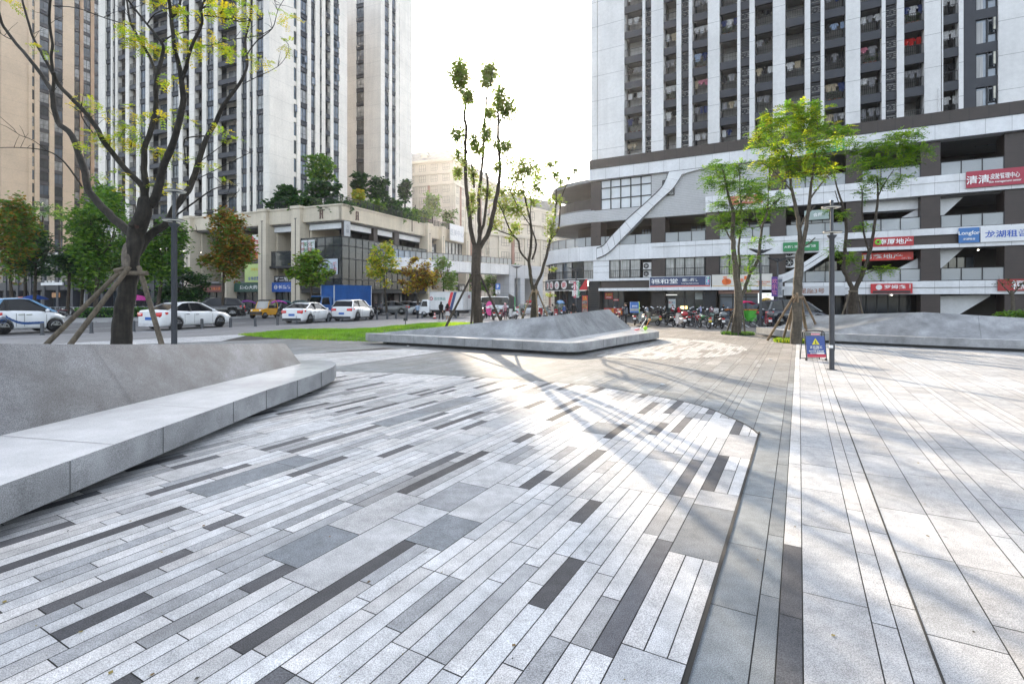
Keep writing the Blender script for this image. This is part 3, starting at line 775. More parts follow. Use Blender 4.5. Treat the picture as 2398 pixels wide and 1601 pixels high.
for a, c in ((630, 650), (709, 722)): L1.box(b, L1.px(a), L1.px(a) + .3, -6.9, -1.3, .1, 12.2, CREAM2)
for a in (537, 612 - 1.5, 630, 453): L1.box(b, L1.px(a), L1.px(a) + .25, -6.9, -1.25, .1, 12.2, CREAM2)
b.build('side_wall', blk, True)
# smoked glass box wrapped round the corner
gb = MB(); fr = MB(); g0, g1 = L1.px(712), L2.px(992); zb, zt = 3.3, 10.15
L1.box(gb, g0, .55, .50, .54, zb, zt, SMOKE); L2.box(gb, -.5, g1, .50, .54, zb, zt, SMOKE)
for fc, a, c in ((L1, g0, .54), (L2, -.54, g1)):
    for z in (zb, 4.55, 7.3, 9.0, zt): fc.box(fr, a, c, .545, .62, z - .05, z + .06, METAL)
    n = int((c - a) / 1.35)
    for i in range(n + 1):
        t = a + (c - a) * i / n; fc.box(fr, t - .03, t + .03, .545, .6, zb, zt, METAL)
    fc.box(fr, a, c, -.5, .5, zb - .5, zb - .06, DARK)
gb.build('glass_screen', blk, True); fr.build('mullion', blk, True)
b = MB(); L2.box(b, 1.0, g1 - .5, -2.4, -2.2, 4.7, 6.9, GLASSL); L2.box(b, 1.0, g1 - .5, -1.9, -1.7, 6.5, 6.9, WHITEN)
for i in range(13):
    t = 1.0 + (g1 - 1.5) * i / 13; L2.box(b, t, t + .3, -2.1, -1.9, 4.7, 7.1, DARK)
b.build('inner_partition', blk, True)
# small ceiling lamps that are lit
LAMP = mat('lit_downlight', (1, .93, .8), .5, emit=4.0)
b = MB()
for px, z in ((590, 12.2), (660, 12.2), (680, 12.2), (735, 12.2), (760, 12.2), (785, 12.2), (620, 4.2)):
    p = L1.pt(L1.px(px), -3.0, z - .06); b.cyl(p, p + Vector((0, 0, .05)), .07, LAMP, 10)
for px in (822, 840, 862, 905, 922, 955, 975):
    p = L2.pt(L2.px(px), -3.0, 12.14); b.cyl(p, p + Vector((0, 0, .05)), .07, LAMP, 10)
b.build('downlight', blk, True)
# doors / shopfronts at street level
b = MB()
for a, c in ((455, 526), (540, 611), (631, 688)):
    t0, t1 = L1.px(a), L1.px(c)
    L1.box(b, t0, t1, -1.3, -1.2, 3.0, 4.29, DARK); L1.box(b, t0, t1, -1.25, -1.2, .1, 2.95, GLASS)
    for i in range(5): t = t0 + (t1 - t0) * i / 4; L1.box(b, t - .05, t + .05, -1.19, -1.1, .1, 2.95, METAL)
    L1.box(b, t0, t1, -1.19, -1.1, 2.95, 3.05, METAL)
t0, t1 = L2.px(806), L2.px(990)
for i in range(9):
    t = t0 + (t1 - t0) * i / 8; L2.box(b, t - .25, t + .25, -1.6, -1.0, .1, 2.75, BROWN if i % 2 else CEIL)
L2.box(b, t0, t1, -3.2, -3.1, .1, 2.75, GLASS)
b.build('shopfront', blk, True)
b = MB(); t0, t1 = L1.px(631), L1.px(688)
L1.box(b, t0, t1, -.4, -.3, 6.6, 8.6, SMOKE); L1.box(b, t0, t1, -.5, .0, 6.3, 6.6, DARK); L1.box(b, t0, t1, -.35, -.25, 8.6, 8.7, METAL)
t0, t1 = L1.px(540), L1.px(611); L1.box(b, t0, t1, -.9, -.8, 7.2, 8.5, GLASS)
for i in range(6): L1.box(b, t0, t1, -.79, -.72, 7.2 + i * .22, 7.3 + i * .22, METAL)
b.build('balustrade', blk, True)
for i, px in enumerate((647, 657)):
    p = L1.pt(L1.px(px), -.9, 6.7); b = MB(); b.cbox((0, .2, .4), (.85, .35, .75), WHITE); b.torus((-.1, .0, .4), .26, .03, METAL, 'Y', 14, 6); b.cyl((-.1, .012, .4), (-.1, .03, .4), .24, METAL, 14)
    o = b.build('air_conditioner', blk); o.location = p - blk.location; o.rotation_euler = (0, 0, L1.rz)
# relief emblems: rust coloured letter-like frames on the parapet
def emblem(fc, px, z0):
    b = MB(); m = plain((.11, .055, .05), .5, 'emblem'); t = fc.px(px)
    for dx in (-.24, .14): fc.box(b, t + dx, t + dx + .10, .0, .12, z0, z0 + 1.2, m)
    fc.box(b, t - .14, t + .14, .0, .12, z0 + 1.09, z0 + 1.205, m); fc.box(b, t - .14, t + .14, .0, .12, z0 + .6, z0 + .68, m)
    fc.box(b, t - .33, t - .241, .0, .12, z0, z0 + .09, m); fc.box(b, t + .241, t + .33, .0, .12, z0, z0 + .09, m)
    b.build('emblem', blk, True)
emblem(L1, 753, 12.8); emblem(L2, 836, 12.8)
# terrace railing
def fence_run(fc, t0, t1, o, z, h, label, name='terrace_railing'):
    r = thing(name, label, 'railing', fc.pt((t0 + t1) / 2, o, z)); b = MB(); n = int((t1 - t0) / 1.4)
    for i in range(n + 1):
        t = t0 + (t1 - t0) * i / n; fc.box(b, t - .03, t + .03, o - .03, o + .03, z, z + h, RAIL)
    b.build('post', r, True); b = MB(); fc.box(b, t0, t1, o - .025, o + .025, z + h - .06, z + h, RAIL); fc.box(b, t0, t1, o - .02, o + .02, z + .15, z + .2, RAIL)
    n = int((t1 - t0) / .16)
    for i in range(n):
        t = t0 + (t1 - t0) * (i + .5) / n; fc.box(b, t - .012, t + .012, o - .012, o + .012, z + .2, z + h - .06, RAIL)
    b.build('railing_bar', r, True)
fence_run(L1, L1.px(632), -.7, -.9, 14.63, 1.25, 'dark railing along the street side of the planted terrace')
fence_run(L2, .7, L2.px(1090), -.9, 14.63, 1.25, 'dark railing along the side street edge of the planted terrace')
# ================================================================ dark low shops further left
cK = Vector((-76, 92, 0)); K1 = Fac(cK, D1)
lowb = thing('shop_building', 'dark grey low shop building behind the green street trees', 'building', cK)
b = MB(); K1.box(b, -80, 26, -30, 0, 3.6, 9.5, DARK2); K1.box(b, -80, 26, -14, -1.2, 0, 3.6, DARK)
for i in range(13): K1.box(b, -33 + i * 4.6, -32.2 + i * 4.6, -1.19, .15, 0, 9.3, DARK2)
b.build('wall', lowb, True)
for i in range(12):
    b = MB(); K1.box(b, -31.6 + i * 4.6, -28.9 + i * 4.6, .002, .05, 5.2, 8.2, GLASS); b.build('window', lowb, True)
    b = MB(); K1.box(b, -31.6 + i * 4.6, -28.9 + i * 4.6, -1.18, -1.1, .1, 3.3, GLASSL if i % 3 == 0 else GLASS); b.build('shopfront', lowb, True)
b = MB()
for i in range(40):
    t = -34 + i * 1.5; K1.box(b, t, t + 1.4, -.3, -.25, 9.52, 10.7, RGLASS); K1.box(b, t - .05, t + .05, -.35, -.2, 9.5, 10.8, METAL)
b.build('terrace_railing', lowb, True)
b = MB(); K1.box(b, K1.px(88), K1.px(118), .06, .12, 7.4, 8.8, WHITE); K1.box(b, K1.px(100), K1.px(150), .06, .3, 4.5, 5.0, WHITEN); b.build('panel', lowb, True)
# ================================================================ right mall with its rounded end
DR = Vector((.8725, -.4886, 0)); cR = Vector((35.97, 44.0, 0)); F0_ = Fac(cR, DR)
SARC = F0_.px(1400); RAD = 10.0
class ArcFac(Fac):
    """straight facade that bends away round a circle left of SARC"""
    def fr(s, t):
        if t >= SARC: return s.O + s.d * t, s.n
        a = (SARC - t) / RAD; c = s.O + s.d * SARC - s.n * RAD
        n = s.n * cos(a) - s.d * sin(a); return c + n * RAD, n
    def pt(s, t, o, z):
        p, n = s.fr(t); return p + n * o + Vector((0, 0, z))
    def band(s, mb, t0, t1, o0, o1, z0, z1, m):
        ts = [t1]
        if t1 > SARC: ts.append(max(t0, SARC))
        t = min(t1, SARC)
        while t > t0 + 1e-6:
            t = max(t0, t - .9); ts.append(t)
        if ts[-1] > t0 + 1e-6: ts.append(t0)
        rings = [[s.pt(t, o1, z0), s.pt(t, o0, z0), s.pt(t, o0, z1), s.pt(t, o1, z1)] for t in ts]
        mb.loft(rings, m, False, True)
FR = ArcFac(cR, DR)
mall = thing('shopping_mall', 'white and brown four storey mall with stacked bands and a rounded end', 'building', cR, F0_.rz)
class LMB(MB):
    """mesh whose world-space points are stored in the mall's own turned frame"""
    def build(s, name, parent):
        M = Matrix.Rotation(-F0_.rz, 3, 'Z'); s.v = [tuple(M @ (Vector(v) - cR)) for v in s.v]
        return MB.build(s, name, parent)
S = F0_.px
TR = S(2398) + 24; TL = SARC - RAD * 2.3
TZ = F0_.tz
b = LMB()      # white bands
x1838 = S(1838)
FR.band(b, x1838, TR, -.5, .25, 2.38, 3.50, WHITEP)
FR.band(b, x1838, TR, .252, .30, 2.92, 2.96, DARK)
FR.band(b, TL, S(1976), -.5, .25, 6.33, 7.98, WHITEP)
FR.band(b, S(1527), S(1976), .252, .34, 7.55, 7.98, WHITEP)
FR.band(b, S(1976), TR, -.5, .25, 6.29, 6.62, WHITEP); FR.band(b, S(1976), TR, -.5, .25, 7.42, 7.98, WHITEP)
FR.band(b, S(1976), TR, -.5, .05, 6.622, 7.418, BROWN)
FR.band(b, S(1653), TR, -.5, .25, 10.84, 12.44, WHITEP); FR.band(b, S(1653), TR, .252, .32, 11.85, 12.44, WHITEP)
FR.band(b, S(1382), TR, -.6, .35, 15.42, 16.78, WHITEP)
FR.band(b, S(1382), TR, .352, .40, 16.74, 16.80, METAL); FR.band(b, S(1382), TR, .352, .40, 15.42, 15.48, METAL)
FR.band(b, TL, S(1525), -.3, .2, 4.0, 4.26, WHITEP)
# canopy strip over the shops
FR.band(b, S(1408), S(1838), -.2, .95, 2.86, 3.16, WHITEP)
b.build('fascia_band', mall)
b = LMB(); FR.band(b, S(1379), TR, -.35, -.1, 16.78, 17.95, BROWN2); FR.band(b, TL, S(1379) - .02, -1.6, -1.4, 12.1, 13.7, BROWN2); b.build('roof_fence', mall)
b = LMB()      # grey siding
FR.band(b, TL, S(1392), -.4, .1, 10.75, 12.1, SIDING)
sp = [TZ(1389, 491), TZ(1526, 478), TZ(1526, 482), (S(1580), 15.41), (S(1800), 15.41), (S(1800), 12.45), (S(1653) - .02, 12.45), (S(1653) - .02, 10.75), (S(1389), 10.75)]
sp[0] = (sp[0][0], 12.04); sp[1] = (sp[1][0], 12.04); sp[2] = (sp[2][0], 15.41)
FR.poly(b, sp, -.4, .08, SIDING); b.build('siding', mall)
b = LMB()      # curved white ribbon that climbs from the second band to the roof band
up = [TZ(1400, 582), TZ(1416, 575.5), TZ(1432, 556), TZ(1454, 533), TZ(1472, 514), TZ(1510, 480), TZ(1535, 457), TZ(1555, 435), (S(1568), 15.43)]
lo = [TZ(1400, 606.3), TZ(1421.5, 597), TZ(1440, 582), TZ(1456, 565), TZ(1490, 530), TZ(1526, 492.5), TZ(1556, 464), TZ(1579.5, 441.6), (S(1600), 15.02)]
lo2 = [(S(1600), 15.02), (S(1625), 15.25), (S(1660), 15.41)]
def dens(p, k=4):
    q = []
    for i in range(len(p) - 1):
        a, c, d_, e = p[max(i - 1, 0)], p[i], p[i + 1], p[min(i + 2, len(p) - 1)]
        for j in range(k):
            t = j / k; q.append(tuple(.5 * (2 * c[w] + (d_[w] - a[w]) * t + (2 * a[w] - 5 * c[w] + 4 * d_[w] - e[w]) * t * t + (3 * c[w] - a[w] - 3 * d_[w] + e[w]) * t ** 3) for w in (0, 1)))
    q.append(p[-1]); return q
U, Lw = dens(up), dens(lo)
for i in range(len(U) - 1):
    FR.poly(b, [U[i], Lw[i], Lw[i + 1], U[i + 1]], -.2, .42, WHITEN)
FR.poly(b, [(S(1568), 15.42), (S(1600), 15.02)] + lo2[1:] + [(S(1660), 15.42)], -.2, .42, WHITEN)
for i in range(0, len(U), 3):
    p, q = U[i], Lw[i]; FR.poly(b, [(p[0] - .015, p[1]), (q[0] - .015, q[1]), (q[0] + .015, q[1]), (p[0] + .015, p[1])], .418, .424, DARK)
for L_ in (U, Lw):
    for i in range(len(L_) - 1):
        (a, c), (d_, e) = L_[i], L_[i + 1]; FR.poly(b, [(a, c - .05), (d_, e - .05), (d_, e + .05), (a, c + .05)], .40, .47, METAL)
b.build('curved_ribbon', mall)
b = LMB()      # white wall left of the second floor windows
FR.poly(b, [(S(1390), 4.262), (S(1427), 4.262), (S(1427), 6.325), (S(1390), 6.325)], -.3, .1, WHITEN)
for z in (4.95, 5.65): FR.box(b, S(1390), S(1427), .101, .106, z, z + .025, DARK)
b.build('white_wall', mall)
# brown piers, one part each
def pier(a, c, z0, z1, o=.05):
    b = LMB(); F0_.box(b, S(a), S(c), -2.0, o, z0, z1, BROWN); b.build('pier', mall)
for a, c in ((1526, 1558), (1653, 1684), (1804, 1840)):
    pier(a, c, 7.985, 10.745 if a < 1650 else 10.835); pier(a, c, 3.17, 6.325)
for a, c in ((1384, 1407),): pier(a, c, 7.985, 10.745)
for a, c in ((1384, 1407), (1526, 1556)): pier(a, c, 12.06, 15.41)
for a, c in ((1981, 2018), (2156, 2202), (2352, 2398)):
    for z0, z1 in ((0, 2.375), (3.505, 6.285), (7.985, 10.835), (12.445, 15.415)): pier(a, c, z0, z1)
pier(1804, 1840, 12.445, 15.415)
b = LMB()      # brown wall strips and ground floor solid parts
F0_.box(b, S(1407), S(1838), -1.2, -.1, 3.17, 3.99, BROWN)
F0_.box(b, S(1558), S(1838), -1.2, -.1, 3.99, 4.32, BROWN)
F0_.box(b, S(1525), S(1556), -1.2, -.05, 0, 2.85, BROWNS); F0_.box(b, S(1645), S(1678), -1.2, -.02, 0, 2.85, BROWNS); F0_.box(b, S(1810), S(1840), -1.2, .0, 0, 2.85, DARK2)
F0_.box(b, S(1378), S(1404), -1.2, -.05, 0, 4.0, DARK)
b.build('wall', mall)
b = LMB()      # floors and deep walls behind the open galleries
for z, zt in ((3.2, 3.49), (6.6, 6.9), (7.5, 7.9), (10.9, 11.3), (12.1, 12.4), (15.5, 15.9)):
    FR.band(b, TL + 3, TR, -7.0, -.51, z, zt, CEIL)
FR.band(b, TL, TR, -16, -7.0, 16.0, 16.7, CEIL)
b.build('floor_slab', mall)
b = LMB(); FR.band(b, TL + 3, TR, -7.4, -7.01, 0, 16, BROWNS)
FR.band(b, TL + 3, S(1388), -4.2, -4.0, 7.9, 10.9, BROWNS)
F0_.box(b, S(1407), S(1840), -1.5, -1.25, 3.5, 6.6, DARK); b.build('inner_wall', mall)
b = LMB()      # ceiling boards seen from below
F0_.box(b, S(2019), S(2155), -2.2, -.9, 9.9, 10.89, WHITEN); F0_.box(b, S(2203), TR, -6.9, -.6, 10.7, 10.88, CEIL)
b.build('soffit', mall)
# glazed balustrades per bay
def balus(a, c, z, h=1.1, o=.0):
    b = LMB(); t0, t1 = S(a), S(c); n = max(2, int(round((t1 - t0) / 1.5)))
    F0_.box(b, t0, t1, o - .012, o + .012, z + .06, z + h - .06, RGLASS)
    F0_.box(b, t0, t1, o - .04, o + .04, z + h - .06, z + h, RAIL)
    for i in range(n + 1):
        t = t0 + (t1 - t0) * i / n; F0_.box(b, t - .03, t + .03, o + .014, o + .07, z, z + h, RAIL)
    b.build('balustrade', mall)
for a, c in ((1407, 1428), (1452, 1525), (1558, 1652), (1685, 1803), (1841, 1980), (2019, 2155), (2203, 2351)): balus(a, c, 7.99)
for a, c in ((1841, 1980), (2019, 2155), (2203, 2351)): balus(a, c, 3.51); balus(a, c, 12.45, 1.15)
b = LMB(); 
for t0 in [SARC - i * 1.5 for i in range(1, 13)]:
    FR.band(b, t0, t0 + 1.42, .0, .03, 8.05, 9.05, RGLASS); FR.band(b, t0 - .03, t0 + .03, -.02, .06, 7.99, 9.1, RAIL)
FR.band(b, SARC - 18, SARC, -.03, .06, 9.05, 9.1, RAIL); b.build('balustrade', mall)
# gallery back glass doors
for a, c, z in ((1470, 1500, 8.0), (1595, 1650, 8.0), (1690, 1800, 8.0), (1850, 1960, 8.0), (2030, 2120, 12.5), (2230, 2330, 12.5), (2240, 2330, 3.5), (1855, 1970, 3.5)):
    b = LMB(); F0_.box(b, S(a), S(c), -5.9, -5.8, z, z + 2.3, GLASSB)
    for i in range(5): t = S(a) + (S(c) - S(a)) * i / 4; F0_.box(b, t - .04, t + .04, -5.79, -5.72, z, z + 2.35, METAL)
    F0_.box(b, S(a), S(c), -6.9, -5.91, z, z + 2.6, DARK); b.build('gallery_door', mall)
# escalator casings climbing behind the column
for z in (-1.2, 3.2, 7.6):
    b = LMB(); p = [(S(2085), z + .35), (S(2300), z + 4.75), (S(2300), z + 4.0), (S(2300), z + 3.95)]
    t0, t1 = S(2060), S(2318); zz0, zz1 = z - .2, z + 4.9
    if z < 0: t0 = S(2150); zz0 = z + 1.6
    b_ = [(t0, zz0 + .9), (t1, zz1), (t1 + .0, zz1 - .75), (t0 + 1.0, zz0 - .35)]
    if z > 0: b_ = [(t0, z + .6), (t1 - 1.2, z + 4.35), (t1 - .4, z + 4.35), (t1 - .4, z + 4.2), (S(2195), z + .9), (S(2195), z + .32), (t0 + .6, z + .32)]
    else: b_ = [(S(2203), .4), (S(2203), 2.2), (S(2330), 2.37), (S(2330), 2.2), (S(2240), .3)]
    FR.poly(b, b_, -2.6, -1.2, WHITEN); b.build('escalator_casing', mall)
# second floor windows
def bigwin(a, c, z0, z1, nx, bars, glass, o=-.12, rail=False, ny=()):
    b = LMB(); t0, t1 = S(a), S(c); F0_.box(b, t0, t1, o - .05, o, z0, z1, glass)
    for i in range(nx + 1):
        t = t0 + (t1 - t0) * i / nx; F0_.box(b, t - .05, t + .05, o + .002, o + .12, z0, z1, METAL)
    for q in (0, 1) + tuple(ny):
        z = z0 + (z1 - z0) * q; F0_.box(b, t0, t1, o + .002, o + .11, z - .05, z + .05, METAL)
    w = b.build('window', mall)
    if rail:
        r_ = LMB(); railing(r_, F0_, t0, t1, o + .25, z0 + .05, .85, .22); r_.build('railing', mall)
    return w
bigwin(1428, 1500, 4.27, 6.32, 3, 0, GLASSL, -.05, True)
bigwin(1558, 1650, 4.34, 6.32, 4, 0, GLASSL, -.12, True)
bigwin(1685, 1803, 4.34, 6.32, 5, 0, GLASSL, -.12, True)
bigwin(1407.5, 1525.5, 12.07, 15.40, 5, 0, mat('bright_window_glass', (.52, .55, .58), .08, 0, 1.0, noise_=(.5, .15)), -.1, False, (.36, .74))
bigwin(1553, 1579, 13.0, 14.6, 2, 0, GLASSL, .1, False, (.6,))
b = LMB()
for i in range(8):
    t1_ = SARC - .3 - i * 1.7; FR.band(b, t1_ - 1.6, t1_, -.25, -.2, 4.27, 6.32, (GLASSL, GLASS, GLASSB)[i % 3]); FR.band(b, t1_ - 1.66, t1_ - 1.58, -.19, -.1, 4.27, 6.32, METAL)
FR.band(b, SARC - 14, SARC, -.05, .0, 5.2, 5.26, RAIL)
for i in range(60): t = SARC - i * .23; FR.band(b, t - .012, t + .012, -.04, -.01, 4.27, 5.2, RAIL)
b.build('window', mall)
# air conditioners on open shelves
def outdoor_unit(root, M, loc, rz, w=.9, h=.75):
    b = MB(); b.box(-w / 2, w / 2, 0, .35, 0, h, WHITE); b.torus((-w * .12, -.005, h / 2), h * .36, .025, METAL, 'Y', 16, 6); b.cyl((-w * .12, -.012, h / 2), (-w * .12, .0, h / 2), h * .33, METAL, 16)
    for a in range(3): b.cbox((-w * .12, -.014, h / 2), (h * .6, .006, .03), WHITE, M=Matrix.Rotation(a * pi / 3, 3, 'Y'))
    o = b.build('air_conditioner', root); o.location = loc; o.rotation_euler = (0, 0, rz); return o
for px, z, sc in ((1514, 4.35, 1), (1514, 5.2, 1), (1852, 5.0, 1.25), (1852, 6.0, 1.1)):
    o = outdoor_unit(mall, None, (S(px), .3, z), 0); o.scale = (sc, sc, sc)
b = LMB(); F0_.box(b, S(1501), S(1525), -1.2, -.9, 4.27, 6.32, DARK); F0_.box(b, S(1502), S(1524), -.8, .1, 4.28, 4.34, METAL); F0_.box(b, S(1502), S(1524), -.8, .1, 5.12, 5.18, METAL)
F0_.box(b, S(1841), S(1863), -.8, .3, 4.9, 4.97, METAL); F0_.box(b, S(1841), S(1863), -.8, .3, 5.9, 5.97, METAL); b.build('unit_shelf', mall)
# lower white ribbons sweeping up behind the staked tree (px 1800-1960)
for pts in (((1800, 672), (1830, 662), (1862, 648), (1900, 626), (1940, 600), (1978, 577)), ((1822, 655), (1845, 648), (1875, 630), (1915, 604), (1950, 583), (1978, 566))):
    b = LMB(); q = dens([TZ(*p) for p in pts], 3)
    for i in range(len(q) - 1): FR.poly(b, [(q[i][0], q[i][1]), (q[i + 1][0], q[i + 1][1]), (q[i + 1][0], q[i + 1][1] + .42), (q[i][0], q[i][1] + .42)], -.2, .3, WHITEN)
    b.build('curved_ribbon', mall)
# ground floor shop fronts
def front(a, c, glass, o=-1.0, z1=2.84, n=4):
    b = LMB(); t0, t1 = S(a), S(c); F0_.box(b, t0, t1, o - .06, o, .0, z1, glass)
    for i in range(n + 1): t = t0 + (t1 - t0) * i / n; F0_.box(b, t - .05, t + .05, o + .002, o + .08, 0, z1, METAL)
    F0_.box(b, t0, t1, o + .002, o + .07, 2.1, 2.2, METAL); b.build('shopfront', mall)
front(1405, 1455, GLASS); front(1556, 1645, GLASS, -.9); front(1684, 1778, GLASSB, -.6, 2.84, 3); front(1960, 2150, GLASS, -3.4, 2.5, 7)
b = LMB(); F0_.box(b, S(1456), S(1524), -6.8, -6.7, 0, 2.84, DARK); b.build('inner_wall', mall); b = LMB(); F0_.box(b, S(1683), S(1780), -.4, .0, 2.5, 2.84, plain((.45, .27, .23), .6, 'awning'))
b.build('awning', mall); b = LMB(); F0_.box(b, S(1646), S(1677), .0, .12, .9, 2.7, METAL)
for i in range(14): F0_.box(b, S(1647), S(1676), .121, .2, .95 + i * .125, 1.0 + i * .125, DARK2)
b.build('louvre_panel', mall); b = LMB()
for z in [1.0 + i * .25 for i in range(12)]: F0_.box(b, S(1380), S(1402), -.04, .05, z, z + .1, METAL)
b.build('louvre_panel', mall); b = LMB()
for i in range(9):
    t1_ = SARC - .3 - i * 1.8; FR.band(b, t1_ - 1.7, t1_, -1.2, -1.1, 0, 2.9, GLASS); FR.band(b, t1_ - 1.8, t1_ - 1.7, -1.3, -.9, 0, 3.0, BROWN)
b.build('shopfront', mall)
# warm lit interior strips and goods seen in the windows
b = LMB(); LIT = mat('lit_shop_strip', (1, .62, .25), .5, emit=.9); LITW = mat('lit_panel', (.8, .8, .78), .5, emit=.25)
F0_.box(b, S(1590), S(1606), -.86, -.83, .9, 1.2, LIT); F0_.box(b, S(1690), S(1780), -.5, -.46, .75, .95, mat('fruit_display', (.5, .16, .03), .7, noise_=((6., .6), (22., .5))))
F0_.box(b, S(1556), S(1582), -.85, -.8, 2.35, 2.45, LITW)
for px, z in ((2090, 10.65), (2315, 6.2), (2100, 2.3), (2080, 6.5)):
    p = F0_.pt(S(px), -2.8, z); b.cyl(p, p + Vector((0, 0, .06)), .06, LAMP, 8)
b.build('lit_lamp', mall)
# ================================================================ signs on the mall
def msign(px, z, label, w, h, bg, texts, o=.27, **kw):
    p = F0_.pt(S(px), o + .14, z); return sign('shop_sign', label, p, F0_.rz, w, h, bg, texts, **kw)
wpx = lambda a, c: S(c) - S(a)
W_ = (.85, .85, .85)
def bluextra(r, w, h):
    b = MB(); b.box(-w / 2, w / 2, -.03, .0, .0, h * .13, plain((.62, .16, .13), .5, 'sign_red')); b.build('red_strip', r)
    b = MB(); b.box(w * .43, w * .485, -.02, -.001, h * .17, h * .95, WHITE)
    for i, c in enumerate(((.1, .2, .45), (.1, .25, .5), (.1, .5, .6), (.6, .1, .4), (.15, .2, .4), (.1, .5, .4))):
        b.box(w * (.436 + .026 * (i % 2)), w * (.456 + .026 * (i % 2)), -.03, -.021, h * (.2 + .25 * (i // 2)), h * (.4 + .25 * (i // 2)), plain(c, .5, 'tile'))
    b.build('icon_panel', r)
msign(1594.5, 3.22, 'dark blue pharmacy sign with white lettering over the glass shop door', wpx(1525, 1664), 1.05, (.035, .055, .13),
      [('福和堂', -.50, .57, .50, W_, dict(w=wpx(1531, 1593))), ('健康药房', .36, .68, .30, W_, dict(w=wpx(1602, 1639))), ('Fu He Tang Health pharmacy', .36, .32, .13, W_, dict(w=wpx(1600, 1640)))], o=.75, border=(.55, .58, .62), extra=bluextra)
def orangextra(r, w, h):
    OR = plain((.78, .16, .03), .5, 'sign_orange'); b = MB()
    for cx, rr in ((-.27, .30), (-.225, .25)): b.cyl((cx * w, -.05, h * .42), (cx * w, -.01, h * .42), rr * h, OR, 22)
    b.tube([(-.262 * w, -.03, h * .68), (-.255 * w, -.03, h * .82), (-.245 * w, -.03, h * .9)], .025, OR, 6); b.ell((-.285 * w, -.03, h * .82), (.18, .02, .06), OR)
    b.box(.05 * w, .1 * w, -.05, -.01, h * .56, h * .88, OR); b.build('fruit_emblem', r)
    b = MB(); b.box(-w / 2, w / 2, -.02, 0, -.001, h * .05, plain((.6, .35, .05), .5, 'gold')); b.build('gold_strip', r)
msign(1738, 3.22, 'cream fruit shop sign with a round orange fruit emblem', wpx(1670, 1806), 1.12, (.66, .63, .58), [('水果', -.06, .5, .34, (.78, .16, .03)), ('新鲜水果 每日直供', .74, .36, .12, (.62, .12, .03)), ('优选 鲜果生活', .70, .18, .10, (.62, .12, .03))], o=.75, extra=orangextra, border=(.62, .6, .56))
msign(2330, 11.15, 'crimson skin care sign with white lettering at the top right', wpx(2258, 2402), 1.35, (.36, .02, .05),
      [('清清', -.62, .47, .52, W_), ('皮肤管理中心', .26, .58, .34, W_, dict(w=wpx(2323, 2392))), ('Skin management center', .26, .24, .17, W_, dict(w=wpx(2322, 2398)))], o=.3)
msign(2266, 6.62, 'small blue square sign with white script beside the white letting sign', wpx(2242, 2290), 1.25, (.04, .16, .42), [('Longfor', 0, .62, .32, W_, dict(w=1.35)), ('龙湖物业', 0, .25, .15, W_)], o=.28)
msign(2352, 6.62, 'long white letting sign with large blue slanted characters', wpx(2291, 2412), 1.25, (.70, .71, .73), [('龙湖租售', .0, .5, .46, (.03, .10, .45), dict(w=wpx(2302, 2402)))], o=.28)
def pend(r, w, h):
    b = MB(); b.torus((-w * .37, -.06, h * .5), h * .22, h * .09, plain((.25, .6, .05), .4, 'lime'), 'Y', 18, 8); b.build('emblem', r)
msign(2090, 6.60, 'red sign with heavy white characters and a lime ring on the brown fascia', wpx(2043, 2138), .82, (.42, .02, .03), [('南厦地产', .12, .5, .62, W_, dict(w=wpx(2058, 2136)))], o=.15, extra=pend)
def sund(r, w, h):
    b = MB(); b.ell((-w * .46, -.05, h * .5), (h * .2, .03, h * .3), plain((.7, .55, .02), .4, 'yellow')); b.build('emblem', r)
msign(2078, 5.45, 'bright red sign hanging inside the second gallery under the brown fascia', wpx(2015, 2143), .72, (.68, .03, .02), [('鹏鑫地产', -.14, .5, .58, W_, dict(w=wpx(2024, 2120))), ('二手房 租售', .75, .2, .18, W_)], o=-1.0, extra=sund)
def roms(r, w, h):
    b = MB(); b.cyl((-w * .30, -.04, h * .62), (-w * .30, -.01, h * .62), h * .27, WHITE, 20); b.build('round_emblem', r)
    b = MB(); b.box(-w * .45, w * .45, -.03, -.001, h * .05, h * .27, DARK); b.build('dark_strip', r)
msign(2085.5, 2.46, 'red cake shop sign with a round white emblem on the lowest band', wpx(2037, 2134), .86, (.50, .02, .03), [('罗姆森', .17, .66, .38, W_, dict(w=wpx(2070, 2120))), ('蛋糕坊', .88, .7, .42, W_, dict(stack=True))], o=.30, extra=roms)
msign(2372, 2.62, 'dark red sign half hidden by the small planted tree', wpx(2332, 2412), .95, (.30, .02, .02), [('福', .15, .5, .75, W_), ('小', .62, .5, .6, W_)], o=.30)
msign(1875, 6.5, 'green sign with small white lettering high behind the staked tree', wpx(1832, 1915), .85, (.02, .22, .07), [('大药房连锁 全国门店', -.05, .5, .28, W_, dict(w=2.6))], o=.3)
msign(1932, 15.5, 'green and white sign strip along the roof band among the leaves', wpx(1880, 1968), 1.0, (.03, .30, .12), [('绿色家园', .2, .5, .5, W_)], o=.4)
msign(1748, 11.35, 'faded red sign high behind the left leafy tree', wpx(1707, 1782), .85, (.50, .12, .09), [('美容养生', 0, .5, .5, (.8, .6, .5))], o=.34)
msign(1912, 9.35, 'pale green glass sign in the upper gallery', wpx(1886, 1944), .9, (.30, .38, .36), [('会所', .1, .5, .4, W_)], o=.3)
msign(1905, 2.30, 'white entrance panel with brown characters above the dark doorway', wpx(1842, 1985), .85, (.50, .51, .53), [('星座3号', -.05, .5, .6, (.28, .14, .10), dict(w=wpx(1878, 1935)))], o=.55)
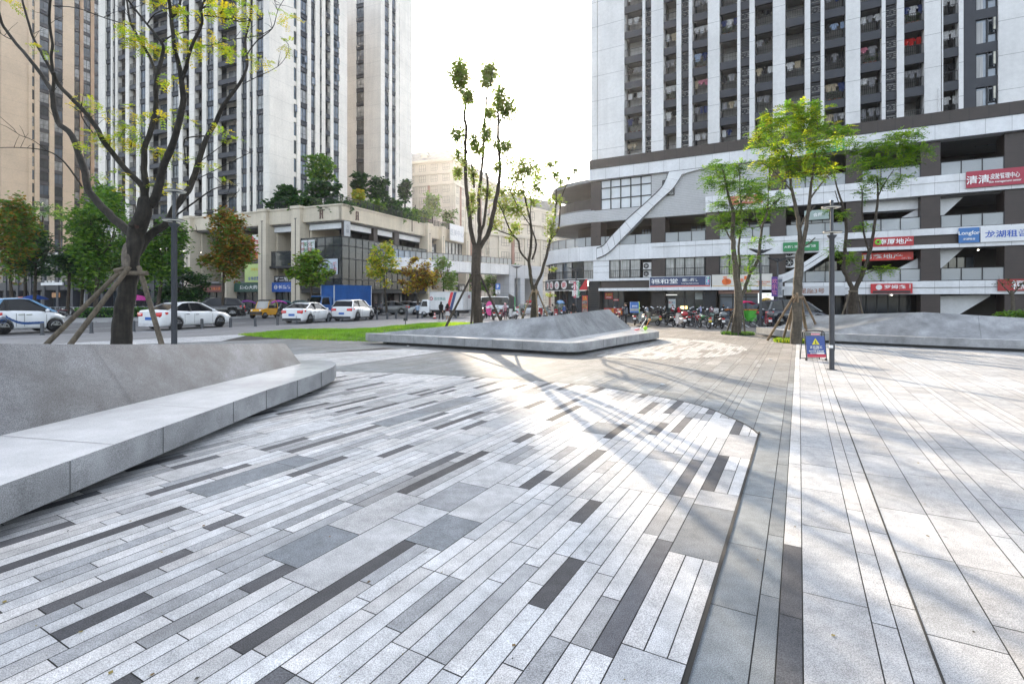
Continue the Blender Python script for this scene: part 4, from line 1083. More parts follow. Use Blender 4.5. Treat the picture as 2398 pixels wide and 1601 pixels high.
msign(1794.5, 1.55, 'bright menu panel with a picture of a salad', wpx(1777, 1813), 1.0, (.85, .85, .8), [('轻食', .3, .8, .14, (.3, .5, .1))], o=.9, glow=.15,
      extra=lambda r, w, h: [(_b := MB()), _b.ell((.05 * w, -.03, h * .3), (.32 * w, .02, h * .22), mat('salad_picture', (.55, .35, .05), .6, noise_=((5., .7), (14., .7)))), _b.build('picture', r)])
def hang_banner(px, y0, y1, d, w, bg, txt, tc, label, name='hanging_banner'):
    p0 = P(px, y1, d); h = P(px, y0, d).z - p0.z
    r = sign(name, label, p0, F0_.rz, w, h, bg, [(txt, 0, .5, .8, tc, dict(stack=True))] if txt else [], depth=.04, cat='banner'); return r
hang_banner(1814, 648, 694, 39.5, .43, (.10, .04, .25), '欢乐家', (.6, .2, .35), 'narrow purple banner on the lamp post by the dark van')
hang_banner(1827, 648, 696, 39.5, .33, (.50, .50, .54), '健康生活', (.10, .14, .2), 'narrow pale grey banner beside the purple one')
hang_banner(1346, 660, 697, 47, .24, (.55, .10, .16), '小厨', W_, 'narrow pink banner on the lamp post by the round sign')
hang_banner(1352.5, 657, 697, 47, .26, (.52, .58, .58), '开业', (.1, .35, .2), 'narrow pale banner beside the pink one')
# curved black restaurant sign
r = thing('restaurant_sign', 'curved black restaurant sign with white discs and a red end', 'sign', FR.pt(SARC - 4, .3, 3.0)); rs0, rs1 = SARC - 14.5, S(1377)
b = MB(); FR.band(b, rs0, S(1357), .2, .32, 3.0, 4.25, mat('black_tile', (.02, .022, .024), .3, noise_=(6., .2), jz=(.21, 0, .02, 2.2))); b.build('board', r, True)
b = MB(); FR.poly(b, [(S(1357) + .02, 3.0), (rs1, 3.0), (rs1, 4.25), (S(1374), 4.25)], .2, .32, mat('red_tile', (.52, .02, .03), .3, noise_=(6., .15), jz=(.21, 0, .02, .6))); FR.poly(b, [(S(1357) + .02, 3.0), (S(1374), 4.25), (S(1357) + .02, 4.25)], .2, .32, BLACK); b.build('red_panel', r, True)
b = MB(); FR.band(b, rs0, rs1, .2, .36, 2.94, 2.995, WHITE); FR.band(b, rs0, rs1, .2, .36, 4.255, 4.31, WHITE); b.build('frame', r, True)
for ch, px in (('龙', 1283.3), ('坛', 1291.5), ('小', 1304.3), ('厨', 1321)):
    best = min((SARC - i * .05 for i in range(0, 300)), key=lambda t: abs(FR.pt(t, .33, 3.6).x / FR.pt(t, .33, 3.6).y * FPX + CX - px) + (0 if t > SARC - 13.5 else 99))
    p, n = FR.fr(best); q = FR.pt(best, .34, 3.62); rzz = atan2(n.x, -n.y)
    b = MB(); b.cyl((0, -.02, 0), (0, .02, 0), .50, WHITE, 22); add_text(b, ch, 0, 0, .62, plain((.5, .02, .03), .5, 'red_letter'), -.03); o = b.build('lettering_disc', r); o.location = q - r.location; o.rotation_euler = (0, 0, rzz)
p, n = FR.fr(S(1350) if S(1350) > SARC else SARC - 5); t_ = S(1347)
b = MB(); add_text(b, '火锅', 0, -.3, .25, WHITE, -.02); b.box(-.6, .6, -.01, .01, .1, .42, WHITE); add_text(b, '重庆味道', 0, .26, .18, plain((.3, .1, .1), .5, 'letter'), -.03)
tt = min((SARC - i * .05 for i in range(0, 200)), key=lambda t: abs(FR.pt(t, .33, 3.6).x / FR.pt(t, .33, 3.6).y * FPX + CX - 1341)); p, n = FR.fr(tt)
o = b.build('lettering', r); o.location = FR.pt(tt, .34, 3.7) - r.location; o.rotation_euler = (0, 0, atan2(n.x, -n.y))
# red posters by the restaurant and in the shop window
p = F0_.pt(S(1371), .2, .35); sign('menu_board', 'tall red and yellow menu board beside the restaurant', p, F0_.rz, wpx(1364, 1377), 2.0, (.45, .03, .03),
    [('烤鱼', 0, .9, .10, (.8, .6, .05)), ('火锅 串串', 0, .78, .06, (.8, .6, .05))], depth=.05, cat='menu board', extra=lambda r, w, h: [(_b := MB()), [_b.box(-w * .45, w * .45, -.012, -.001, h * (.04 + .235 * i), h * (.24 + .235 * i), mat('food_picture_%d' % i, ((.3, .22, .2), (.35, .2, .08), (.25, .22, .2))[i], .6, noise_=((4., .6), (12., .6)))) for i in range(3)], _b.build('picture', r)])
p = F0_.pt(S(1420), -.85, 1.95); sign('window_poster', 'red poster with yellow characters in the dark shop window', p, F0_.rz, wpx(1410, 1429), .75, (.5, .03, .03), [('名酒行', 0, .68, .34, (.75, .55, .05)), ('专营名酒', 0, .25, .2, W_)], depth=.03, cat='poster')
p = F0_.pt(S(1437), -.85, 1.75); sign('window_poster', 'small red and white strip poster in the dark shop window', p, F0_.rz, wpx(1431, 1444), .2, (.55, .03, .05), [('名酒特卖', 0, .5, .6, W_)], depth=.03, cat='poster')
p = F0_.pt(S(1430), -.85, .15); sign('window_display', 'row of red and orange gift boxes in the dark shop window', p, F0_.rz, wpx(1410, 1453), .75, (.5, .05, .03), [], depth=.1, cat='window display',
    extra=lambda r, w, h: [(_b := MB()), [_b.box(-w / 2 + w * i / 7 + .03, -w / 2 + w * (i + 1) / 7 - .03, -.12, -.001, .05, h * (.8 + .15 * (i % 2)), plain(((.62, .22, .03), (.55, .06, .04), (.6, .35, .3))[i % 3], .5, 'gift')) for i in range(7)], _b.build('gift_box', r)])
p = F0_.pt(S(1570), -.8, 1.0); sign('window_poster', 'white notice board beside the pharmacy door', p, F0_.rz, wpx(1562, 1579), .95, (.6, .62, .64), [('告示', -.3, .6, .25, (.5, .1, .05)), ('便民', .4, .6, .2, (.1, .35, .5))], depth=.04, cat='notice board')
p = F0_.pt(S(1637), -.8, 1.9); sign('window_poster', 'plain pale blind behind the pharmacy window', p, F0_.rz, wpx(1624, 1649), .72, (.42, .46, .46), [], depth=.04, cat='blind')
# ================================================================ tower above the mall
cD = Vector((37.29 , 47.5, 0)); fD = Fac(cD, DR)
z3 = lambda v: 1300 + v * .2679; z4 = lambda v: 1800 + v * .2678
colsD = [('w', 1386, z3(372)), ('w', z3(377), z3(610)), ('B', z3(610), z3(768)), ('P', z3(768), z3(791)), ('L', z3(791), z3(845)), ('P', z3(845), z3(951)), ('B', z3(951), z3(1065)), ('P', z3(1065), z3(1105)), ('L', z3(1105), z3(1172)), ('P', z3(1172), z3(1202)), ('B', z3(1202), z3(1338)), ('P', z3(1338), z3(1440)), ('B', z3(1440), z3(1594)), ('P', z3(1594), z3(1621)), ('L', z3(1621), z3(1700)), ('P', z3(1700), z3(1746)), ('B', z3(1746), z3(1904)), ('P', z3(1904), z3(2012)),
         ('B', 1839, z4(315)), ('P', z4(315), z4(364)), ('L', z4(364), z4(454)), ('P', z4(454), z4(486)), ('B', z4(486), z4(671)), ('P', z4(671), z4(799)), ('B', z4(799), z4(985)), ('P', z4(985), z4(1019)), ('L', z4(1019), z4(1117)), ('P', z4(1117), z4(1180)), ('B', z4(1180), z4(1356)), ('P', z4(1356), z4(1500)), ('P', z4(1508), z4(1520)), ('B', z4(1520), z4(1656)), ('P', z4(1656), z4(1696)), ('d', z4(1696), z4(1806)), ('V', z4(1806), z4(2000)), ('w', z4(2000), 2700)]
DZ0, DZ1, DPH = 16.8, 45.0, 20.7 - 6
towD = thing('apartment_tower', 'white and charcoal apartment tower with laundry balconies above the mall', 'tower block', fD.pt(0, 0, DZ0), fD.rz)
class DMB(MB):
    def build(s, name, parent, world=False):
        M = Matrix.Rotation(-fD.rz, 3, 'Z'); s.v = [tuple(M @ (Vector(v) - towD.location)) for v in s.v]
        return MB.build(s, name, parent)
wall = DMB(); darkw = DMB()
def tl_(p): return (Matrix.Rotation(-fD.rz, 3, 'Z') @ (p - towD.location))
floorsD = [DPH + 3 * i for i in range(0, 11) if DPH + 3 * i < DZ1]
balconies = []
ncol = 0
LOUV = mat('louvre', (.05, .052, .06), .5, noise_=(2., .1))
GLD = mat('balcony_door_glass', (.11, .13, .16), .05, 0, 1.0, noise_=(.6, .35))
for ty, a, c in colsD:
    t0, t1 = fD.px(a), fD.px(c)
    if ty == 'P': fD.box(wall, t0, t1, -1.7, .30, DZ0, DZ1, CLADR)
    elif ty == 'w': fD.box(wall, t0, t1, -1.7, .25, DZ0, DZ1, CLADR)
    elif ty == 'd': fD.box(darkw, t0, t1, -1.7, .1, DZ0, DZ1, DARK2)
    elif ty == 'L':
        fD.box(darkw, t0, t1, -1.7, -.9, DZ0, DZ1, DARK)
        for zf in floorsD:
            if zf < DZ0 - 1: continue
            b = DMB(); fD.box(b, t0 + .01, t1 - .01, -.5, .05, max(zf, DZ0), zf + .8, DARK2)
            for i in range(12): z = zf + .86 + i * .175; fD.box(b, t0 + .02, t1 - .02, -.1, -.02, z, z + .075, LOUV)
            fD.box(b, t0 + .01, t1 - .01, -.3, .0, zf + 1.84, zf + 1.95, DARK2)
            b.build('louvre_panel', towD)
            for dz in ((.9,) if R.random() < .3 else (.9, 2.0)):
                if zf + dz < DZ0: continue
                o = outdoor_unit(towD, None, tl_(fD.pt((t0 + t1) / 2 + .05, -.14, zf + dz)), 0, min(.85, (t1 - t0) * .8), .68)
    elif ty == 'V':
        fD.box(darkw, t0, t1, -1.7, -.35, DZ0, DZ1, DARK)
        for zf in floorsD:
            if zf < DZ0 - 2.5: continue
            if zf + .8 > DZ0: b = DMB(); fD.box(b, t0, t1, -.34, .1, max(zf - .1, DZ0), zf + .75, DARK2); b.build('spandrel', towD)
            b = DMB(); z0_, z1_ = zf + .77, zf + 2.88; tm = t0 + (t1 - t0) * .55
            fD.box(b, t0 + .08, tm - .05, -.2, -.15, z0_, z1_, mat('pale_window_glass', (.24, .29, .35), .06, 0, 1.0, noise_=(.6, .3))); fD.box(b, tm + .05, t1 - .08, -.2, -.15, z0_, z0_ + .75, MATS['pale_window_glass']); fD.box(b, tm + .05, t1 - .08, -.22, -.17, z0_ + .8, z1_, GLASS)
            fD.box(b, tm - .05, tm + .05, -.25, .02, z0_, z1_, METAL); fD.box(b, tm, t1, -.25, .0, z0_ + .73, z0_ + .82, METAL); fD.box(b, t0, t0 + .08, -.25, .0, z0_, z1_, METAL); fD.box(b, t1 - .08, t1, -.25, .0, z0_, z1_, METAL)
            fD.box(b, t0 + .1, t0 + .55, -.148, -.142, z0_ + .02, z1_ - .2, mat('white_curtain', (.5, .5, .5), .8, streak=((12., 12., .3), .35)))
            if zf < 28: fD.box(b, tm + .25, t1 - .12, .28, .33, z0_ + .85, z1_ - .05, METAL); fD.box(b, tm + .33, t1 - .2, .331, .336, z0_ + .93, z1_ - .13, mat('sun_tinted_sash_glass', (.42, .40, .30), .1, 0, 1.0, noise_=(2., .4)))  # sunlight is put into the glass colour of the open sash
            b.build('window', towD)
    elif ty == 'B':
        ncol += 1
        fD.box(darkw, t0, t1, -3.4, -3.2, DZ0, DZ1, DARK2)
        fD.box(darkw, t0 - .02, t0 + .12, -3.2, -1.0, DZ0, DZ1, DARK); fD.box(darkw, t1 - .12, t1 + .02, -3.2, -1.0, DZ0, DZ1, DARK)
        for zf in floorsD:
            if zf + 3 < DZ0 + .4: continue
            b = DMB(); za = max(zf, DZ0); w = t1 - t0
            if zf + .8 > DZ0:
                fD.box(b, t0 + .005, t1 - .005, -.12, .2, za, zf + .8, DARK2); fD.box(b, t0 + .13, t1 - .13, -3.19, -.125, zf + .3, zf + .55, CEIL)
            bal = b.build('balcony', towD)
            b = DMB(); railing(b, fD, t0 + .03, t1 - .03, .03, max(zf + .8, DZ0), .95, .15); b.build('railing', bal)
            b = DMB(); d0, d1 = t0 + w * R.uniform(.12, .3), t1 - w * R.uniform(.05, .2); ztop = zf + .8 + R.uniform(1.75, 2.0)
            fD.box(b, d0, d1, -3.15, -3.1, zf + .82, ztop, GLD); dm = (d0 + d1) / 2
            for q in (d0, dm, d1): fD.box(b, q - .04, q + .04, -3.1, -3.04, zf + .82, ztop, METAL)
            fD.box(b, d0, d1, -3.1, -3.04, ztop - .05, ztop + .05, METAL); b.build('sliding_door', bal)
            balconies.append((ncol, t0, t1, zf + .8))
wall.build('wall', towD); darkw.build('dark_wall', towD)
b = DMB(); b.prism([fD.pt(fD.px(1386), -1.71, DZ0), fD.pt(fD.px(2700), -3.42, DZ0), fD.pt(fD.px(2700), -18, DZ0), fD.pt(fD.px(1386), -18, DZ0)], [fD.pt(fD.px(1386), -1.71, DZ1), fD.pt(fD.px(2700), -3.42, DZ1), fD.pt(fD.px(2700), -18, DZ1), fD.pt(fD.px(1386), -18, DZ1)], CLADR)
b.build('core_wall', towD)
# drain pipes with yellow elbows at the foot of the tower
YEL = plain((.6, .42, .03), .4, 'yellow_pipe')
for px, wh in ((1599, 1), (2090, 1), (2196, 0)):
    t = fD.px(px); b = DMB(); b.tube([fD.pt(t - .9, .45, 18.3), fD.pt(t + .3, .45, 18.25)] if wh else [fD.pt(t, .42, 16.9), fD.pt(t, .42, 21)], .05, WHITE, 8)
    b.tube([fD.pt(t, .45, 18.2), fD.pt(t, .45, 17.8), fD.pt(t + .3, .45, 17.75), fD.pt(t + .3, .45, 17.4)], .06, YEL, 8); b.build('drain_pipe', towD)
# drying washing, one top-level thing per balcony
LCOL = [('white', (.62, .62, .63)), ('pale blue', (.33, .42, .58)), ('red', (.5, .03, .03)), ('black', (.03, .03, .035)), ('grey', (.28, .28, .30)), ('dark blue', (.05, .07, .18)), ('pink', (.55, .2, .27)), ('beige', (.45, .38, .28))]
ordn = ['first', 'second', 'third', 'fourth', 'fifth', 'sixth', 'seventh', 'eighth', 'ninth', 'tenth', 'eleventh', 'twelfth']
for ci, t0, t1, zb in balconies:
    fl = int(round((zb - 15.5) / 3)); 
    if fl < 1 or R.random() < .22 or zb > 40: continue
    cn, col = LCOL[R.choice((0, 0, 0, 1, 2, 3, 3, 4, 4, 5, 5, 6, 7, 0))]; w = t1 - t0; n = R.randint(2, 5)
    r = thing('hanging_laundry', '%s washing hung %s floor up in balcony column %s from the open sky' % (cn, ordn[min(fl - 1, 11)], ordn[ci - 1]), 'laundry', fD.pt((t0 + t1) / 2, -.7, zb + 1.95), fD.rz, 'washing drying on the balconies of the right tower')
    b = MB(); b.cyl((-w * .45, 0, 0), (w * .45, 0, 0), .015, METAL, 6); b.build('rail', r)
    b = MB(); x = -w * .4
    for i in range(n):
        ww = R.uniform(.3, .55); hh = R.uniform(.5, 1.0); c2 = col if R.random() < .6 else LCOL[R.choice((0, 3, 4, 5, 7))][1]; m = cloth(c2); y = R.uniform(-.03, .03)
        kk = 6; ring = []
        for j in range(kk + 1):
            fx = x + ww * j / kk; yy = y + .035 * sin(j * 2.2 + i)
            ring.append([(fx, yy - .012, -hh + .06 * sin(j * 1.7)), (fx, yy + .012, -hh + .06 * sin(j * 1.7)), (fx, yy + .012, -.03), (fx, yy - .012, -.03)])
        b.loft(ring, m, False, True)
        if R.random() < .6:     # sleeves
            for sgn, xx in ((-1, x), (1, x + ww)): b.cbox((xx + sgn * .05, y, -.2), (.14, .05, .3), m, M=Matrix.Rotation(sgn * -.5, 3, 'Y'))
        x += ww + R.uniform(.05, .3)
        if x > w * .32: break
    b.build('garment', r)
# plants and cloths on a few balconies
for i, (ci, t0, t1, zb) in enumerate(balconies):
    if i % 6 == 2 and DZ0 + 1 < zb < 38:
        r = thing('balcony_plants', 'leafy green pot plants %s floor up in balcony column %s from the open sky' % (ordn[min(int(round((zb - 15.5) / 3)) - 1, 11)], ordn[ci - 1]), 'pot plants', fD.pt((t0 + t1) / 2, -.35, zb), fD.rz, 'pot plants on the balconies of the right tower')
        b = MB(); w = (t1 - t0) * .7; LG = leafmat('leaf_balcony', (.06, .13, .03))
        for q in range(90):
            p = Vector((R.uniform(-w / 2, w / 2), R.uniform(-.2, .2), R.uniform(.25, 1.05))); a = R.uniform(0, 6.3); e = Vector((cos(a), sin(a), R.uniform(-.4, .6))) * .12; f_ = Vector((-sin(a), cos(a), 0)) * .05
            b.quad(p, p + e * .5 + f_, p + e, p + e * .5 - f_, LG)
        b.build('leaves', r); b = MB()
        for q in range(3): b.tube([(-w / 3 + q * w / 3, 0, 0), (-w / 3 + q * w / 3, 0, .3)], [.1, .15], plain((.2, .08, .05), .7, 'pot'), 10)
        b.build('pot', r)
r = sign('banner', 'white banner with blue orange and green characters at the foot of the tower', fD.pt(fD.px(1484), .35, 17.95), fD.rz, fD.px(1503) - fD.px(1463), .95, (.72, .72, .72),
         [('育', -.28, .5, .75, (.04, .12, .5)), ('书', .22, .5, .75, (.75, .22, .03)), ('屋', .72, .5, .75, (.02, .35, .2))], depth=.05, cat='banner')
# ================================================================ footbridge
fb = thing('footbridge', 'pale panelled footbridge with a glass railing crossing the side street', 'footbridge', (-12, 84, 0))
A_ = P(985, 606, 78); B_ = P(1198, 620, 92); 
dB = (B_ - A_); dB.z = 0; LB = dB.length; FB = Fac((A_.x, A_.y), (dB.x, dB.y))
zt, zb = A_.z, A_.z - 1.75
b = MB(); FB.box(b, -6, LB, -3.2, 0, zb, zt, WHITEP); b.build('deck', fb, True)
b = MB(); FB.box(b, -6, LB, -.06, -.03, zt + .1, zt + 1.05, RGLASS)
FB.box(b, -6, LB, -.1, .0, zt + 1.05, zt + 1.12, RAIL)
for i in range(26): t = -6 + (LB + 6) * i / 25; FB.box(b, t - .03, t + .03, -.02, .04, zt, zt + 1.05, RAIL)
b.build('railing', fb, True)
b = MB()
p0, p1 = LB - .2, LB + 6.0
PORT = mat('portal_panel', (.50, .52, .56), .4, noise_=(.4, .1), jz=(1.5, 0, .03, .5), jx=(1.3, 0, .03, .5))
t1a, t1b = FB.px(1192), FB.px(1204); t2a, t2b = FB.px(1218), FB.px(1228)
FB.box(b, t1a, t1b, -3.2, .1, 0, zb + .5, PORT); FB.box(b, t2a, t2b, -3.2, .1, 0, zb + .5, PORT); FB.box(b, t1a, FB.px(1272), -3.2, .12, zb - .6, zt + .05, PORT)
FB.box(b, FB.px(1232), FB.px(1246), -5.4, -4.3, 0, zb - .6, PORT); FB.box(b, FB.px(1256), FB.px(1270), -3.2, .1, 0, zb - .6, PORT)
b.build('pier', fb, True)
b = MB(); s0 = FB.pt(FB.px(1226), -3.6, zb + .6); s1 = FB.pt(FB.px(1205), -6, 1.2)
b.hexa([s1 + Vector((0, 0, -.5)), s1 + Vector((0, 2, -.5)), s0 + Vector((0, 2, -.5)), s0 + Vector((0, 0, -.5)), s1 + Vector((0, 0, .3)), s1 + Vector((0, 2, .3)), s0 + Vector((0, 2, .3)), s0 + Vector((0, 0, .3))], plain((.22, .15, .11), .6, 'stair_flight')); b.build('stair', fb, True)
# ================================================================ far apartment houses in the haze
OLD = mat('hazed_cream_wall', (.62, .57, .49), .8, noise_=((.2, .1), (2., .05)), jz=(3.2, 0, .12, .85)); OLDR = mat('old_red_brick', (.36, .22, .18), .8, noise_=(.6, .15)); ROOFM = mat('grey_roof_tiles', (.24, .24, .23), .8, noise_=(.8, .2), jz=(.4, 0, .06, .7))  # cream walls paled: distance haze and glow are put into the colour
def far_house(name, label, corner, dl, wl, dr, wr, floors, fh, red=3, roof=7.0):
    r = thing(name, label, 'apartment house', (corner[0], corner[1], 0)); H = floors * fh; b = MB(); rb = MB(); cnt = [0]; mass = MB()
    fl = Fac(corner, dl); fr_ = Fac(corner, dr)
    pts = [fl.pt(-wl, 0, 0), fl.pt(0, 0, 0), fr_.pt(wr, 0, 0), fr_.pt(wr, 0, 0) + Vector((fl.pt(-wl, 0, 0) - fl.pt(0, 0, 0)))]
    b.prism(pts, [p + Vector((0, 0, H)) for p in pts], OLD); b.build('wall', r, True)
    c = sum(pts, Vector()) / 4; up = [(p.lerp(c, .28)) + Vector((0, 0, H + roof)) for p in pts]; ev = [c + (p - c) * 1.04 + Vector((0, 0, H)) for p in pts]; ev2 = [p + Vector((0, 0, .7)) for p in ev]
    b = MB(); b.prism(ev, ev2, OLD); b.build('cornice', r, True)
    b = MB(); b.prism([p + Vector((0, 0, .02)) for p in ev2], up, ROOFM); rf = b.build('roof', r, True)
    b = MB()
    for f, w, sgn in ((fl, wl, -1), (fr_, wr, 1)):
        for q in (.3, .5, .7):
            t = sgn * w * q; f.box(b, t - .9, t + .9, -4, -1.2, H + .8, H + 2.6, OLD); f.poly(b, [(t - 1.3, H + 2.601), (t + 1.3, H + 2.601), (t, H + 3.9)], -4.2, -1.0, OLD)
    b.build('dormer', rf, False).location = -r.location
    for f, w, sgn in ((fl, wl, -1), (fr_, wr, 1)):
        n = int(w / 4.2)
        for i in range(n):
            t = sgn * (2.4 + i * (w - 3) / n)
            f.box(rb, t - 2.0, t - 1.35, -.1, .35, 0, H - 2 * fh - .1 * (i % 2), OLDR if i % 2 else OLD)
            for k in range(floors): put_window(r, f, t, .03, k * fh + .9, 2.1, 1.9, R.choice('gcb'), cnt, mass)
        for k in (2, floors - 2, floors - 1): f.box(rb, -w if sgn < 0 else 0, 0 if sgn < 0 else w, -.05, .45, k * fh - .25, k * fh + .1, OLD)
    rb.build('trim', r, True)
    if mass.v: tag(mass.build('window_range', r, True), kind='stuff')
    return r
c1 = P(1062, 700, 150)
far_house('apartment_house', 'hazy cream apartment house with a grey dormer roof at the end of the side street', (c1.x, c1.y), (.95, -.31), 34, (.31, .95), 44, 13, 3.25, roof=5.5)
c2 = P(1180, 700, 175)
far_house('apartment_house', 'hazy red brown apartment house behind the slimmer street tree', (c2.x, c2.y), (.97, -.24), 26, (.24, .97), 40, 9, 3.3, roof=4)
c3 = P(1262, 700, 120)
far_house('apartment_house', 'pale hazy corner house glimpsed beside the rounded mall end', (c3.x, c3.y), (.8, .6), 14, (.6, .8), 22, 7, 3.2, roof=3)
# planted wooded slope closing the side street
b = MB(); HB = mat('wooded_slope', (.05, .075, .03), .95, noise_=((.1, .4), (.8, .3)))
vs = []; nx, ny = 40, 8
for j in range(ny + 1):
    for i in range(nx + 1): x = -120 + i * 10; y = 210 + j * 14; vs.append((x, y, (j / ny) ** .8 * 9 + 3 * noise.noise((x * .02, y * .02, 1)) * min(1, j)))
b.add(vs, [(j * (nx + 1) + i, j * (nx + 1) + i + 1, (j + 1) * (nx + 1) + i + 1, (j + 1) * (nx + 1) + i) for j in range(ny) for i in range(nx)], HB, True); tag(b.build('hill'), kind='structure')

# ================================================================ trees
BARK = mat('dark_bark', (.030, .025, .019), .9, noise_=((1.6, .35), (9., .3)), streak=((16., 16., 1.6), .55), bump=(14., .9), lines=(2.5, 2.5, .35))
BARK2 = mat('brown_bark', (.055, .043, .031), .9, noise_=((1.6, .3), (9., .3)), streak=((16., 16., 1.6), .4), bump=(16., .8), lines=(2.5, 2.5, .4))
BARK3 = mat('grey_bark', (.095, .08, .06), .9, noise_=((1.6, .3), (9., .3)), streak=((16., 16., 1.6), .3), bump=(16., .6), lines=(2.5, 2.5, .4))
LY = [leafmat('leaf_yellow_green', (.40, .44, .04), .5), leafmat('leaf_fresh_green', (.24, .36, .04), .5), leafmat('leaf_yellow', (.52, .42, .04), .5)]
LG = [leafmat('leaf_mid_green', (.095, .21, .035), .42), leafmat('leaf_deep_green', (.055, .135, .03), .38), leafmat('leaf_light_green', (.15, .26, .035), .45)]
LD = [leafmat('leaf_dark_green', (.022, .06, .025), .3), leafmat('leaf_blue_green', (.03, .085, .035), .3), leafmat('leaf_deep_green', (.042, .105, .025), .35)]
LO = [leafmat('leaf_rust', (.24, .10, .025), .4), leafmat('leaf_olive', (.13, .14, .03), .4), leafmat('leaf_amber', (.30, .17, .03), .45)]
LB_ = [leafmat('leaf_bronze_green', (.10, .12, .035), .4), leafmat('leaf_mid_green', (.095, .21, .035), .42), leafmat('leaf_deep_green', (.055, .135, .03), .38)]
LT = [leafmat('leaf_grey_green', (.23, .27, .12), .5), leafmat('leaf_soft_green', (.20, .31, .09), .55), leafmat('leaf_bronze', (.24, .24, .09), .5)]
def smooth_path(pts, k=4):
    q = []
    for i in range(len(pts) - 1):
        a, c, d, e = [Vector(x) for x in (pts[max(i - 1, 0)], pts[i], pts[i + 1], pts[min(i + 2, len(pts) - 1)])]
        for j in range(k):
            t = j / k; q.append(.5 * (2 * c + (d - a) * t + (2 * a - 5 * c + 4 * d - e) * t * t + (3 * c - a - 3 * d + e) * t ** 3))
    q.append(Vector(pts[-1])); return q
def sprig(mb, p, d, L, ms, n=6, lw=.035, ll=.13):
    d = d.normalized(); s = d.cross(Vector((0, 0, 1)))
    s = s.normalized() if s.length > .1 else Vector((1, 0, 0)); u = s.cross(d)
    m = R.choice(ms)
    for i in range(n):
        t = (i + 1) / n; q = p + d * L * t - Vector((0, 0, L * .28 * t * t))
        for sg in (-1, 1):
            a = (s * sg + d * .45 + u * R.uniform(-.35, .35)).normalized() * ll * R.uniform(.75, 1.2); w = d * lw
            mb.add([q, q + a * .45 + w, q + a, q + a * .55 - w], [(0, 1, 2, 3)], m)
def blob(mb, p, n, rx, ry, rz_, ms, size, mode='leaf'):
    for i in range(n):
        v = Vector((R.gauss(0, 1), R.gauss(0, 1), R.gauss(0, 1))).normalized() * (R.random() ** .6 * 1.18)
        q = p + Vector((v.x * rx, v.y * ry, v.z * rz_))
        if mode == 'sprig':
            sprig(mb, q, Vector((v.x + R.uniform(-.5, .5), v.y + R.uniform(-.5, .5), R.uniform(-.35, .35))), size * 3.2, ms, 5, size * .28, size * 1.1)
        else:
            a = R.uniform(0, 6.283); z = R.uniform(-.8, .5); d = Vector((cos(a), sin(a), z)).normalized() * size * R.uniform(.7, 1.35); s = d.cross(Vector((R.uniform(-1, 1), R.uniform(-1, 1), 1))).normalized() * size * .33
            mb.add([q, q + d * .5 + s, q + d, q + d * .5 - s], [(0, 1, 2, 3)], R.choice(ms))
def px_tree(name, label, Z, limbs, crowns, bark, leaves, size, mode, base_z=0.0, depth=.35, seed=1, scarf=None, dens_=1.0, twig=True, spread=.48, thin=.85):
    """limbs: lists of (px, py, radius in px) at distance Z; crowns: (px, py, rx, ry, n)"""
    global R
    keep = R; R = random.Random(seed); s = Z / FPX
    bx = (limbs[0][0][0] - CX) / FPX * Z; r = thing(name, label, 'tree', (bx, Z, base_z)); b = MB(); ends = []
    for li, L in enumerate(limbs):
        slope = 0 if li == 0 else R.uniform(-depth, depth) * 1.6; pts = []; rad = []; acc = 0
        y0 = 0
        if li > 0:       # begin at the depth of the nearest point already placed
            c = [(abs(e[0] - L[0][0]) + abs(e[1] - L[0][1]), e[2]) for e in ends]; y0 = min(c)[1]
        for i, (x, y, rr) in enumerate(L):
            if i: acc += math.hypot(x - L[i - 1][0], y - L[i - 1][1]) * s
            yy = y0 + slope * acc * .6 + (0 if i == 0 else .03 * acc * R.uniform(-1, 1)); q = P(x, y, Z + yy); pts.append(q); rad.append(max(rr * s * (thin if li else 1), .006)); ends.append((x, y, yy))
        sp_ = smooth_path(pts, 4); rs = []
        for i in range(len(pts) - 1):
            for j in range(4): rs.append(rad[i] + (rad[i + 1] - rad[i]) * j / 4)
        rs.append(rad[-1]); big = max(rad) > .07
        jit = [v + Vector((noise.noise(v * 3.1), noise.noise(v * 3.1 + Vector((7, 0, 0))), 0)) * min(.5 * rs[i], .05) for i, v in enumerate(sp_)]
        if li == 0: jit[0].z = base_z - .05
        b.tube(jit, rs, bark, 14 if big else 6)
        if twig and li > 0 and rad[-1] < .05:      # fine twigs
            for q in range(3):
                i = R.randint(len(jit) // 2, len(jit) - 1); d = Vector((R.uniform(-1, 1), R.uniform(-1, 1), R.uniform(0, 1))).normalized() * R.uniform(.25, .7)
                b.tube([jit[i], jit[i] + d * .5 + Vector((0, 0, .03)), jit[i] + d], [.009, .006, .003], bark, 4)
    b.build('trunk', r, True)
    b = MB()
    for (x, y, rx, ry, n) in crowns:
        c = [(math.hypot(e[0] - x, e[1] - y), e[2]) for e in ends]; yy = min(c)[1] + R.uniform(-.3, .3)
        q = P(x, y, Z + yy); k = max(3, int(n * dens_))
        sub = 1 if k < 25 else max(2, int(k / 22))
        for j in range(sub):
            v = Vector((R.uniform(-1, 1), R.uniform(-1, 1), R.uniform(-1, 1)))
            if v.length > 1: v.normalize()
            o = Vector((v.x * rx * s * .75, v.y * rx * s * .7, v.z * ry * s * .75)) if sub > 1 else Vector()
            f_ = spread if sub > 1 else 1
            blob(b, q + o, k // sub, rx * s * f_, rx * s * f_ * .9, ry * s * f_, leaves, size, mode)
            if sub > 1 and j % 2 == 0 and twig: b.tube([q + Vector((0, 0, -ry * s * .6)), q + o * .6, q + o], [.016, .01, .004], bark, 4)
    if b.v: b.build('crown', r, True)
    R = keep
    return r
zz = lambda pts, ox, oy, k: [(ox + x * k, oy + y * k, w) for x, y, w in pts]
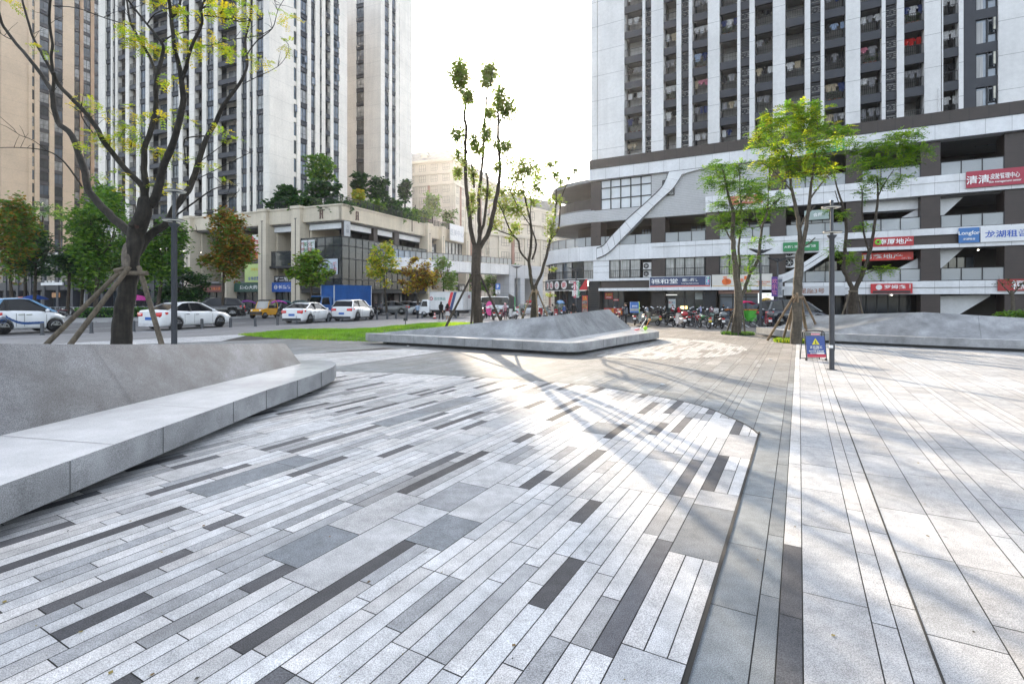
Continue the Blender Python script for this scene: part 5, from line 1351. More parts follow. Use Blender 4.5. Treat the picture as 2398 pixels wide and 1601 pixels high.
# ---- big staked tree, mostly bare
L5 = lambda pts: zz(pts, 0, 420, .26786); L1_ = lambda pts: zz(pts, 0, 0, .31888)
T1L = [[(282, 862, 24), (283, 805, 21.5), (289, 740, 19.8), (298, 680, 18.6), (304, 637, 18), (312, 581, 18), (321, 545, 18.5), (335, 500, 16.5), (340, 468, 14)],
       [(318, 560, 17)] + L5([(1150, 480, 15), (1000, 350, 13), (880, 230, 12), (790, 110, 11)]) + L1_([(620, 1270, 10.5), (530, 1000, 9.5), (420, 890, 8.5), (385, 690, 8), (350, 620, 7), (230, 450, 6), (120, 320, 5.5), (30, 200, 5), (-10, 90, 4), (-40, 20, 3.4)]),
       L1_([(385, 690, 6), (392, 560, 5.5), (375, 440, 5), (385, 330, 4.6), (362, 130, 4.2), (372, -20, 3.8)]),
       L1_([(392, 560, 5.5), (350, 470, 5), (250, 290, 4.4), (208, 160, 4), (160, -10, 3.5)]),
       [(338, 470, 11)] + L1_([(1040, 1370, 9), (900, 1220, 8), (770, 1050, 7.4), (700, 930, 7), (590, 790, 6.4), (430, 620, 5.6), (395, 530, 5)]),
       [(340, 480, 12)] + L1_([(1065, 1300, 9.5), (1060, 1100, 8.5), (1110, 960, 8), (1140, 770, 7.2), (1155, 560, 6.6), (1195, 400, 5.4), (1185, 315, 4.2), (1080, 180, 3.4), (1000, 80, 3), (930, -10, 2.6)]),
       L1_([(1155, 560, 5), (1110, 440, 4.5), (1050, 330, 4), (960, 170, 3.8), (928, -10, 3.2)]),
       L1_([(1185, 315, 2.6), (1260, 265, 2), (1350, 240, 1.6), (1430, 225, 1.2)]), L1_([(1080, 180, 2.4), (1130, 110, 2), (1200, 75, 1.5), (1240, 60, 1.2)]),
       [(345, 485, 15), (368, 455, 13)] + L1_([(1190, 1250, 11), (1290, 1000, 9.5), (1340, 770, 8.8), (1335, 600, 7.5), (1300, 420, 6), (1280, 350, 5.5), (1258, 130, 5), (1240, -10, 4.4)]),
       L1_([(1335, 600, 6), (1405, 350, 5), (1480, 180, 4), (1480, 70, 3.6), (1510, -10, 3)]), L1_([(1258, 130, 4), (1300, 90, 3.6), (1330, -10, 3.2)]), L1_([(1480, 70, 2.2), (1530, 30, 1.8), (1570, -5, 1.4)]),
       [(306, 628, 10), (326, 590, 14), (340, 564, 14), (356, 546, 13.5), (388, 524, 12), (405, 498, 11.5), (429, 460, 11), (450, 428, 10)] + L1_([(1500, 1060, 8.5), (1580, 900, 7.6), (1650, 760, 6.4), (1760, 610, 5.2), (1815, 480, 4.6), (1800, 300, 4.2), (1838, 130, 3.6), (1850, -10, 3)]),
       L1_([(1815, 400, 2.4), (1890, 300, 2), (2000, 210, 1.7), (2040, 80, 1.3), (2090, -10, 1)]), L1_([(2000, 210, 1.4), (1900, 262, 1.3), (1720, 290, 1.6), (1560, 330, 1.8), (1425, 345, 2.2)]), L1_([(2040, 80, 1), (2010, -10, .8)]), L1_([(1500, 115, 2), (1620, 130, 1.7), (1760, 160, 1.4), (1830, 150, 1.1)]),
       [(402, 512, 3.2)] + L5([(1700, 200, 2.6), (1850, 95, 2), (1960, 60, 1.4), (2080, 55, 1)]), L5([(1700, 300, 1.6), (1850, 290, 1.4), (1950, 230, 1.1), (2090, 100, .8)]), L5([(1330, 500, 1.6), (1500, 470, 1.3), (1620, 455, 1), (1720, 445, .8)]),
       L1_([(600, 1370, 3), (480, 1200, 2.6), (350, 1110, 2), (150, 1085, 1.5), (-10, 1085, 1.2)]), L1_([(350, 1110, 1.4), (240, 1030, 1.2), (140, 990, 1), (100, 945, .8)]), L1_([(390, 45, 1.2), (560, 60, 1.4), (760, 130, 1.6), (935, 185, 1.8)]), L1_([(80, 290, 2), (30, 265, 1.6), (-10, 235, 1.2)]),
       L1_([(1500, 1000, 2.6), (1390, 1010, 2.2), (1350, 1040, 2), (1360, 1150, 2), (1370, 1240, 2.4)]), L1_([(700, 1000, 2), (600, 860, 1.6), (600, 760, 2.2)]), L1_([(1480, 1180, 1.6), (1640, 1060, 1.2), (1680, 1020, .8)]), L1_([(1420, 1330, 1.6), (1700, 1190, 1.2), (1860, 1110, .8)]), L1_([(1780, 620, 1.6), (1900, 560, 1.3), (2040, 490, 1), (2110, 400, .8), (2120, 330, .7)])]
T1C = [(x * .31888, y * .31888, r_ * .33, r_ * .26, n) for x, y, r_, n in ((1060, 270, 100, 22), (1150, 360, 60, 10), (980, 210, 50, 7), (1130, 15, 70, 12), (1390, 120, 75, 14), (1400, 300, 75, 14), (1380, 370, 50, 7), (1620, 60, 80, 16), (1780, 110, 75, 14), (1850, 55, 50, 8), (1690, 350, 75, 14), (1760, 390, 55, 8), (1530, 330, 40, 5), (1930, 460, 55, 8), (1270, 590, 40, 6), (1590, 275, 40, 4), (640, 745, 55, 8), (730, 800, 65, 9), (880, 960, 105, 24), (960, 1040, 90, 14), (800, 1030, 100, 15), (660, 1050, 60, 8), (1010, 830, 55, 8), (1180, 860, 55, 7), (1180, 1100, 85, 13), (840, 1290, 60, 7), (1220, 1350, 60, 8), (960, 1400, 65, 8), (1640, 960, 45, 5), (1540, 1230, 45, 5), (1380, 900, 40, 4), (2110, 120, 70, 8), (2120, 330, 40, 4), (1880, 250, 30, 2), (65, 20, 45, 6), (320, 360, 35, 3), (1730, 1030, 30, 2), (700, 1110, 50, 4), (1450, 1180, 35, 3), (1650, 1330, 30, 2), (1260, 840, 25, 2))]
bigtree = px_tree('staked_tree', 'large nearly bare tree with dark limbs and a few yellow green sprays', 13.2, T1L, T1C, BARK, LY, .074, 'sprig', 0, .4, 5, dens_=2.1, thin=.72)
# pale bare-wood scar where a limb was cut
b = MB(); SC = mat('bare_wood_scar', (.15, .125, .10), .8, noise_=((4., .4), (18., .25)), streak=((10., 10., .8), .4))
c = P(303, 606, 13.2); c.y -= .165
b.ell(c + Vector((.01, .03, .0)), (.115, .06, .40), SC, 12, 9); b.ell(P(331, 520, 13.2) + Vector((0, -.16, 0)), (.1, .06, .2), mat('dark_heartwood', (.06, .03, .022), .9, noise_=(9., .4)), 10, 7); b.build('bark_scar', bigtree, True)
for px, py in ((322, 528), (346, 508)): 
    b = MB(); b.ell(P(px, py, 13.2) + Vector((0, -.12, 0)), (.13, .12, .10), BARK, 10, 7); b.build('knot', bigtree, True)
# ---- tall tree behind the middle bench
q2 = lambda pts: zz(pts, 600, 0, .31888); q7 = lambda pts: zz(pts, 1000, 420, .26786)
T2L = [[(1119, 806, 13), (1119, 756, 11.5), (1116, 690, 10.5), (1115, 634, 11), (1116, 575, 11)], [(1114, 580, 7), (1106, 554, 7), (1099, 500, 6), (1093, 455, 5.5)] + q2([(1540, 1330, 5.2), (1535, 1050, 4.6), (1545, 950, 4.4), (1525, 830, 4), (1540, 790, 3.6), (1520, 700, 2.8), (1480, 600, 2), (1470, 520, 1.2)]),
       [(1118, 578, 7), (1123, 554, 6), (1122, 500, 5.5), (1122, 460, 5.2)] + q2([(1660, 1200, 4.8), (1670, 1040, 4.4), (1680, 870, 3.8), (1692, 740, 3), (1665, 640, 2), (1680, 500, 1.2)]), q2([(1692, 740, 2.4), (1720, 640, 1.8), (1740, 500, 1.2)]),
       [(1122, 582, 7.5), (1145, 541, 7), (1158, 487, 6.5), (1167, 441, 5.8)] + q2([(1790, 1200, 4.8), (1775, 1000, 4.2), (1780, 880, 3.4), (1770, 720, 2), (1780, 650, 1.2)]), q2([(1780, 1170, 2), (1900, 1130, 1.4), (1975, 1085, .8)]), q2([(1780, 920, 2), (1830, 820, 1.4), (1880, 740, 1)]),
       [(1124, 556, 4.5), (1134, 514, 4.4), (1140, 460, 4)] + q2([(1700, 1320, 3), (1675, 1240, 2)]), q2([(1545, 1100, 2), (1590, 1250, 2.4), (1600, 1380, 2.6)]), q2([(1530, 1050, 2), (1480, 1010, 1.2)]), q2([(1660, 1180, 2), (1610, 1080, 1.4), (1590, 990, 1)])]
T2C = [(600 + x * .31888, y * .31888, rx * .31888, ry * .31888, n) for x, y, rx, ry, n in ((1490, 510, 55, 60, 80), (1500, 600, 55, 55, 70), (1550, 710, 42, 55, 50), (1710, 530, 65, 75, 110), (1690, 600, 55, 50, 60), (1780, 680, 32, 40, 30), (1830, 800, 70, 80, 100), (1780, 760, 50, 40, 30), (1720, 840, 45, 45, 45), (1690, 970, 42, 75, 70), (1480, 1000, 50, 60, 60), (1600, 1030, 32, 70, 45), (1625, 1090, 48, 45, 40), (1840, 1080, 50, 45, 48), (1760, 1060, 35, 35, 15), (1490, 1130, 32, 35, 18), (1480, 1260, 30, 40, 22), (1590, 1280, 32, 50, 22), (1770, 1230, 42, 35, 24), (1700, 1410, 50, 50, 35), (1580, 1460, 30, 50, 18), (1850, 1190, 30, 30, 12), (1520, 1180, 25, 40, 10), (1590, 1540, 30, 40, 14))]
px_tree('street_tree', 'tall upright tree with tufts of small leaves right behind the middle bench', 22.6, T2L, T2C, BARK2, LT, .12, 'leaf', .5, .35, 9, dens_=11, spread=.9, thin=.75)
T3L = [[(1247, 800, 8.5), (1249, 741, 7.5), (1252, 700, 7), (1251, 668, 8)], [(1247, 672, 5), (1242, 642, 5), (1239, 613, 4.4)] + q7([(910, 560, 3.6), (908, 400, 3.2), (865, 200, 2.4), (830, 20, 1.6), (820, -80, 1)]), [(1255, 668, 5), (1266, 645, 4.4), (1281, 594, 4), (1288, 565, 3.8), (1293, 540, 3.4)] + q7([(1120, 300, 2.8), (1130, 100, 2), (1100, -60, 1.2), (1060, -140, .9)]),
       q7([(1080, 530, 2.8), (1150, 420, 2.6), (1165, 250, 2.2), (1190, 120, 1.6), (1245, 0, 1.1), (1290, -80, .8)]), q7([(890, 720, 3), (815, 630, 2.8), (800, 540, 2.6), (740, 490, 2.2), (640, 455, 1.6), (570, 415, 1)]), q7([(790, 530, 2.2), (725, 440, 2), (655, 270, 1.6), (615, 190, 1)]), q7([(920, 700, 3), (955, 570, 2.6), (910, 400, 2), (905, 250, 1.4), (920, 100, 1)]), q7([(900, 400, 1.6), (800, 250, 1.4), (730, 100, 1), (680, -40, .8)])]
T3C = [(1235, 390, 34, 20, 90), (1208, 412, 22, 18, 50), (1262, 415, 16, 16, 30), (1257, 440, 13, 18, 30), (1222, 447, 22, 12, 40), (1292, 383, 18, 14, 28), (1299, 412, 12, 14, 18), (1344, 402, 6, 6, 8), (1180, 480, 25, 26, 50), (1210, 492, 22, 16, 40), (1160, 520, 14, 18, 18), (1205, 532, 14, 12, 20), (1250, 470, 14, 16, 20), (1290, 525, 12, 38, 36), (1304, 470, 16, 14, 22), (1312, 430, 12, 12, 14), (1195, 560, 9, 12, 8), (1270, 455, 10, 10, 8), (1330, 415, 8, 8, 8), (1186, 440, 12, 10, 12), (1175, 455, 10, 10, 8), (1285, 690, 8, 5, 4), (1296, 628, 6, 6, 4)]
px_tree('street_tree', 'slimmer spreading tree with thin olive foliage next to the restaurant corner', 27.2, T3L, T3C, BARK2, [LT[0], LT[1], LT[2]], .155, 'leaf', .3, .4, 12, dens_=9, spread=.85, thin=.8)
# ---- leafy tree in front of the fruit shop
q8 = lambda pts: zz(pts, 1400, 380, .26786)
T4L = [q8([(1215, 1500, 11), (1225, 1330, 9.5), (1230, 1180, 9), (1212, 1000, 7), (1190, 800, 5.6), (1178, 600, 4.8), (1187, 450, 4.2), (1150, 330, 3), (1112, 150, 2), (1090, 60, 1.2)]), q8([(1250, 1190, 5.5), (1295, 1080, 5), (1332, 970, 4.6), (1400, 850, 4.2), (1418, 700, 3.6), (1440, 560, 3), (1480, 430, 2.4), (1490, 250, 1.6), (1480, 120, 1)]), q8([(1225, 1050, 4), (1243, 880, 3.4), (1232, 740, 3), (1262, 500, 2.4), (1245, 300, 2), (1240, 80, 1.2)]), q8([(1170, 680, 2.6), (1120, 600, 2), (1080, 510, 1.6), (1050, 420, 1)]), q8([(1187, 450, 2.2), (1240, 370, 2), (1300, 280, 1.6), (1350, 220, 1)]), q8([(1432, 590, 2), (1380, 480, 1.6), (1340, 420, 1)]), q8([(1480, 430, 1.8), (1550, 350, 1.4), (1610, 300, 1)])]
T4C = [(1400 + x * .26786, 380 + y * .26786, rx * .26786, ry * .26786, n) for x, y, rx, ry, n in ((1060, 90, 110, 90, 100), (1000, 160, 50, 60, 30), (1250, 60, 90, 80, 70), (1110, 210, 85, 60, 55), (1230, 230, 100, 80, 70), (1350, 230, 70, 70, 50), (1060, 370, 60, 45, 25), (1000, 480, 65, 32, 24), (1130, 480, 80, 60, 45), (1250, 400, 80, 70, 50), (1090, 590, 50, 38, 18), (1250, 590, 80, 50, 35), (1470, 180, 80, 80, 55), (1560, 330, 95, 80, 60), (1500, 430, 75, 60, 35), (1400, 330, 70, 60, 40), (1620, 420, 50, 30, 16), (1190, 830, 45, 35, 14), (1350, 860, 55, 50, 22), (1300, 950, 50, 38, 16), (1200, 900, 38, 35, 10), (1290, 1050, 40, 38, 14), (1440, 680, 50, 28, 14), (1330, 700, 40, 24, 10), (1160, 330, 60, 50, 25))]
px_tree('street_tree', 'multi stemmed tree with feathery green tufts in front of the fruit shop', 28.2, T4L, T4C, BARK3, LG, .14, 'sprig', 0, .35, 15, dens_=1.45)
T5L = [q8([(1730, 1560, 12), (1742, 1300, 10.5), (1745, 1100, 10), (1760, 900, 9.5), (1772, 760, 8)]), q8([(1770, 780, 6), (1758, 550, 5.4), (1722, 350, 4.4), (1690, 200, 3.6), (1680, 60, 2.6), (1700, -120, 1.6)]), q8([(1778, 770, 6), (1822, 560, 5), (1850, 330, 4), (1880, 100, 3), (1900, -100, 2)]), q8([(1760, 600, 3), (1820, 470, 2.4), (1900, 380, 1.8)]), q8([(1700, 260, 2.6), (1600, 140, 2), (1520, 60, 1.4), (1450, 20, 1)]), q8([(1850, 330, 2.4), (1960, 180, 2), (2060, 60, 1.4)]), q8([(1680, 80, 2), (1620, -60, 1.6), (1560, -160, 1)]), q8([(1775, 740, 2.4), (1830, 720, 2), (1900, 660, 1.4)])]
T5C = [(1800 + x * .2678, y * .2678, rx * .2678, ry * .2678, n) for x, y, rx, ry, n in ((100, 1010, 110, 80, 80), (170, 950, 60, 40, 30), (30, 1090, 80, 70, 45), (-80, 1160, 90, 60, 40), (-130, 1240, 70, 40, 22), (280, 1000, 110, 90, 60), (380, 960, 90, 70, 55), (430, 1090, 110, 80, 60), (560, 1140, 120, 55, 55), (660, 1190, 70, 30, 20), (200, 1150, 160, 90, 90), (330, 1250, 150, 90, 80), (90, 1300, 150, 90, 80), (-30, 1240, 100, 80, 45), (200, 1400, 160, 90, 80), (400, 1380, 130, 80, 60), (530, 1260, 90, 60, 35), (40, 1470, 110, 70, 45), (330, 1520, 110, 70, 40), (170, 1560, 100, 60, 30), (550, 1500, 80, 70, 24), (-60, 1400, 80, 70, 30))]
T5L2 = [LY[1], LG[2], LG[0], LG[2], LO[1], LG[2], LG[0], LY[0]]
px_tree('street_tree', 'broad yellow green tree with the wide ring of wooden props near the lamp post', 22.6, T5L, T5C, BARK3, T5L2, .125, 'sprig', 0, .4, 18, dens_=1.2, spread=.42)
qz2 = lambda pts: zz(pts, 1898, 380, .28699)
T6L = [qz2([(345, 1260, 11), (350, 1130, 10), (352, 1030, 8.5)]), qz2([(345, 1040, 6), (300, 940, 5.5), (270, 850, 5), (285, 700, 4.4), (292, 500, 3.8), (270, 380, 3), (215, 200, 2), (180, 60, 1.4)]), qz2([(360, 1040, 6), (420, 920, 5.4), (462, 800, 4.6), (492, 700, 4.2), (530, 450, 3.4), (552, 280, 2.6), (540, 120, 1.6)]), qz2([(480, 740, 3), (440, 600, 2.6), (425, 450, 2.4), (420, 220, 1.6)]), qz2([(552, 280, 1.8), (600, 180, 1.4), (680, 60, 1)]), qz2([(292, 480, 2), (230, 330, 1.6), (200, 230, 1)]), qz2([(420, 920, 2), (520, 880, 1.6), (600, 860, 1)])]
T6C = [(1800 + x * .2678, y * .2678, rx * .2678, ry * .2678, n) for x, y, rx, ry, n in ((780, 1290, 100, 90, 60), (900, 1250, 100, 60, 40), (1020, 1270, 120, 70, 60), (1120, 1200, 80, 55, 40), (1220, 1180, 90, 60, 55), (1300, 1290, 90, 60, 45), (1180, 1290, 100, 60, 45), (1000, 1390, 130, 80, 60), (1150, 1420, 110, 70, 45), (830, 1430, 90, 80, 40), (1280, 1380, 65, 55, 22), (1380, 1330, 40, 25, 10))] + [(1898 + x * .287, 380 + y * .287, rx * .287, ry * .287, n) for x, y, rx, ry, n in ((600, 180, 100, 50, 40), (700, 110, 80, 40, 26), (520, 130, 90, 60, 40), (450, 520, 75, 45, 26), (190, 700, 65, 60, 26), (290, 800, 80, 50, 34), (560, 860, 95, 40, 30), (440, 880, 60, 35, 16), (210, 420, 70, 60, 24), (420, 250, 60, 60, 20), (640, 880, 30, 20, 8))]
px_tree('street_tree', 'forked tree with wide airy green foliage rising behind the right bench', 31.5, T6L, T6C, BARK2, [LG[2], LG[0], LY[1]], .15, 'sprig', 0, .35, 21, dens_=1.5)
px_tree('small_tree', 'small dark planted tree in front of the half hidden red sign', 34, [[(2370, 735, 4), (2372, 700, 3.4), (2368, 680, 2.6)], [(2368, 690, 2), (2350, 670, 1.4), (2338, 655, 1)], [(2370, 690, 2), (2390, 668, 1.4), (2402, 655, 1)]], [(2350, 660, 20, 12, 60), (2385, 658, 20, 13, 60), (2370, 668, 24, 10, 40)], BARK3, LD, .12, 'leaf', 0, .3, 23)
# ---- trees along the far pavement
def round_tree(label, px, by, Z, cx, cy, rx, ry, n, leaves, tr=4, size=.26, seed=1, sparse=False, bark=BARK2, base=0.1):
    fy = cy + ry * .45; L = [[(px, by, tr), (px + (cx - px) * .4, (by + fy) / 2, tr * .8), (px + (cx - px) * .7, fy, tr * .65)]]
    rr = random.Random(seed)
    for i in range(7): a = rr.uniform(-1, 1); L.append([(px + (cx - px) * .7, fy + rr.uniform(-6, 8), tr * .45), (cx + a * rx * .4, cy + rr.uniform(-.2, .3) * ry, tr * .3), (cx + a * rx * .8, cy - ry * rr.uniform(.1, .8), tr * .12)])
    C = []
    for i in range(9 if not sparse else 12):
        a = rr.uniform(0, 6.283); q = sqrt(rr.random()) * .72
        C.append((cx + cos(a) * rx * q * 1.15, cy + sin(a) * ry * q * 1.1, rx * .5, ry * .46, n // 9))
    C.append((cx + rr.uniform(-.2, .2) * rx, cy - ry * .8, rx * .32, ry * .22, n // 18)); C.append((cx - rx * .75, cy + ry * .35, rx * .3, ry * .2, n // 20)); C.append((cx + rx * .75, cy + ry * .3, rx * .3, ry * .2, n // 20))
    return px_tree('street_tree', label, Z, L, C, bark, leaves, size * 1.65, 'leaf', base, .3, seed, twig=False, dens_=1.8)
round_tree('amber tinged street tree at the left edge behind the small car', 30, 738, 56, 18, 555, 58, 92, 2200, [LO[1], LO[2], LG[0], LG[2]], 4, .26, 31)
round_tree('dark green street tree behind the blue umbrella', 78, 738, 58, 88, 590, 62, 58, 1500, LD, 4, .24, 32)
round_tree('dusky green tree with a thin forked trunk left of the staked tree', 158, 738, 60, 165, 585, 55, 68, 1500, LD, 4, .24, 33)
round_tree('tall bright green street tree rising left of the staked tree', 222, 738, 55, 235, 545, 80, 108, 3200, LG, 5, .26, 34)
round_tree('leafy green street tree just right of the staked trunk', 366, 738, 56, 385, 600, 55, 88, 2200, LG, 5, .25, 35)
round_tree('low dark broad tree behind the near lamp post', 430, 738, 60, 425, 668, 58, 40, 1500, LD, 4, .24, 36)
round_tree('rust and amber street tree in front of the green pharmacy', 520, 742, 53, 527, 580, 60, 84, 3000, [LO[0], LO[1], LO[2], LG[0], LO[1]], 4, .23, 37)
round_tree('yellow green plane tree in front of the blue shop sign', 731, 740, 55, 727, 625, 56, 42, 1700, [LG[2], LG[0], LY[1], LO[1]], 3.6, .24, 38)
round_tree('sparse yellow young tree in front of the smoked glass box', 907, 738, 60, 896, 622, 38, 50, 620, [LY[2], LY[0], LG[2]], 3, .22, 39, True)
round_tree('amber young tree between the grey saloon and the box truck', 979, 738, 60, 978, 645, 42, 42, 1300, [LO[2], LO[1], LO[0], LY[2]], 3, .22, 40)
round_tree('pale green young tree by the footbridge', 1037, 738, 66, 1040, 640, 27, 38, 800, [LG[2], LG[0]], 3, .23, 41)
for i, (px, cy, rx, ry, lb) in enumerate(((1095, 655, 34, 40, 'green tree under the footbridge behind the tall trunk'), (1160, 660, 30, 36, 'green tree under the footbridge behind the parking sign'), (1245, 690, 22, 30, 'dark green tree at the foot of the footbridge stair'), (1210, 655, 20, 30, 'olive tree framed by the footbridge portal'))):
    round_tree(lb, px, 722, 112, px, cy, rx, ry, 900, LG if i != 2 else LD, 2, .42, 50 + i)
round_tree('light green street tree filling the gap right of the amber edge tree', 58, 738, 62, 60, 545, 45, 70, 1600, LG, 4, .25, 71)
round_tree('bushy green street tree behind the prop of the bare tree', 190, 738, 64, 195, 620, 55, 60, 1600, LG, 4, .25, 72)
round_tree('green street tree with light tips behind the bare trunk', 300, 738, 64, 305, 590, 55, 90, 2000, LG, 4, .25, 73)
for i, px in enumerate((655, 715, 790, 868, 930, 972)):
    px_tree('terrace_shrub', 'bushy terrace shrub number %s from the left along the railing of the corner block' % ('one', 'two', 'three', 'four', 'five', 'six')[i], (77, 72, 70, 78, 88, 96)[i], [[(px, 498, 1.2), (px + 1, 480, .8)]], [(px + dx, 474 + i * 6 + dy - (8 if i == 3 else 0), 17, 15, 230) for dx, dy in ((-22, 4), (-8, -4), (8, 2), (22, -2), (0, 6))], BARK2, (LD, LG, LD, LG, LD, LG)[i], .5, 'leaf', 12.5, .3, 100 + i, twig=False)
# ---- trees and shrubs on the planted terrace
for i, (px, cy, rx, ry, Z, lv, by, lb) in enumerate(((672, 452, 34, 22, 76, LD, 485, 'dark shrub at the left end of the planted terrace'), (748, 395, 46, 38, 78, LG, 485, 'tallest bright green tree on the planted terrace'), (752, 448, 60, 30, 75, LD, 490, 'dense dark shrub mass under the tallest terrace tree'),
     (842, 428, 24, 26, 82, LD, 492, 'dark feathery tree in front of the slim grey tower'), (838, 458, 16, 16, 78, [LY[2], LY[0], LY[1]], 490, 'yellow rounded shrub on the planted terrace'), (885, 442, 32, 30, 84, LD, 495, 'blue green bushy tree right of the yellow terrace shrub'),
     (948, 445, 22, 30, 92, LD, 510, 'dark slender tree near the right end of the planted terrace'), (905, 485, 50, 20, 84, LD, 515, 'dark shrub bank along the right part of the terrace'), (1012, 480, 26, 34, 108, [LG[2], LG[0]], 540, 'pale hazy round tree beyond the terrace'), (985, 510, 26, 22, 96, LG, 540, 'green shrub bank at the far end of the terrace'), (700, 472, 40, 14, 72, LD, 488, 'low dark hedge behind the terrace railing at the corner'), (1050, 510, 24, 24, 112, LB_, 545, 'bronze shrub at the far hazy end of the terrace'))):
    fy = cy + ry * .6
    tall_ = px_tree('terrace_tree', lb, Z, [[(px, by, 2.2), (px + 1, fy, 1.6)], [(px, fy, 1.2), (px - rx * .5, cy - ry * .2, .5)], [(px, fy, 1.2), (px + rx * .5, cy - ry * .3, .5)]],
            [(px + cos(a) * rx * .55 * ((a * 7) % 1 * .5 + .6), cy + sin(a) * ry * .6, rx * .42, ry * .42, 120 if rx > 25 else 80) for a in [q * .79 for q in range(8)]] + [(px, cy, rx * .5, ry * .5, 120)], BARK2, lv, .6, 'leaf', 12.5, .3, 60 + i, twig=False)
# feathery shoots sticking up along the terrace edge
for i, (px, cy, lb) in enumerate(((812, 465, 'thin reed like shrub at the terrace corner'), (965, 500, 'wispy shrub behind the side terrace railing'))):
    px_tree('terrace_shrub', lb, 80, [[(px, 495, 1), (px, cy, .6)]], [(px + d * 10, cy + abs(d) * 4, 7, 16, 50) for d in (-2, -1, 0, 1, 2)], BARK2, LG, .3, 'leaf', 12.5, .3, 80 + i, twig=False)
# roof trees above the dark low shops
for i, (px, cy, lb) in enumerate(((55, 500, 'dull green roof tree above the dark shops at far left'), (100, 490, 'dull green roof tree beside the beige tower windows'), (140, 497, 'olive roof tree right of the beige tower windows'))):
    px_tree('terrace_tree', lb, 96, [[(px, 540, 2), (px, cy + 15, 1.4)]], [(px + dx, cy + dy, 14, 12, 90) for dx, dy in ((-14, 5), (10, -4), (0, 10), (16, 8), (-4, -8))], BARK2, LD if i != 2 else LO[1:2] + LG, .34, 'leaf', 9.5, .3, 90 + i, twig=False)
# ================================================================ wooden props
def props(label, tree, feet, top, r_, ties, m=WOOD):
    r = thing('tree_prop', label, 'tree prop', Vector((top.x, top.y, 0)))
    for f, t in feet:
        b = MB(); d = (t - f).normalized(); q = [f - d * .05, f.lerp(t, .35) + Vector((R.uniform(-.01, .01), 0, 0)), f.lerp(t, .7), t + d * .12]
        b.tube(q, [r_ * 1.08, r_, r_ * .95, r_ * .88], m, 9); b.build('pole', r, True)
    for a, c in ties: b = MB(); b.tube([a, c], [r_ * .9, r_ * .9], m, 9); b.build('cross_bar', r, True)
    return r
Z = 13.2; c = P(303, 637, Z)
ft = lambda px, py, dz: (lambda q: Vector((q.x, q.y, 0)))(G(px, py))
props('three weathered poles propping the large bare tree', bigtree, [(Vector((c.x - 2.15, Z - 1.0, 0)), P(276, 640, Z - .3)), (Vector((c.x - .96, Z - 1.5, 0)), P(296, 634, Z - .42)), (Vector((c.x + 1.72, Z - .9, 0)), P(328, 634, Z - .3))], c, .062, [(P(268, 634, Z - .38), P(293, 628, Z - .34)), (P(282, 639, Z - .36), P(345, 640, Z - .36))])
Z = 22.6; c = P(1114, 645, Z)
props('three long poles propping the tall tree behind the middle bench', None, [(Vector((P(1036, 700, 22).x, 22.0, .50)), P(1107, 640, Z - .2)), (Vector((P(1101, 700, 22).x, 22.3, .60)), P(1110, 640, Z - .25)), (Vector((P(1190, 700, 22.2).x, 22.6, .3)), P(1122, 640, Z - .2))], c, .05, [(P(1108, 642, Z - .25), P(1123, 642, Z - .25))], BARK2)
Z = 27.2; c = P(1252, 684, Z)
props('three poles propping the slimmer tree by the restaurant corner', None, [(Vector((P(1208, 700, Z).x, Z, .1)), P(1246, 683, Z - .15)), (Vector((P(1262, 700, Z - .8).x, Z - .8, .2)), P(1255, 682, Z - .2)), (Vector((P(1298, 700, Z).x, Z, .2)), P(1259, 683, Z - .15))], c, .045, [(P(1246, 683, Z - .2), P(1262, 683, Z - .2))], WOODL)
Z = 28.2; c = P(1726, 700, Z)
props('slim leaning poles propping the tree before the fruit shop', None, [(ft(1701, 781, 0), P(1727, 706, Z)), (ft(1712, 784, 0), P(1724, 716, Z - .2)), (ft(1745, 784, 0), P(1737, 700, Z - .1)), (Vector((P(1729, 780, Z - .4).x, Z - .4, 0)), P(1727, 752, Z - .3))], c, .042, [], BARK3)
Z = 22.6; c = P(1870, 695, Z)
props('wide ring of pale poles propping the broad yellow green tree', None, [(ft(1797, 797, 0), P(1858, 695, Z - .1)), (ft(1833, 798, 0), P(1862, 698, Z - .2)), (ft(1845, 789, 0), P(1857, 720, Z + .2)), (ft(1874, 803, 0), P(1867, 692, Z - .25)), (ft(1889, 791, 0), P(1873, 697, Z + .15)), (ft(1893, 797, 0), P(1876, 700, Z - .1)), (ft(1924, 790, 0), P(1880, 694, Z))], c, .052, [(P(1858, 696, Z - .2), P(1880, 696, Z - .2))], WOODL)
Z = 31.5; c = P(1998, 690, Z)
props('two poles propping the forked tree behind the right bench', None, [(Vector((P(1960, 700, Z).x, Z, 0)), P(1990, 684, Z - .15)), (Vector((P(2031, 700, Z).x, Z, 0)), P(2006, 682, Z - .15))], c, .055, [(P(1987, 682, Z - .2), P(2008, 682, Z - .2))])
# low planting rings round two trunks
def tuft_ring(label, c, rad, n, ms, h):
    b = MB()
    for i in range(n):
        a = R.uniform(0, 6.283); q = sqrt(R.random()) * rad; p = Vector((c.x + cos(a) * q, c.y + sin(a) * q, 0)); e = Vector((R.uniform(-.1, .1), R.uniform(-.1, .1), R.uniform(.6, 1) * h)); s = Vector((R.uniform(-1, 1), R.uniform(-1, 1), 0)).normalized() * .025
        b.add([p - s, p + s, p + e], [(0, 1, 2)], R.choice(ms))
    tag(b.build('ground_cover', None, True, c), label, 'ground cover', kind='stuff').location = c
tuft_ring('dark grass tufts round the foot of the tree by the fruit shop', G(1727, 783), .85, 1700, [GR[0], LD[0], LG[1]], .2)
tuft_ring('yellow green tufts round the foot of the broad propped tree', G(1868, 801), 1.0, 1900, [GR[1], LG[1], LY[0]], .2)
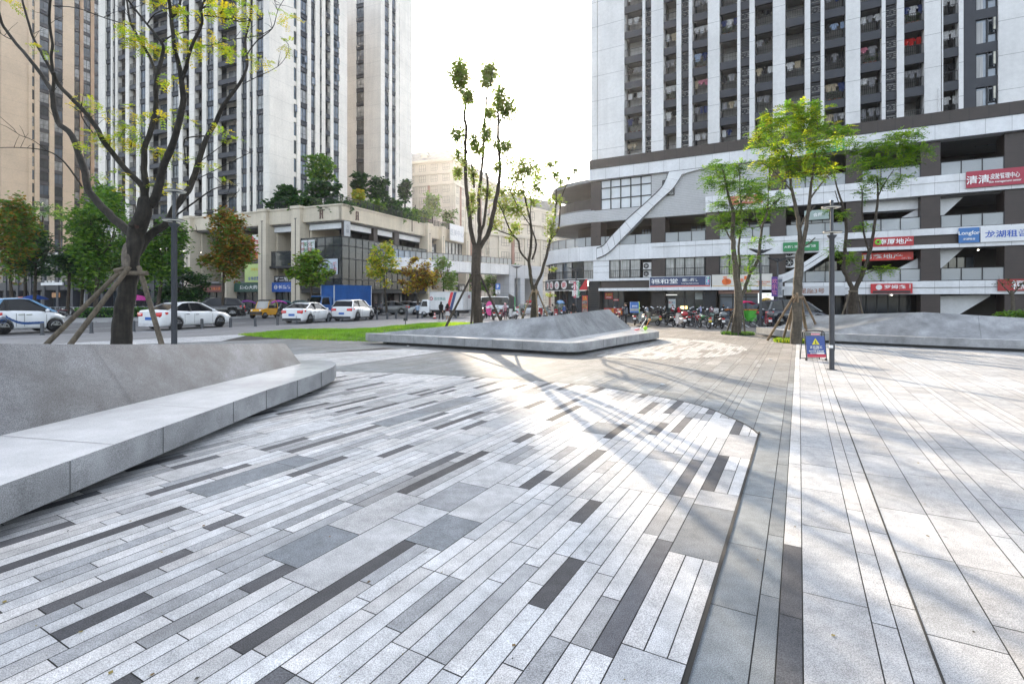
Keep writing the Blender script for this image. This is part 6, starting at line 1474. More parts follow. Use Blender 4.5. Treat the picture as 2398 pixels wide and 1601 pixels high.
# hedges beside the road
def hedge(label, a, c, w, h, n, Zb=0.1):
    r = thing('hedge', label, 'hedge', (a + c) / 2); b = MB(); d = (c - a); L = d.length; d.normalize(); nn = Vector((-d.y, d.x, 0))
    for i in range(n):
        f = R.random(); p = a + d * L * R.random() + nn * w * (R.random() - .5) + Vector((0, 0, Zb + h * (1 - (1 - f) ** 2) * (1 + .15 * noise.noise((i * .01, 0, 0))))); q = Vector((R.uniform(-1, 1), R.uniform(-1, 1), R.uniform(-.3, 1))).normalized() * .22; s = q.cross(Vector((R.uniform(-1, 1), 1, 0))).normalized() * .08
        b.add([p, p + q * .5 + s, p + q, p + q * .5 - s], [(0, 1, 2, 3)], R.choice(LD + LG[:1]))
    b.build('foliage', r, True)
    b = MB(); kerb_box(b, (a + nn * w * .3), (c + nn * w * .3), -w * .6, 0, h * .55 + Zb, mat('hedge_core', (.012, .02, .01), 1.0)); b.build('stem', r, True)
hedge('low clipped hedge across the road behind the staked tree', G(178, 747), G(335, 744), 1.3, .85, 2600)
hedge('low hedge strip beside the nearest white saloon', G(300, 745), G(420, 741), 1.3, .85, 1700)
r = thing('planter', 'low green planted bed under the small dark tree', 'planter', P(2375, 737, 33.5) * 1.0); r.location.z = .0; b = MB(); b.box(-1.2, 1.6, -.6, .6, 0, .75, DARK2); b.build('box', r); b = MB(); blob(b, Vector((.2, 0, .95)), 500, 1.3, .6, .28, [LG[2], LG[0]], .2); b.build('foliage', r)
# ================================================================ vehicles (local: nose towards +x, y to the left, wheels on z = 0)
def wheel(root, x, y, r, w, side, rim=ALLOY, name='wheel'):
    b = MB(); s = side
    b.tube([(0, -w / 2 * s, 0), (0, -w / 2 * s, 0), (0, w / 2 * s, 0), (0, w / 2 * s, 0)], [r * .62, r * .97, r * .97, r * .62], RUB, 22)
    b.torus((0, w * .40 * s, 0), r * .82, r * .16, RUB, 'Y', 22, 6)
    o = b.build(name, root); o.location = (x, y, r)
    b = MB(); yy = w * .50 * s
    b.torus((0, yy, 0), r * .60, r * .055, rim, 'Y', 22, 6); b.cyl((0, yy - .03 * s, 0), (0, yy - .02 * s, 0), r * .6, DARK, 20)
    for k in range(5):
        a = k * 2 * pi / 5; M = Matrix.Rotation(-a, 3, 'Y')
        for q in (-.12, .12): b.cbox(M @ Vector((r * .33, yy, q * r * .7)), (r * .6, .03, r * .085), rim, M=M @ Matrix.Rotation(-q * .5, 3, 'Y'))
    b.cyl((0, yy - .02 * s, 0), (0, yy + .02 * s, 0), r * .14, rim, 12); b.build('rim', o)
    return o
def interp(tab, x):
    for i in range(len(tab) - 1):
        if tab[i][0] <= x <= tab[i + 1][0]:
            t = (x - tab[i][0]) / max(1e-6, tab[i + 1][0] - tab[i][0]); return [a + (b - a) * t for a, b in zip(tab[i][1:], tab[i + 1][1:])]
    return list(tab[0][1:] if x < tab[0][0] else tab[-1][1:])
def car(name, label, cat, loc, rz, sc, L, W, body, roof, axles, wr, color, lamp=RED, group=None, rim=ALLOY, roofcol=None, plate=True, lowcol=None, taildark=False, stripe=None):
    """body: (x, half width factor, belt height); roof: (x, half width factor, roof height) from windscreen base to rear window base"""
    pm = paint(color); r = thing(name, label, cat, loc, rz, group, sc); r.scale.z *= 1.0 if sc > 1.1 else 1.08; hw = W / 2
    n = 30; x0, x1 = -L / 2, L / 2; rings = []; b = MB(); zb = .20
    for i in range(n + 1):
        x = x0 + L * i / n; k, zt = interp(body, x); w = hw * k; m = zb + (zt - zb) * .55
        rings.append([(x, -w * .90, zb), (x, -w * .98, zb + .12), (x, -w, m), (x, -w * .985, zt - .10), (x, -w * .90, zt), (x, -w * .45, zt + .025), (x, w * .45, zt + .025), (x, w * .90, zt), (x, w * .985, zt - .10), (x, w, m), (x, w * .98, zb + .12), (x, w * .90, zb)])
    b.loft(rings, pm, True, True); bo = b.build('body', r)
    cut = bmesh.new()                         # wheel arches
    for ax in axles:
        for sd in (-1, 1):
            M = Matrix.Translation((ax, sd * hw, wr)) @ Matrix.Rotation(pi / 2, 4, 'X'); bmesh.ops.create_cone(cut, cap_ends=True, segments=28, radius1=wr * 1.16, radius2=wr * 1.16, depth=.62, matrix=M)
    cm = bpy.data.meshes.new('arch'); cut.to_mesh(cm); cut.free(); co = bpy.data.objects.new('arch', cm); COL.objects.link(co)
    md = bo.modifiers.new('arch', 'BOOLEAN'); md.operation = 'DIFFERENCE'; md.object = co; md.solver = 'EXACT'
    cm.materials.append(DARK); bpy.context.view_layer.update(); dg = bpy.context.evaluated_depsgraph_get(); co.parent = r; bpy.context.view_layer.update(); dg.update()
    me = bpy.data.meshes.new_from_object(bo.evaluated_get(dg)); bo.modifiers.clear(); bo.data = me; bpy.data.objects.remove(co)
    if pm.name not in [m.name for m in me.materials if m]: me.materials.append(pm)
    # greenhouse
    b = MB(); gl = mat('car_glass', (.008, .009, .011), .06, 0, .35); rings = []
    for x, k, zt, xb, zbelt in roof:
        wb = hw * .90; wt = hw * k
        rings.append([(xb, -wb, zbelt), (x, -wt, zt), (x, wt, zt), (xb, wb, zbelt)])
    b.loft(rings, gl, False, True); b.build('window_glass', r)
    b = MB(); rp = paint(roofcol) if roofcol else pm; RR = roof[1:-1]
    rings = [[(x - (.05 if i == 0 else -.05 if i == len(RR) - 1 else 0) * -1, -hw * k * 1.0, zt - .03), (x, -hw * k * .93, zt + .03), (x, -hw * k * .4, zt + .055), (x, hw * k * .4, zt + .055), (x, hw * k * .93, zt + .03), (x, hw * k * 1.0, zt - .03)] for i, (x, k, zt, xb, zbelt) in enumerate(RR)]
    b.loft(rings, rp, True, True)
    for sd in (-1, 1):
        for i in range(len(roof)):
            x, k, zt, xb, zbelt = roof[i]
            if i in (1, len(roof) - 2) or (i == len(roof) // 2):
                ww = .06 if i == len(roof) // 2 else .085
                if i == 1: p = Vector((roof[0][3], sd * hw * .905, roof[0][4])); 
                elif i == len(roof) - 2: p = Vector((roof[-1][3], sd * hw * .905, roof[-1][4]))
                else: p = Vector((xb, sd * hw * .905, zbelt))
                q = Vector((x, sd * (hw * k + .012), zt)); dx = Vector((ww, 0, 0)); o = Vector((0, sd * .015, 0)); m_ = BLACK if i == len(roof) // 2 else rp
                b.hexa([p - dx, p + dx, p + dx + o, p - dx + o, q - dx * .8, q + dx * .8, q + dx * .8 + o, q - dx * .8 + o], m_)
    b.build('roof', r)
    for ax in axles:
        for sd in (-1, 1): wheel(r, ax, sd * (hw - .11), wr, .2, sd, rim)
    kz = lambda x: interp(body, x)
    for sd in (-1, 1):                        # lamps, mirrors, handles, door seams
        k, z = kz(x0 + .12); b = MB(); b.loft([[(x0 + .005, sd * hw * k * .50, z - .30), (x0 + .005, sd * hw * k * .50, z - .13), (x0 - .015, sd * hw * k * .52, z - .14), (x0 - .015, sd * hw * k * .52, z - .29)], [(x0 + .04, sd * hw * k * .93, z - .36), (x0 + .04, sd * hw * k * .93, z - .10), (x0 - .01, sd * hw * k * .95, z - .10), (x0 - .01, sd * hw * k * .95, z - .32)], [(x0 + .42, sd * hw * kz(x0 + .42)[0] * .99, z - .20), (x0 + .42, sd * hw * kz(x0 + .42)[0] * .99, z - .10), (x0 + .42, sd * hw * (kz(x0 + .42)[0] * .99 + .02), z - .10), (x0 + .42, sd * hw * (kz(x0 + .42)[0] * .99 + .02), z - .2)]], lamp, True, True); b.build('tail_lamp', r)
        k, z = kz(x1 - .25); b = MB(); b.ell((x1 - .22, sd * hw * k * .80, z - .16), (.24, .14, .09), AMBER, 12, 8); b.build('headlight', r)
        mx = roof[0][3] - .12 - (.0); b = MB(); b.ell((mx - .25, sd * (hw + .10), roof[0][4] + .07), (.07, .11, .075), pm, 10, 7); b.cbox((mx - .25, sd * (hw + .0), roof[0][4] + .02), (.05, .16, .03), BLACK); b.build('mirror', r)
    b = MB()
    dl = [roof[0][3] - .35, (roof[0][3] + roof[-1][3]) / 2 - .05]
    if len(roof) > 4 or L > 3.4: dl.append(axles[0] + .42)
    for x in dl:
        for sd in (-1, 1):
            k, z = kz(x); b.box(x - .006, x + .006, min(sd * hw * k * 1.0, sd * (hw * k + .004)), max(sd * hw * k * 1.0, sd * (hw * k + .004)), .32, z - .12, DARK)
    b.build('door_seam', r)
    for sd in (-1, 1):
        for x in dl[1:3]:
            k, z = kz(x); b = MB(); b.cbox((x + .16, sd * (hw * k + .012), z - .17), (.2, .03, .03), CHROME if not taildark else pm); b.build('door_handle', r)
    b = MB(); lc = lowcol or (.03, .03, .032); LM_ = plain(lc, .5, 'bumper'); k0 = kz(x0)[0]; k1 = kz(x1)[0]
    b.cbox((x0 + .02, 0, .30), (.10, W * k0 * .96, .17), LM_); b.build('bumper', r); b = MB(); b.cbox((x1 - .02, 0, .28), (.10, W * k1 * .92, .16), LM_)
    b.build('bumper', r)
    if taildark:
        for sd in (-1, 1): b = MB(); b.cbox((0, sd * (hw * .985), .24), (L * .5, .05, .12), LM_); b.build('side_sill', r)
    b = MB(); b.cbox((x0 - .012, 0, .62 if L > 3 else .7), (.02, .44, .15), BLUEP)
    if plate: b.build('number_plate', r)
    b = MB(); b.cbox((0, 0, .23), (L * .88, W * .8, .1), DARK); b.build('underbody', r)
    return r
SEDAN = dict(L=4.6, W=1.78, body=[(-2.3, .80, .98), (-2.15, .92, 1.06), (-1.6, .98, 1.04), (-.6, 1, .97), (.6, 1, .95), (1.2, .99, .93), (1.8, .95, .84), (2.15, .86, .72), (2.3, .70, .60)],
    roof=[(.35, .70, 1.37, 1.18, .93), (.30, .70, 1.40, .95, .94), (-.05, .73, 1.44, .1, .96), (-.55, .73, 1.44, -.5, .97), (-.98, .70, 1.39, -1.3, 1.0), (-1.02, .70, 1.36, -1.78, 1.05)], axles=(-1.35, 1.38), wr=.325)
SUVB = dict(L=4.6, W=1.86, body=[(-2.3, .84, 1.08), (-2.15, .95, 1.14), (-1.5, 1, 1.12), (0, 1, 1.08), (.9, 1, 1.05), (1.6, .97, .98), (2.1, .88, .88), (2.3, .72, .72)],
    roof=[(.45, .74, 1.58, 1.22, 1.04), (.36, .74, 1.62, 1.0, 1.05), (-.2, .77, 1.67, 0, 1.08), (-.9, .77, 1.67, -.8, 1.1), (-1.75, .74, 1.60, -1.8, 1.12), (-1.85, .74, 1.56, -2.16, 1.13)], axles=(-1.33, 1.37), wr=.37)
CITY = dict(L=2.75, W=1.62, body=[(-1.37, .82, .95), (-1.25, .95, 1.04), (-.6, 1, 1.02), (.3, 1, .98), (.85, .97, .92), (1.2, .86, .80), (1.37, .66, .64)],
    roof=[(.15, .76, 1.44, .92, .93), (.08, .76, 1.48, .8, .95), (-.3, .79, 1.53, -.2, 1.0), (-.8, .79, 1.50, -.75, 1.02), (-.95, .78, 1.46, -1.0, 1.03), (-1.02, .78, 1.44, -1.26, 1.03)], axles=(-.92, .93), wr=.31)
WHT = (.72, .73, .74); HR = atan2(RY, RX)        # heading along the road
def at(px, py): return G(px, py)
cs = car('parked_car', 'small blue and white two door city car half cut off at the left edge', 'car', at(50, 779), radians(66), 1.30, color=(.70, .72, .74), roofcol=(.09, .24, .42), **CITY)
b = MB()                                         # blue swoosh on the door side and blue upper cell
BL = plain((.02, .07, .22), .3, 'decal')
for q in range(12):
    x = -.85 + q * .11; z = .42 + .42 * max(0, 1 - (x + .95) / .8) ** 2
    b.quad((x, -.816, z - .02), (x + .112, -.816, .42 + .42 * max(0, 1 - (x + .112 + .95) / .8) ** 2 - .02), (x + .112, -.816, .50 + .38 * max(0, 1 - (x + .112 + .95) / .8) ** 2), (x, -.816, z + .09), BL)
b.build('decal', cs)
b = MB(); b.torus((-.95, -.815, .62), .12, .012, BL, 'Y', 20, 6); add_text(b, 'go', -.95, .62, .1, BL, -.818); b.build('emblem', cs)
car('parked_car', 'nearest white saloon with wide red tail lamps behind the near lamp post', 'car', at(440, 768), radians(73), 1.2, color=WHT, lowcol=(.55, .55, .56), **SEDAN)
car('parked_car', 'second white saloon with dark lower bumper in the middle of the road', 'car', at(724, 754.5), radians(82), 1.14, color=WHT, **SEDAN)
car('parked_car', 'white off-roader with silver roof rails in front of the blue truck', 'car', at(830, 749.5), radians(82), 1.12, color=WHT, taildark=True, **SUVB)
car('parked_car', 'black off-roader with a pale roof parked behind the nearest white saloon', 'car', at(500, 744), HR + pi - .35, 1.22, color=(.02, .02, .022), taildark=True, **SUVB)
car('parked_car', 'grey saloon parked under the sparse yellow tree', 'car', at(912, 736.5), pi + .28, 1.04, color=(.13, .135, .14), **SEDAN)
car('parked_car', 'black saloon partly hidden behind the grey saloon', 'car', at(946, 735.5), pi + .32, 1.04, color=(.02, .02, .022), **SEDAN)
car('parked_car', 'white saloon partly hidden behind the black saloon', 'car', at(966, 735), pi + .36, 1.0, color=(.6, .6, .6), **SEDAN)
car('parked_car', 'silver saloon half hidden behind the man in the pale blue shirt', 'car', at(997, 736), pi + .3, 1.0, color=(.42, .45, .48), **SEDAN)
VAN = dict(L=4.7, W=1.85, body=[(-2.35, .88, 1.05), (-2.2, .97, 1.12), (-1.2, 1, 1.10), (.6, 1, 1.06), (1.3, .98, 1.02), (1.9, .92, .90), (2.25, .82, .78), (2.35, .7, .66)],
    roof=[(.75, .78, 1.66, 1.72, 1.0), (.62, .78, 1.70, 1.5, 1.02), (-.2, .82, 1.77, 0, 1.08), (-1.2, .82, 1.77, -1.1, 1.1), (-2.0, .80, 1.70, -2.1, 1.12), (-2.08, .80, 1.66, -2.26, 1.12)], axles=(-1.45, 1.45), wr=.34)
car('parked_van', 'dark blue people carrier parked behind the broad propped tree', 'van', at(1856, 762), .03, .98, color=(.018, .022, .035), taildark=True, **VAN)
MINIV = dict(L=4.2, W=1.68, body=[(-2.1, .92, 1.0), (-2.0, .98, 1.08), (-1, 1, 1.06), (1.0, 1, 1.04), (1.7, .97, 1.0), (2.0, .9, .85), (2.1, .8, .7)],
    roof=[(1.25, .80, 1.80, 1.85, .98), (1.15, .80, 1.86, 1.7, 1.0), (0, .84, 1.92, .2, 1.06), (-1.0, .84, 1.92, -.9, 1.06), (-1.95, .84, 1.86, -1.95, 1.07), (-2.0, .84, 1.82, -2.06, 1.06)], axles=(-1.3, 1.35), wr=.3)
car('parked_van', 'white minibus parked behind the crowd of scooters near the parking sign', 'van', at(1166, 737), .06, 1.06, color=(.62, .64, .66), **MINIV)
car('parked_car', 'dark car glimpsed beside the uniformed man', 'car', at(1133, 739), -1.2, .95, color=(.03, .032, .035), **SEDAN)
car('parked_car', 'silver car with a red roofed cart beyond the slimmer tree', 'car', at(1228, 738), pi + .1, .85, color=(.5, .5, .52), roofcol=(.45, .03, .04), **SEDAN)
# ---- lorries
def lorry(label, loc, rz, sc, cab, box, boxm, ribs, boxL, boxH, deco=None):
    r = thing('box_lorry', label, 'truck', loc, rz, None, sc); pm = paint(cab); b = MB(); W = 1.9
    rings = []
    for x, z0, z1, w in ((2.0, .55, 1.95, .93), (2.4, .5, 2.05, .95), (3.0, .45, 2.05, .95), (3.25, .42, 1.25, .93), (3.45, .42, 1.12, .88)):
        rings.append([(x, -w, z0), (x, -w, z0 + (z1 - z0) * .5), (x, -w * .93, z1 - .06), (x, -w * .8, z1), (x, w * .8, z1), (x, w * .93, z1 - .06), (x, w, z0 + (z1 - z0) * .5), (x, w, z0)])
    b.loft(rings, pm, False, True); b.build('cab', r)
    b = MB(); gl = mat('car_glass', (.008, .009, .011), .06, 0, .35)
    b.hexa([(3.30, -.84, 1.24), (3.30, .84, 1.24), (3.27, .84, 1.24), (3.27, -.84, 1.24), (3.06, -.80, 1.95), (3.06, .80, 1.95), (3.02, .80, 1.95), (3.02, -.80, 1.95)], gl)
    for sd in (-1, 1): b.hexa([(2.25, sd * .945, 1.25), (3.12, sd * .945, 1.25), (3.12, sd * .965, 1.25), (2.25, sd * .965, 1.25), (2.35, sd * .90, 1.88), (2.92, sd * .90, 1.88), (2.92, sd * .92, 1.88), (2.35, sd * .92, 1.88)], gl)
    b.build('window_glass', r)
    for sd in (-1, 1):
        b = MB(); b.cbox((3.44, sd * .66, .78), (.1, .34, .2), AMBER); b.build('headlight', r)
        b = MB(); b.cbox((3.15, sd * 1.12, 1.6), (.06, .14, .34), BLACK); b.tube([(3.05, sd * .95, 1.75), (3.15, sd * 1.1, 1.75)], .015, BLACK, 6); b.build('mirror', r)
    b = MB(); b.cbox((3.42, 0, .5), (.16, 1.8, .22), plain((.55, .55, .55) if cab[0] > .4 else (.12, .12, .13), .5, 'bumper')); b.cbox((3.475, 0, .9), (.02, 1.0, .12), BLACK); b.build('bumper', r)
    b = MB(); b.box(1.85 - boxL, 3.0, -.4, .4, .5, .75, DARK); b.box(1.8 - boxL, 1.85, -.9, .9, .75, .85, DARK); b.build('chassis', r)
    b = MB(); b.box(1.85 - boxL, 1.85, -1.0, 1.0, .87, .87 + boxH, boxm)
    if ribs:
        n = int(boxL / .16)
        for i in range(n):
            x = 1.85 - boxL + boxL * (i + .5) / n
            for sd in (-1, 1): b.box(x - .045, x + .045, min(sd * 1.0, sd * 1.03), max(sd * 1.0, sd * 1.03), .95, .8 + boxH, boxm)
        for i in range(12):
            y = -.95 + i * .165; b.box(1.85, 1.88, y, y + .08, .95, .8 + boxH, boxm)
    bx = b.build('box_body', r)
    b = MB(); PF = plain((.5, .52, .55), .4, 'corner_post')
    for x in (1.85, 1.85 - boxL):
        for sd in (-1, 1): b.cbox((x, sd * 1.01, .87 + boxH / 2), (.07, .07, boxH + .02), PF)
    for sd in (-1, 1): b.cbox((1.85 - boxL / 2, sd * 1.01, .87 + boxH + .02), (boxL + .06, .07, .06), PF if not ribs else boxm)
    b.build('corner_post', r)
    for x in (2.75, 2.75 - boxL * .78):
        for sd in (-1, 1): wheel(r, x, sd * .82, .36, .24, sd, plain((.35, .35, .36), .5, 'steel_rim'))
    if deco: deco(r, boxL, boxH)
    return r
lorry('blue box lorry with a ribbed blue cargo box behind the white off-roader', at(806, 742), pi + .95, 1.12, (.02, .09, .26), None, mat('blue_ribbed_steel', (.015, .10, .34), .4, .1, noise_=((1., .15), (8., .1)), streak=((2, 2, .3), .15)), True, 4.3, 2.15)
def wdeco(r, L, H):
    b = MB(); y = 1.004
    RD = plain((.60, .03, .04), .4, 'stripe'); NV = plain((.02, .05, .16), .4, 'stripe')
    for sd in (-1, 1):
        yy = sd * 1.006; f = -1 if sd > 0 else 1
        for m, o in ((RD, -.55), (NV, -.95)):
            xa = 1.85 - L * .62 + o * .0; x = -.55 + (0 if m is RD else -.42)
            b.quad((x - .62 + .55, yy, .88), (x - .25 + .55, yy, .88), (x - .25 - .05, yy, .86 + H), (x - .62 - .05, yy, .86 + H), m)
    b.build('stripe', r)
    b = MB(); xx = .55
    add_text(b, '百世快运', 0, 0, .36, plain((.05, .22, .2), .4, 'letter'), 0); b.v = [(xx - v[0] , 1.012 - (v[1]) * .5, 2.15 + v[2]) for v in b.v]
    b.torus((xx + 1.15, 1.01, 2.17), .17, .05, plain((.35, .02, .05), .4, 'letter'), 'Y', 16, 6); b.build('lettering', r)
    b = MB(); b.box(1.85 - L - .02, 1.85 - L - .001, -.01, .01, .95, .8 + H, DARK); b.torus((1.85 - L - .02, -.45, 2.4), .16, .04, plain((.2, .02, .05), .4, 'letter'), 'X', 16, 6); b.build('rear_door', r)
lorry('white box lorry with a red and navy slanted stripe behind the tall tree', at(1050, 742.5), pi - .38, .92, (.68, .69, .70), None, mat('white_box_steel', (.60, .60, .60), .45, 0, noise_=((1., .08), (8., .05)), jx=(.42, 0, .012, .75)), False, 4.3, 2.05, wdeco)
# ---- yellow buggy
r = thing('yellow_buggy', 'small yellow open electric buggy with a clear windscreen', 'electric buggy', at(622, 744.5), HR + pi + .42, None, 1.12)
YP = paint((.62, .30, .015)); b = MB()
b.loft([[(x, -w, z0), (x, -w, z1), (x, w, z1), (x, w, z0)] for x, w, z0, z1 in ((1.35, .55, .35, .72), (1.2, .62, .32, .82), (.55, .66, .32, .92), (.5, .66, .3, .9))], YP, False, True)
b.box(-.75, .5, -.68, -.6, .3, .9, YP); b.box(-.75, .5, .6, .68, .3, .9, YP); b.box(-1.0, -.72, -.66, .66, .35, .8, BLACK); b.box(-.75, .5, -.6, .6, .28, .36, DARK); b.build('body', r)
b = MB(); b.box(1.2, 1.42, -.6, .6, .38, .62, BLACK); b.build('bumper', r)
b = MB()
for sd in (-1, 1): b.tube([(.55, sd * .62, .9), (.28, sd * .6, 1.55), (-.1, sd * .6, 1.66), (-.55, sd * .6, 1.62), (-.82, sd * .6, 1.35), (-.88, sd * .62, .85)], .03, YP, 8); b.tube([(.1, sd * .63, .9), (.08, sd * .6, 1.62)], .025, BLACK, 6)
b.build('roll_frame', r)
b = MB(); b.loft([[(x, -.62, z), (x, .62, z), (x, .62, z + .04), (x, -.62, z + .04)] for x, z in ((.34, 1.56), (-.1, 1.66), (-.6, 1.62))], BLACK, True, True); b.build('roof', r)
b = MB(); b.quad((.56, -.58, .92), (.56, .58, .92), (.30, .56, 1.54), (.30, -.56, 1.54), RGLASS); b.build('windscreen', r)
b = MB(); b.box(-.55, -.1, -.5, .5, .5, .72, BLACK); b.box(-.62, -.48, -.5, .5, .7, 1.15, BLACK); b.build('seat', r)
for sd in (-1, 1):
    b = MB(); b.ell((1.3, sd * .42, .72), (.08, .1, .09), AMBER, 10, 7); b.build('headlight', r)
    for x in (.95, -.8): wheel(r, x, sd * .6, .28, .18, sd)
# ================================================================ two-wheelers (local: front towards +x)
def slot_part(o, m):
    return o
def make_scooter(loc, rz, label, color, kind='scooter', top=None, seat=(.03, .03, .032), screen=None, sc=1.0, plate=True, shield=True, umbrella=None, grp='scooters and motorbikes parked on the street'):
    r = thing(kind if kind != 'moto' else 'motorbike', label, 'bicycle' if kind == 'bicycle' else 'motorbike' if kind == 'moto' else 'scooter', loc, rz, grp, sc); pm = paint(color); ST = plain(seat, .6, 'seat')
    if kind == 'bicycle':
        b = MB()
        for p, q in (((-.5, 0, .34), (0, 0, .32)), ((0, 0, .32), (.35, 0, .82)), ((-.15, 0, .8), (.35, 0, .80)), ((-.15, 0, .88), (0, 0, .32)), ((-.5, 0, .34), (-.13, 0, .76)), ((.34, 0, .95), (.55, 0, .34))): b.cyl(p, q, .022, pm, 8)
        b.build('frame', r)
        for x in (-.5, .55):
            b = MB(); b.torus((0, 0, 0), .31, .02, RUB, 'Y', 24, 6)
            for k in range(10): a = k * pi / 5; b.cyl((0, 0, 0), (.3 * cos(a), 0, .3 * sin(a)), .004, CHROME, 4)
            o = b.build('wheel', r); o.location = (x, 0, .33)
        b = MB(); b.tube([(.28, -.28, 1.02), (.36, -.12, .98), (.36, .12, .98), (.28, .28, 1.02)], .015, CHROME, 6); b.build('handlebar', r)
        b = MB(); b.ell((-.17, 0, .92), (.14, .08, .04), BLACK); b.build('saddle', r)
        b = MB(); b.box(.45, .75, -.16, .16, .78, 1.0, METAL); b.build('basket', r)
        return r
    moto = kind == 'moto'
    wr = .29 if moto else .24; xf, xr = (.66, -.64) if moto else (.62, -.58)
    for x in (xf, xr):
        b = MB(); b.torus((0, 0, 0), wr - .055, .055, RUB, 'Y', 22, 8); b.torus((0, 0, 0), wr - .11, .018, ALLOY, 'Y', 18, 6); b.cyl((0, -.05, 0), (0, .05, 0), .05, METAL, 10)
        for k in range(5): a = k * 2 * pi / 5; b.cyl((0, 0, 0), ((wr - .11) * cos(a), 0, (wr - .11) * sin(a)), .014, ALLOY, 5)
        o = b.build('wheel', r); o.location = (x, 0, wr)
    b = MB()
    for sd in (-1, 1): b.cyl((xf, sd * .07, wr), (xf - .2, sd * .07, .86), .024, CHROME if moto else METAL, 8)
    b.build('fork', r)
    b = MB()
    if moto:
        b.ell((.14, 0, .78), (.26, .16, .13), pm, 12, 8); b.tube([(-.6, 0, .5), (-.1, 0, .42), (.2, 0, .5), (.42, 0, .82)], .05, METAL, 8); b.ell((.0, 0, .38), (.22, .15, .16), plain((.16, .16, .17), .4, 'engine')); b.ell((xf, 0, wr + .29), (.2, .06, .05), pm); b.ell((-.58, 0, .74), (.2, .09, .07), pm)
    else:
        rg = lambda x, w, z0, z1: [(x, -w, z0), (x, -w * 1.0, (z0 + z1) / 2), (x, -w * .7, z1), (x, w * .7, z1), (x, w, (z0 + z1) / 2), (x, w, z0)]
        b.loft([rg(-.86, .06, .58, .68), rg(-.7, .14, .46, .74), (rg(-.35, .18, .32, .74)), rg(-.1, .16, .24, .70), rg(0, .15, .22, .34), rg(.25, .15, .22, .3), rg(.38, .16, .24, .42)], pm, True, True)
        b.loft([[(.36, -.2, .3), (.36, .2, .3), (.46, .14, .3), (.46, -.14, .3)], [(.42, -.21, .62), (.42, .21, .62), (.55, .14, .62), (.55, -.14, .62)], [(.34, -.16, .98), (.34, .16, .98), (.50, .12, .98), (.50, -.12, .98)]], pm, True, True)
        b.ell((xf + .02, 0, wr + .22), (.24, .09, .08), pm)
    b.build('body', r)
    b = MB(); b.loft([[(x, -w, z), (x, -w * .9, z + .07), (x, w * .9, z + .07), (x, w, z)] for x, w, z in ((-.74, .09, .78), (-.45, .15, .755), (-.15, .14, .73), (-.02, .08, .75))] , ST, True, True); b.build('seat', r)
    b = MB(); b.tube([(.18, -.34, 1.03), (.32, -.2, 1.03), (.38, 0, 1.0), (.32, .2, 1.03), (.18, .34, 1.03)], .02, METAL, 8)
    for sd in (-1, 1): b.cyl((.17, sd * .36, 1.03), (.24, sd * .26, 1.035), .028, BLACK, 8)
    b.build('handlebar', r)
    for sd in (-1, 1): b = MB(); b.cyl((.28, sd * .24, 1.03), (.3, sd * .31, 1.22), .008, METAL, 6); b.ell((.29, sd * .34, 1.26), (.02, .08, .05), CHROME, 10, 7); b.build('mirror', r)
    b = MB(); b.ell((.5, 0, .93 if not moto else .88), (.08, .11, .09), AMBER, 10, 7); b.build('headlight', r)
    b = MB(); b.ell((-.84, 0, .68), (.05, .13, .05), RED, 10, 6); b.build('tail_lamp', r)
    b = MB(); b.cbox((-.87, 0, .52), (.015, .2, .13), plain((.6, .45, .03), .5, 'plate') if plate == 'y' else WHITE); b.build('number_plate', r)
    b = MB(); b.tube([(-.05, -.14, .3), (-.4, -.17, .28), (-.8, -.17, .36)], [.025, .05, .055], CHROME if moto else METAL, 8); b.build('exhaust', r)
    if top: b = MB(); b.ell((-.84, 0, .98), (.22, .23, .17), paint(top), 14, 9); b.cbox((-.8, 0, .83), (.3, .3, .04), METAL); b.build('top_box', r)
    if screen:
        b = MB(); b.loft([[(.52, -.24, .7), (.52, .24, .7), (.535, .24, .7), (.535, -.24, .7)], [(.48, -.30, 1.1), (.48, .30, 1.1), (.495, .30, 1.1), (.495, -.30, 1.1)], [(.36, -.26, 1.45), (.36, .26, 1.45), (.375, .26, 1.45), (.375, -.26, 1.45)]], RGLASS, True, True)
        for sd in (-1, 1): b.tube([(.52, sd * .25, .7), (.48, sd * .31, 1.1), (.36, sd * .27, 1.45)], .018, plain((.35, .6, .05), .5, 'edging'), 6)
        b.build('wind_shield', r)
    if umbrella:
        b = MB(); rr = []
        for x, w, z in ((-.85, .30, 1.52), (-.5, .42, 1.70), (0, .44, 1.80), (.4, .40, 1.74), (.72, .28, 1.56)):
            rr.append([(x, -w, z - .14), (x, -w * .55, z - .01), (x, 0, z + .04), (x, w * .55, z - .01), (x, w, z - .14), (x, w * .5, z - .05), (x, 0, z + .02), (x, -w * .5, z - .05)])
        b.loft(rr, cloth(umbrella), True, True); o = b.build('canopy', r); b = MB(); b.cyl((.42, 0, .98), (.12, 0, 1.78), .014, CHROME, 6); b.build('pole', o)
    return r
S_ = make_scooter; ang = lambda d: radians(d)
BK, GY, RD_, SL, WH = (.015, .015, .017), (.09, .095, .10), (.38, .015, .025), (.30, .34, .34), (.62, .62, .62)
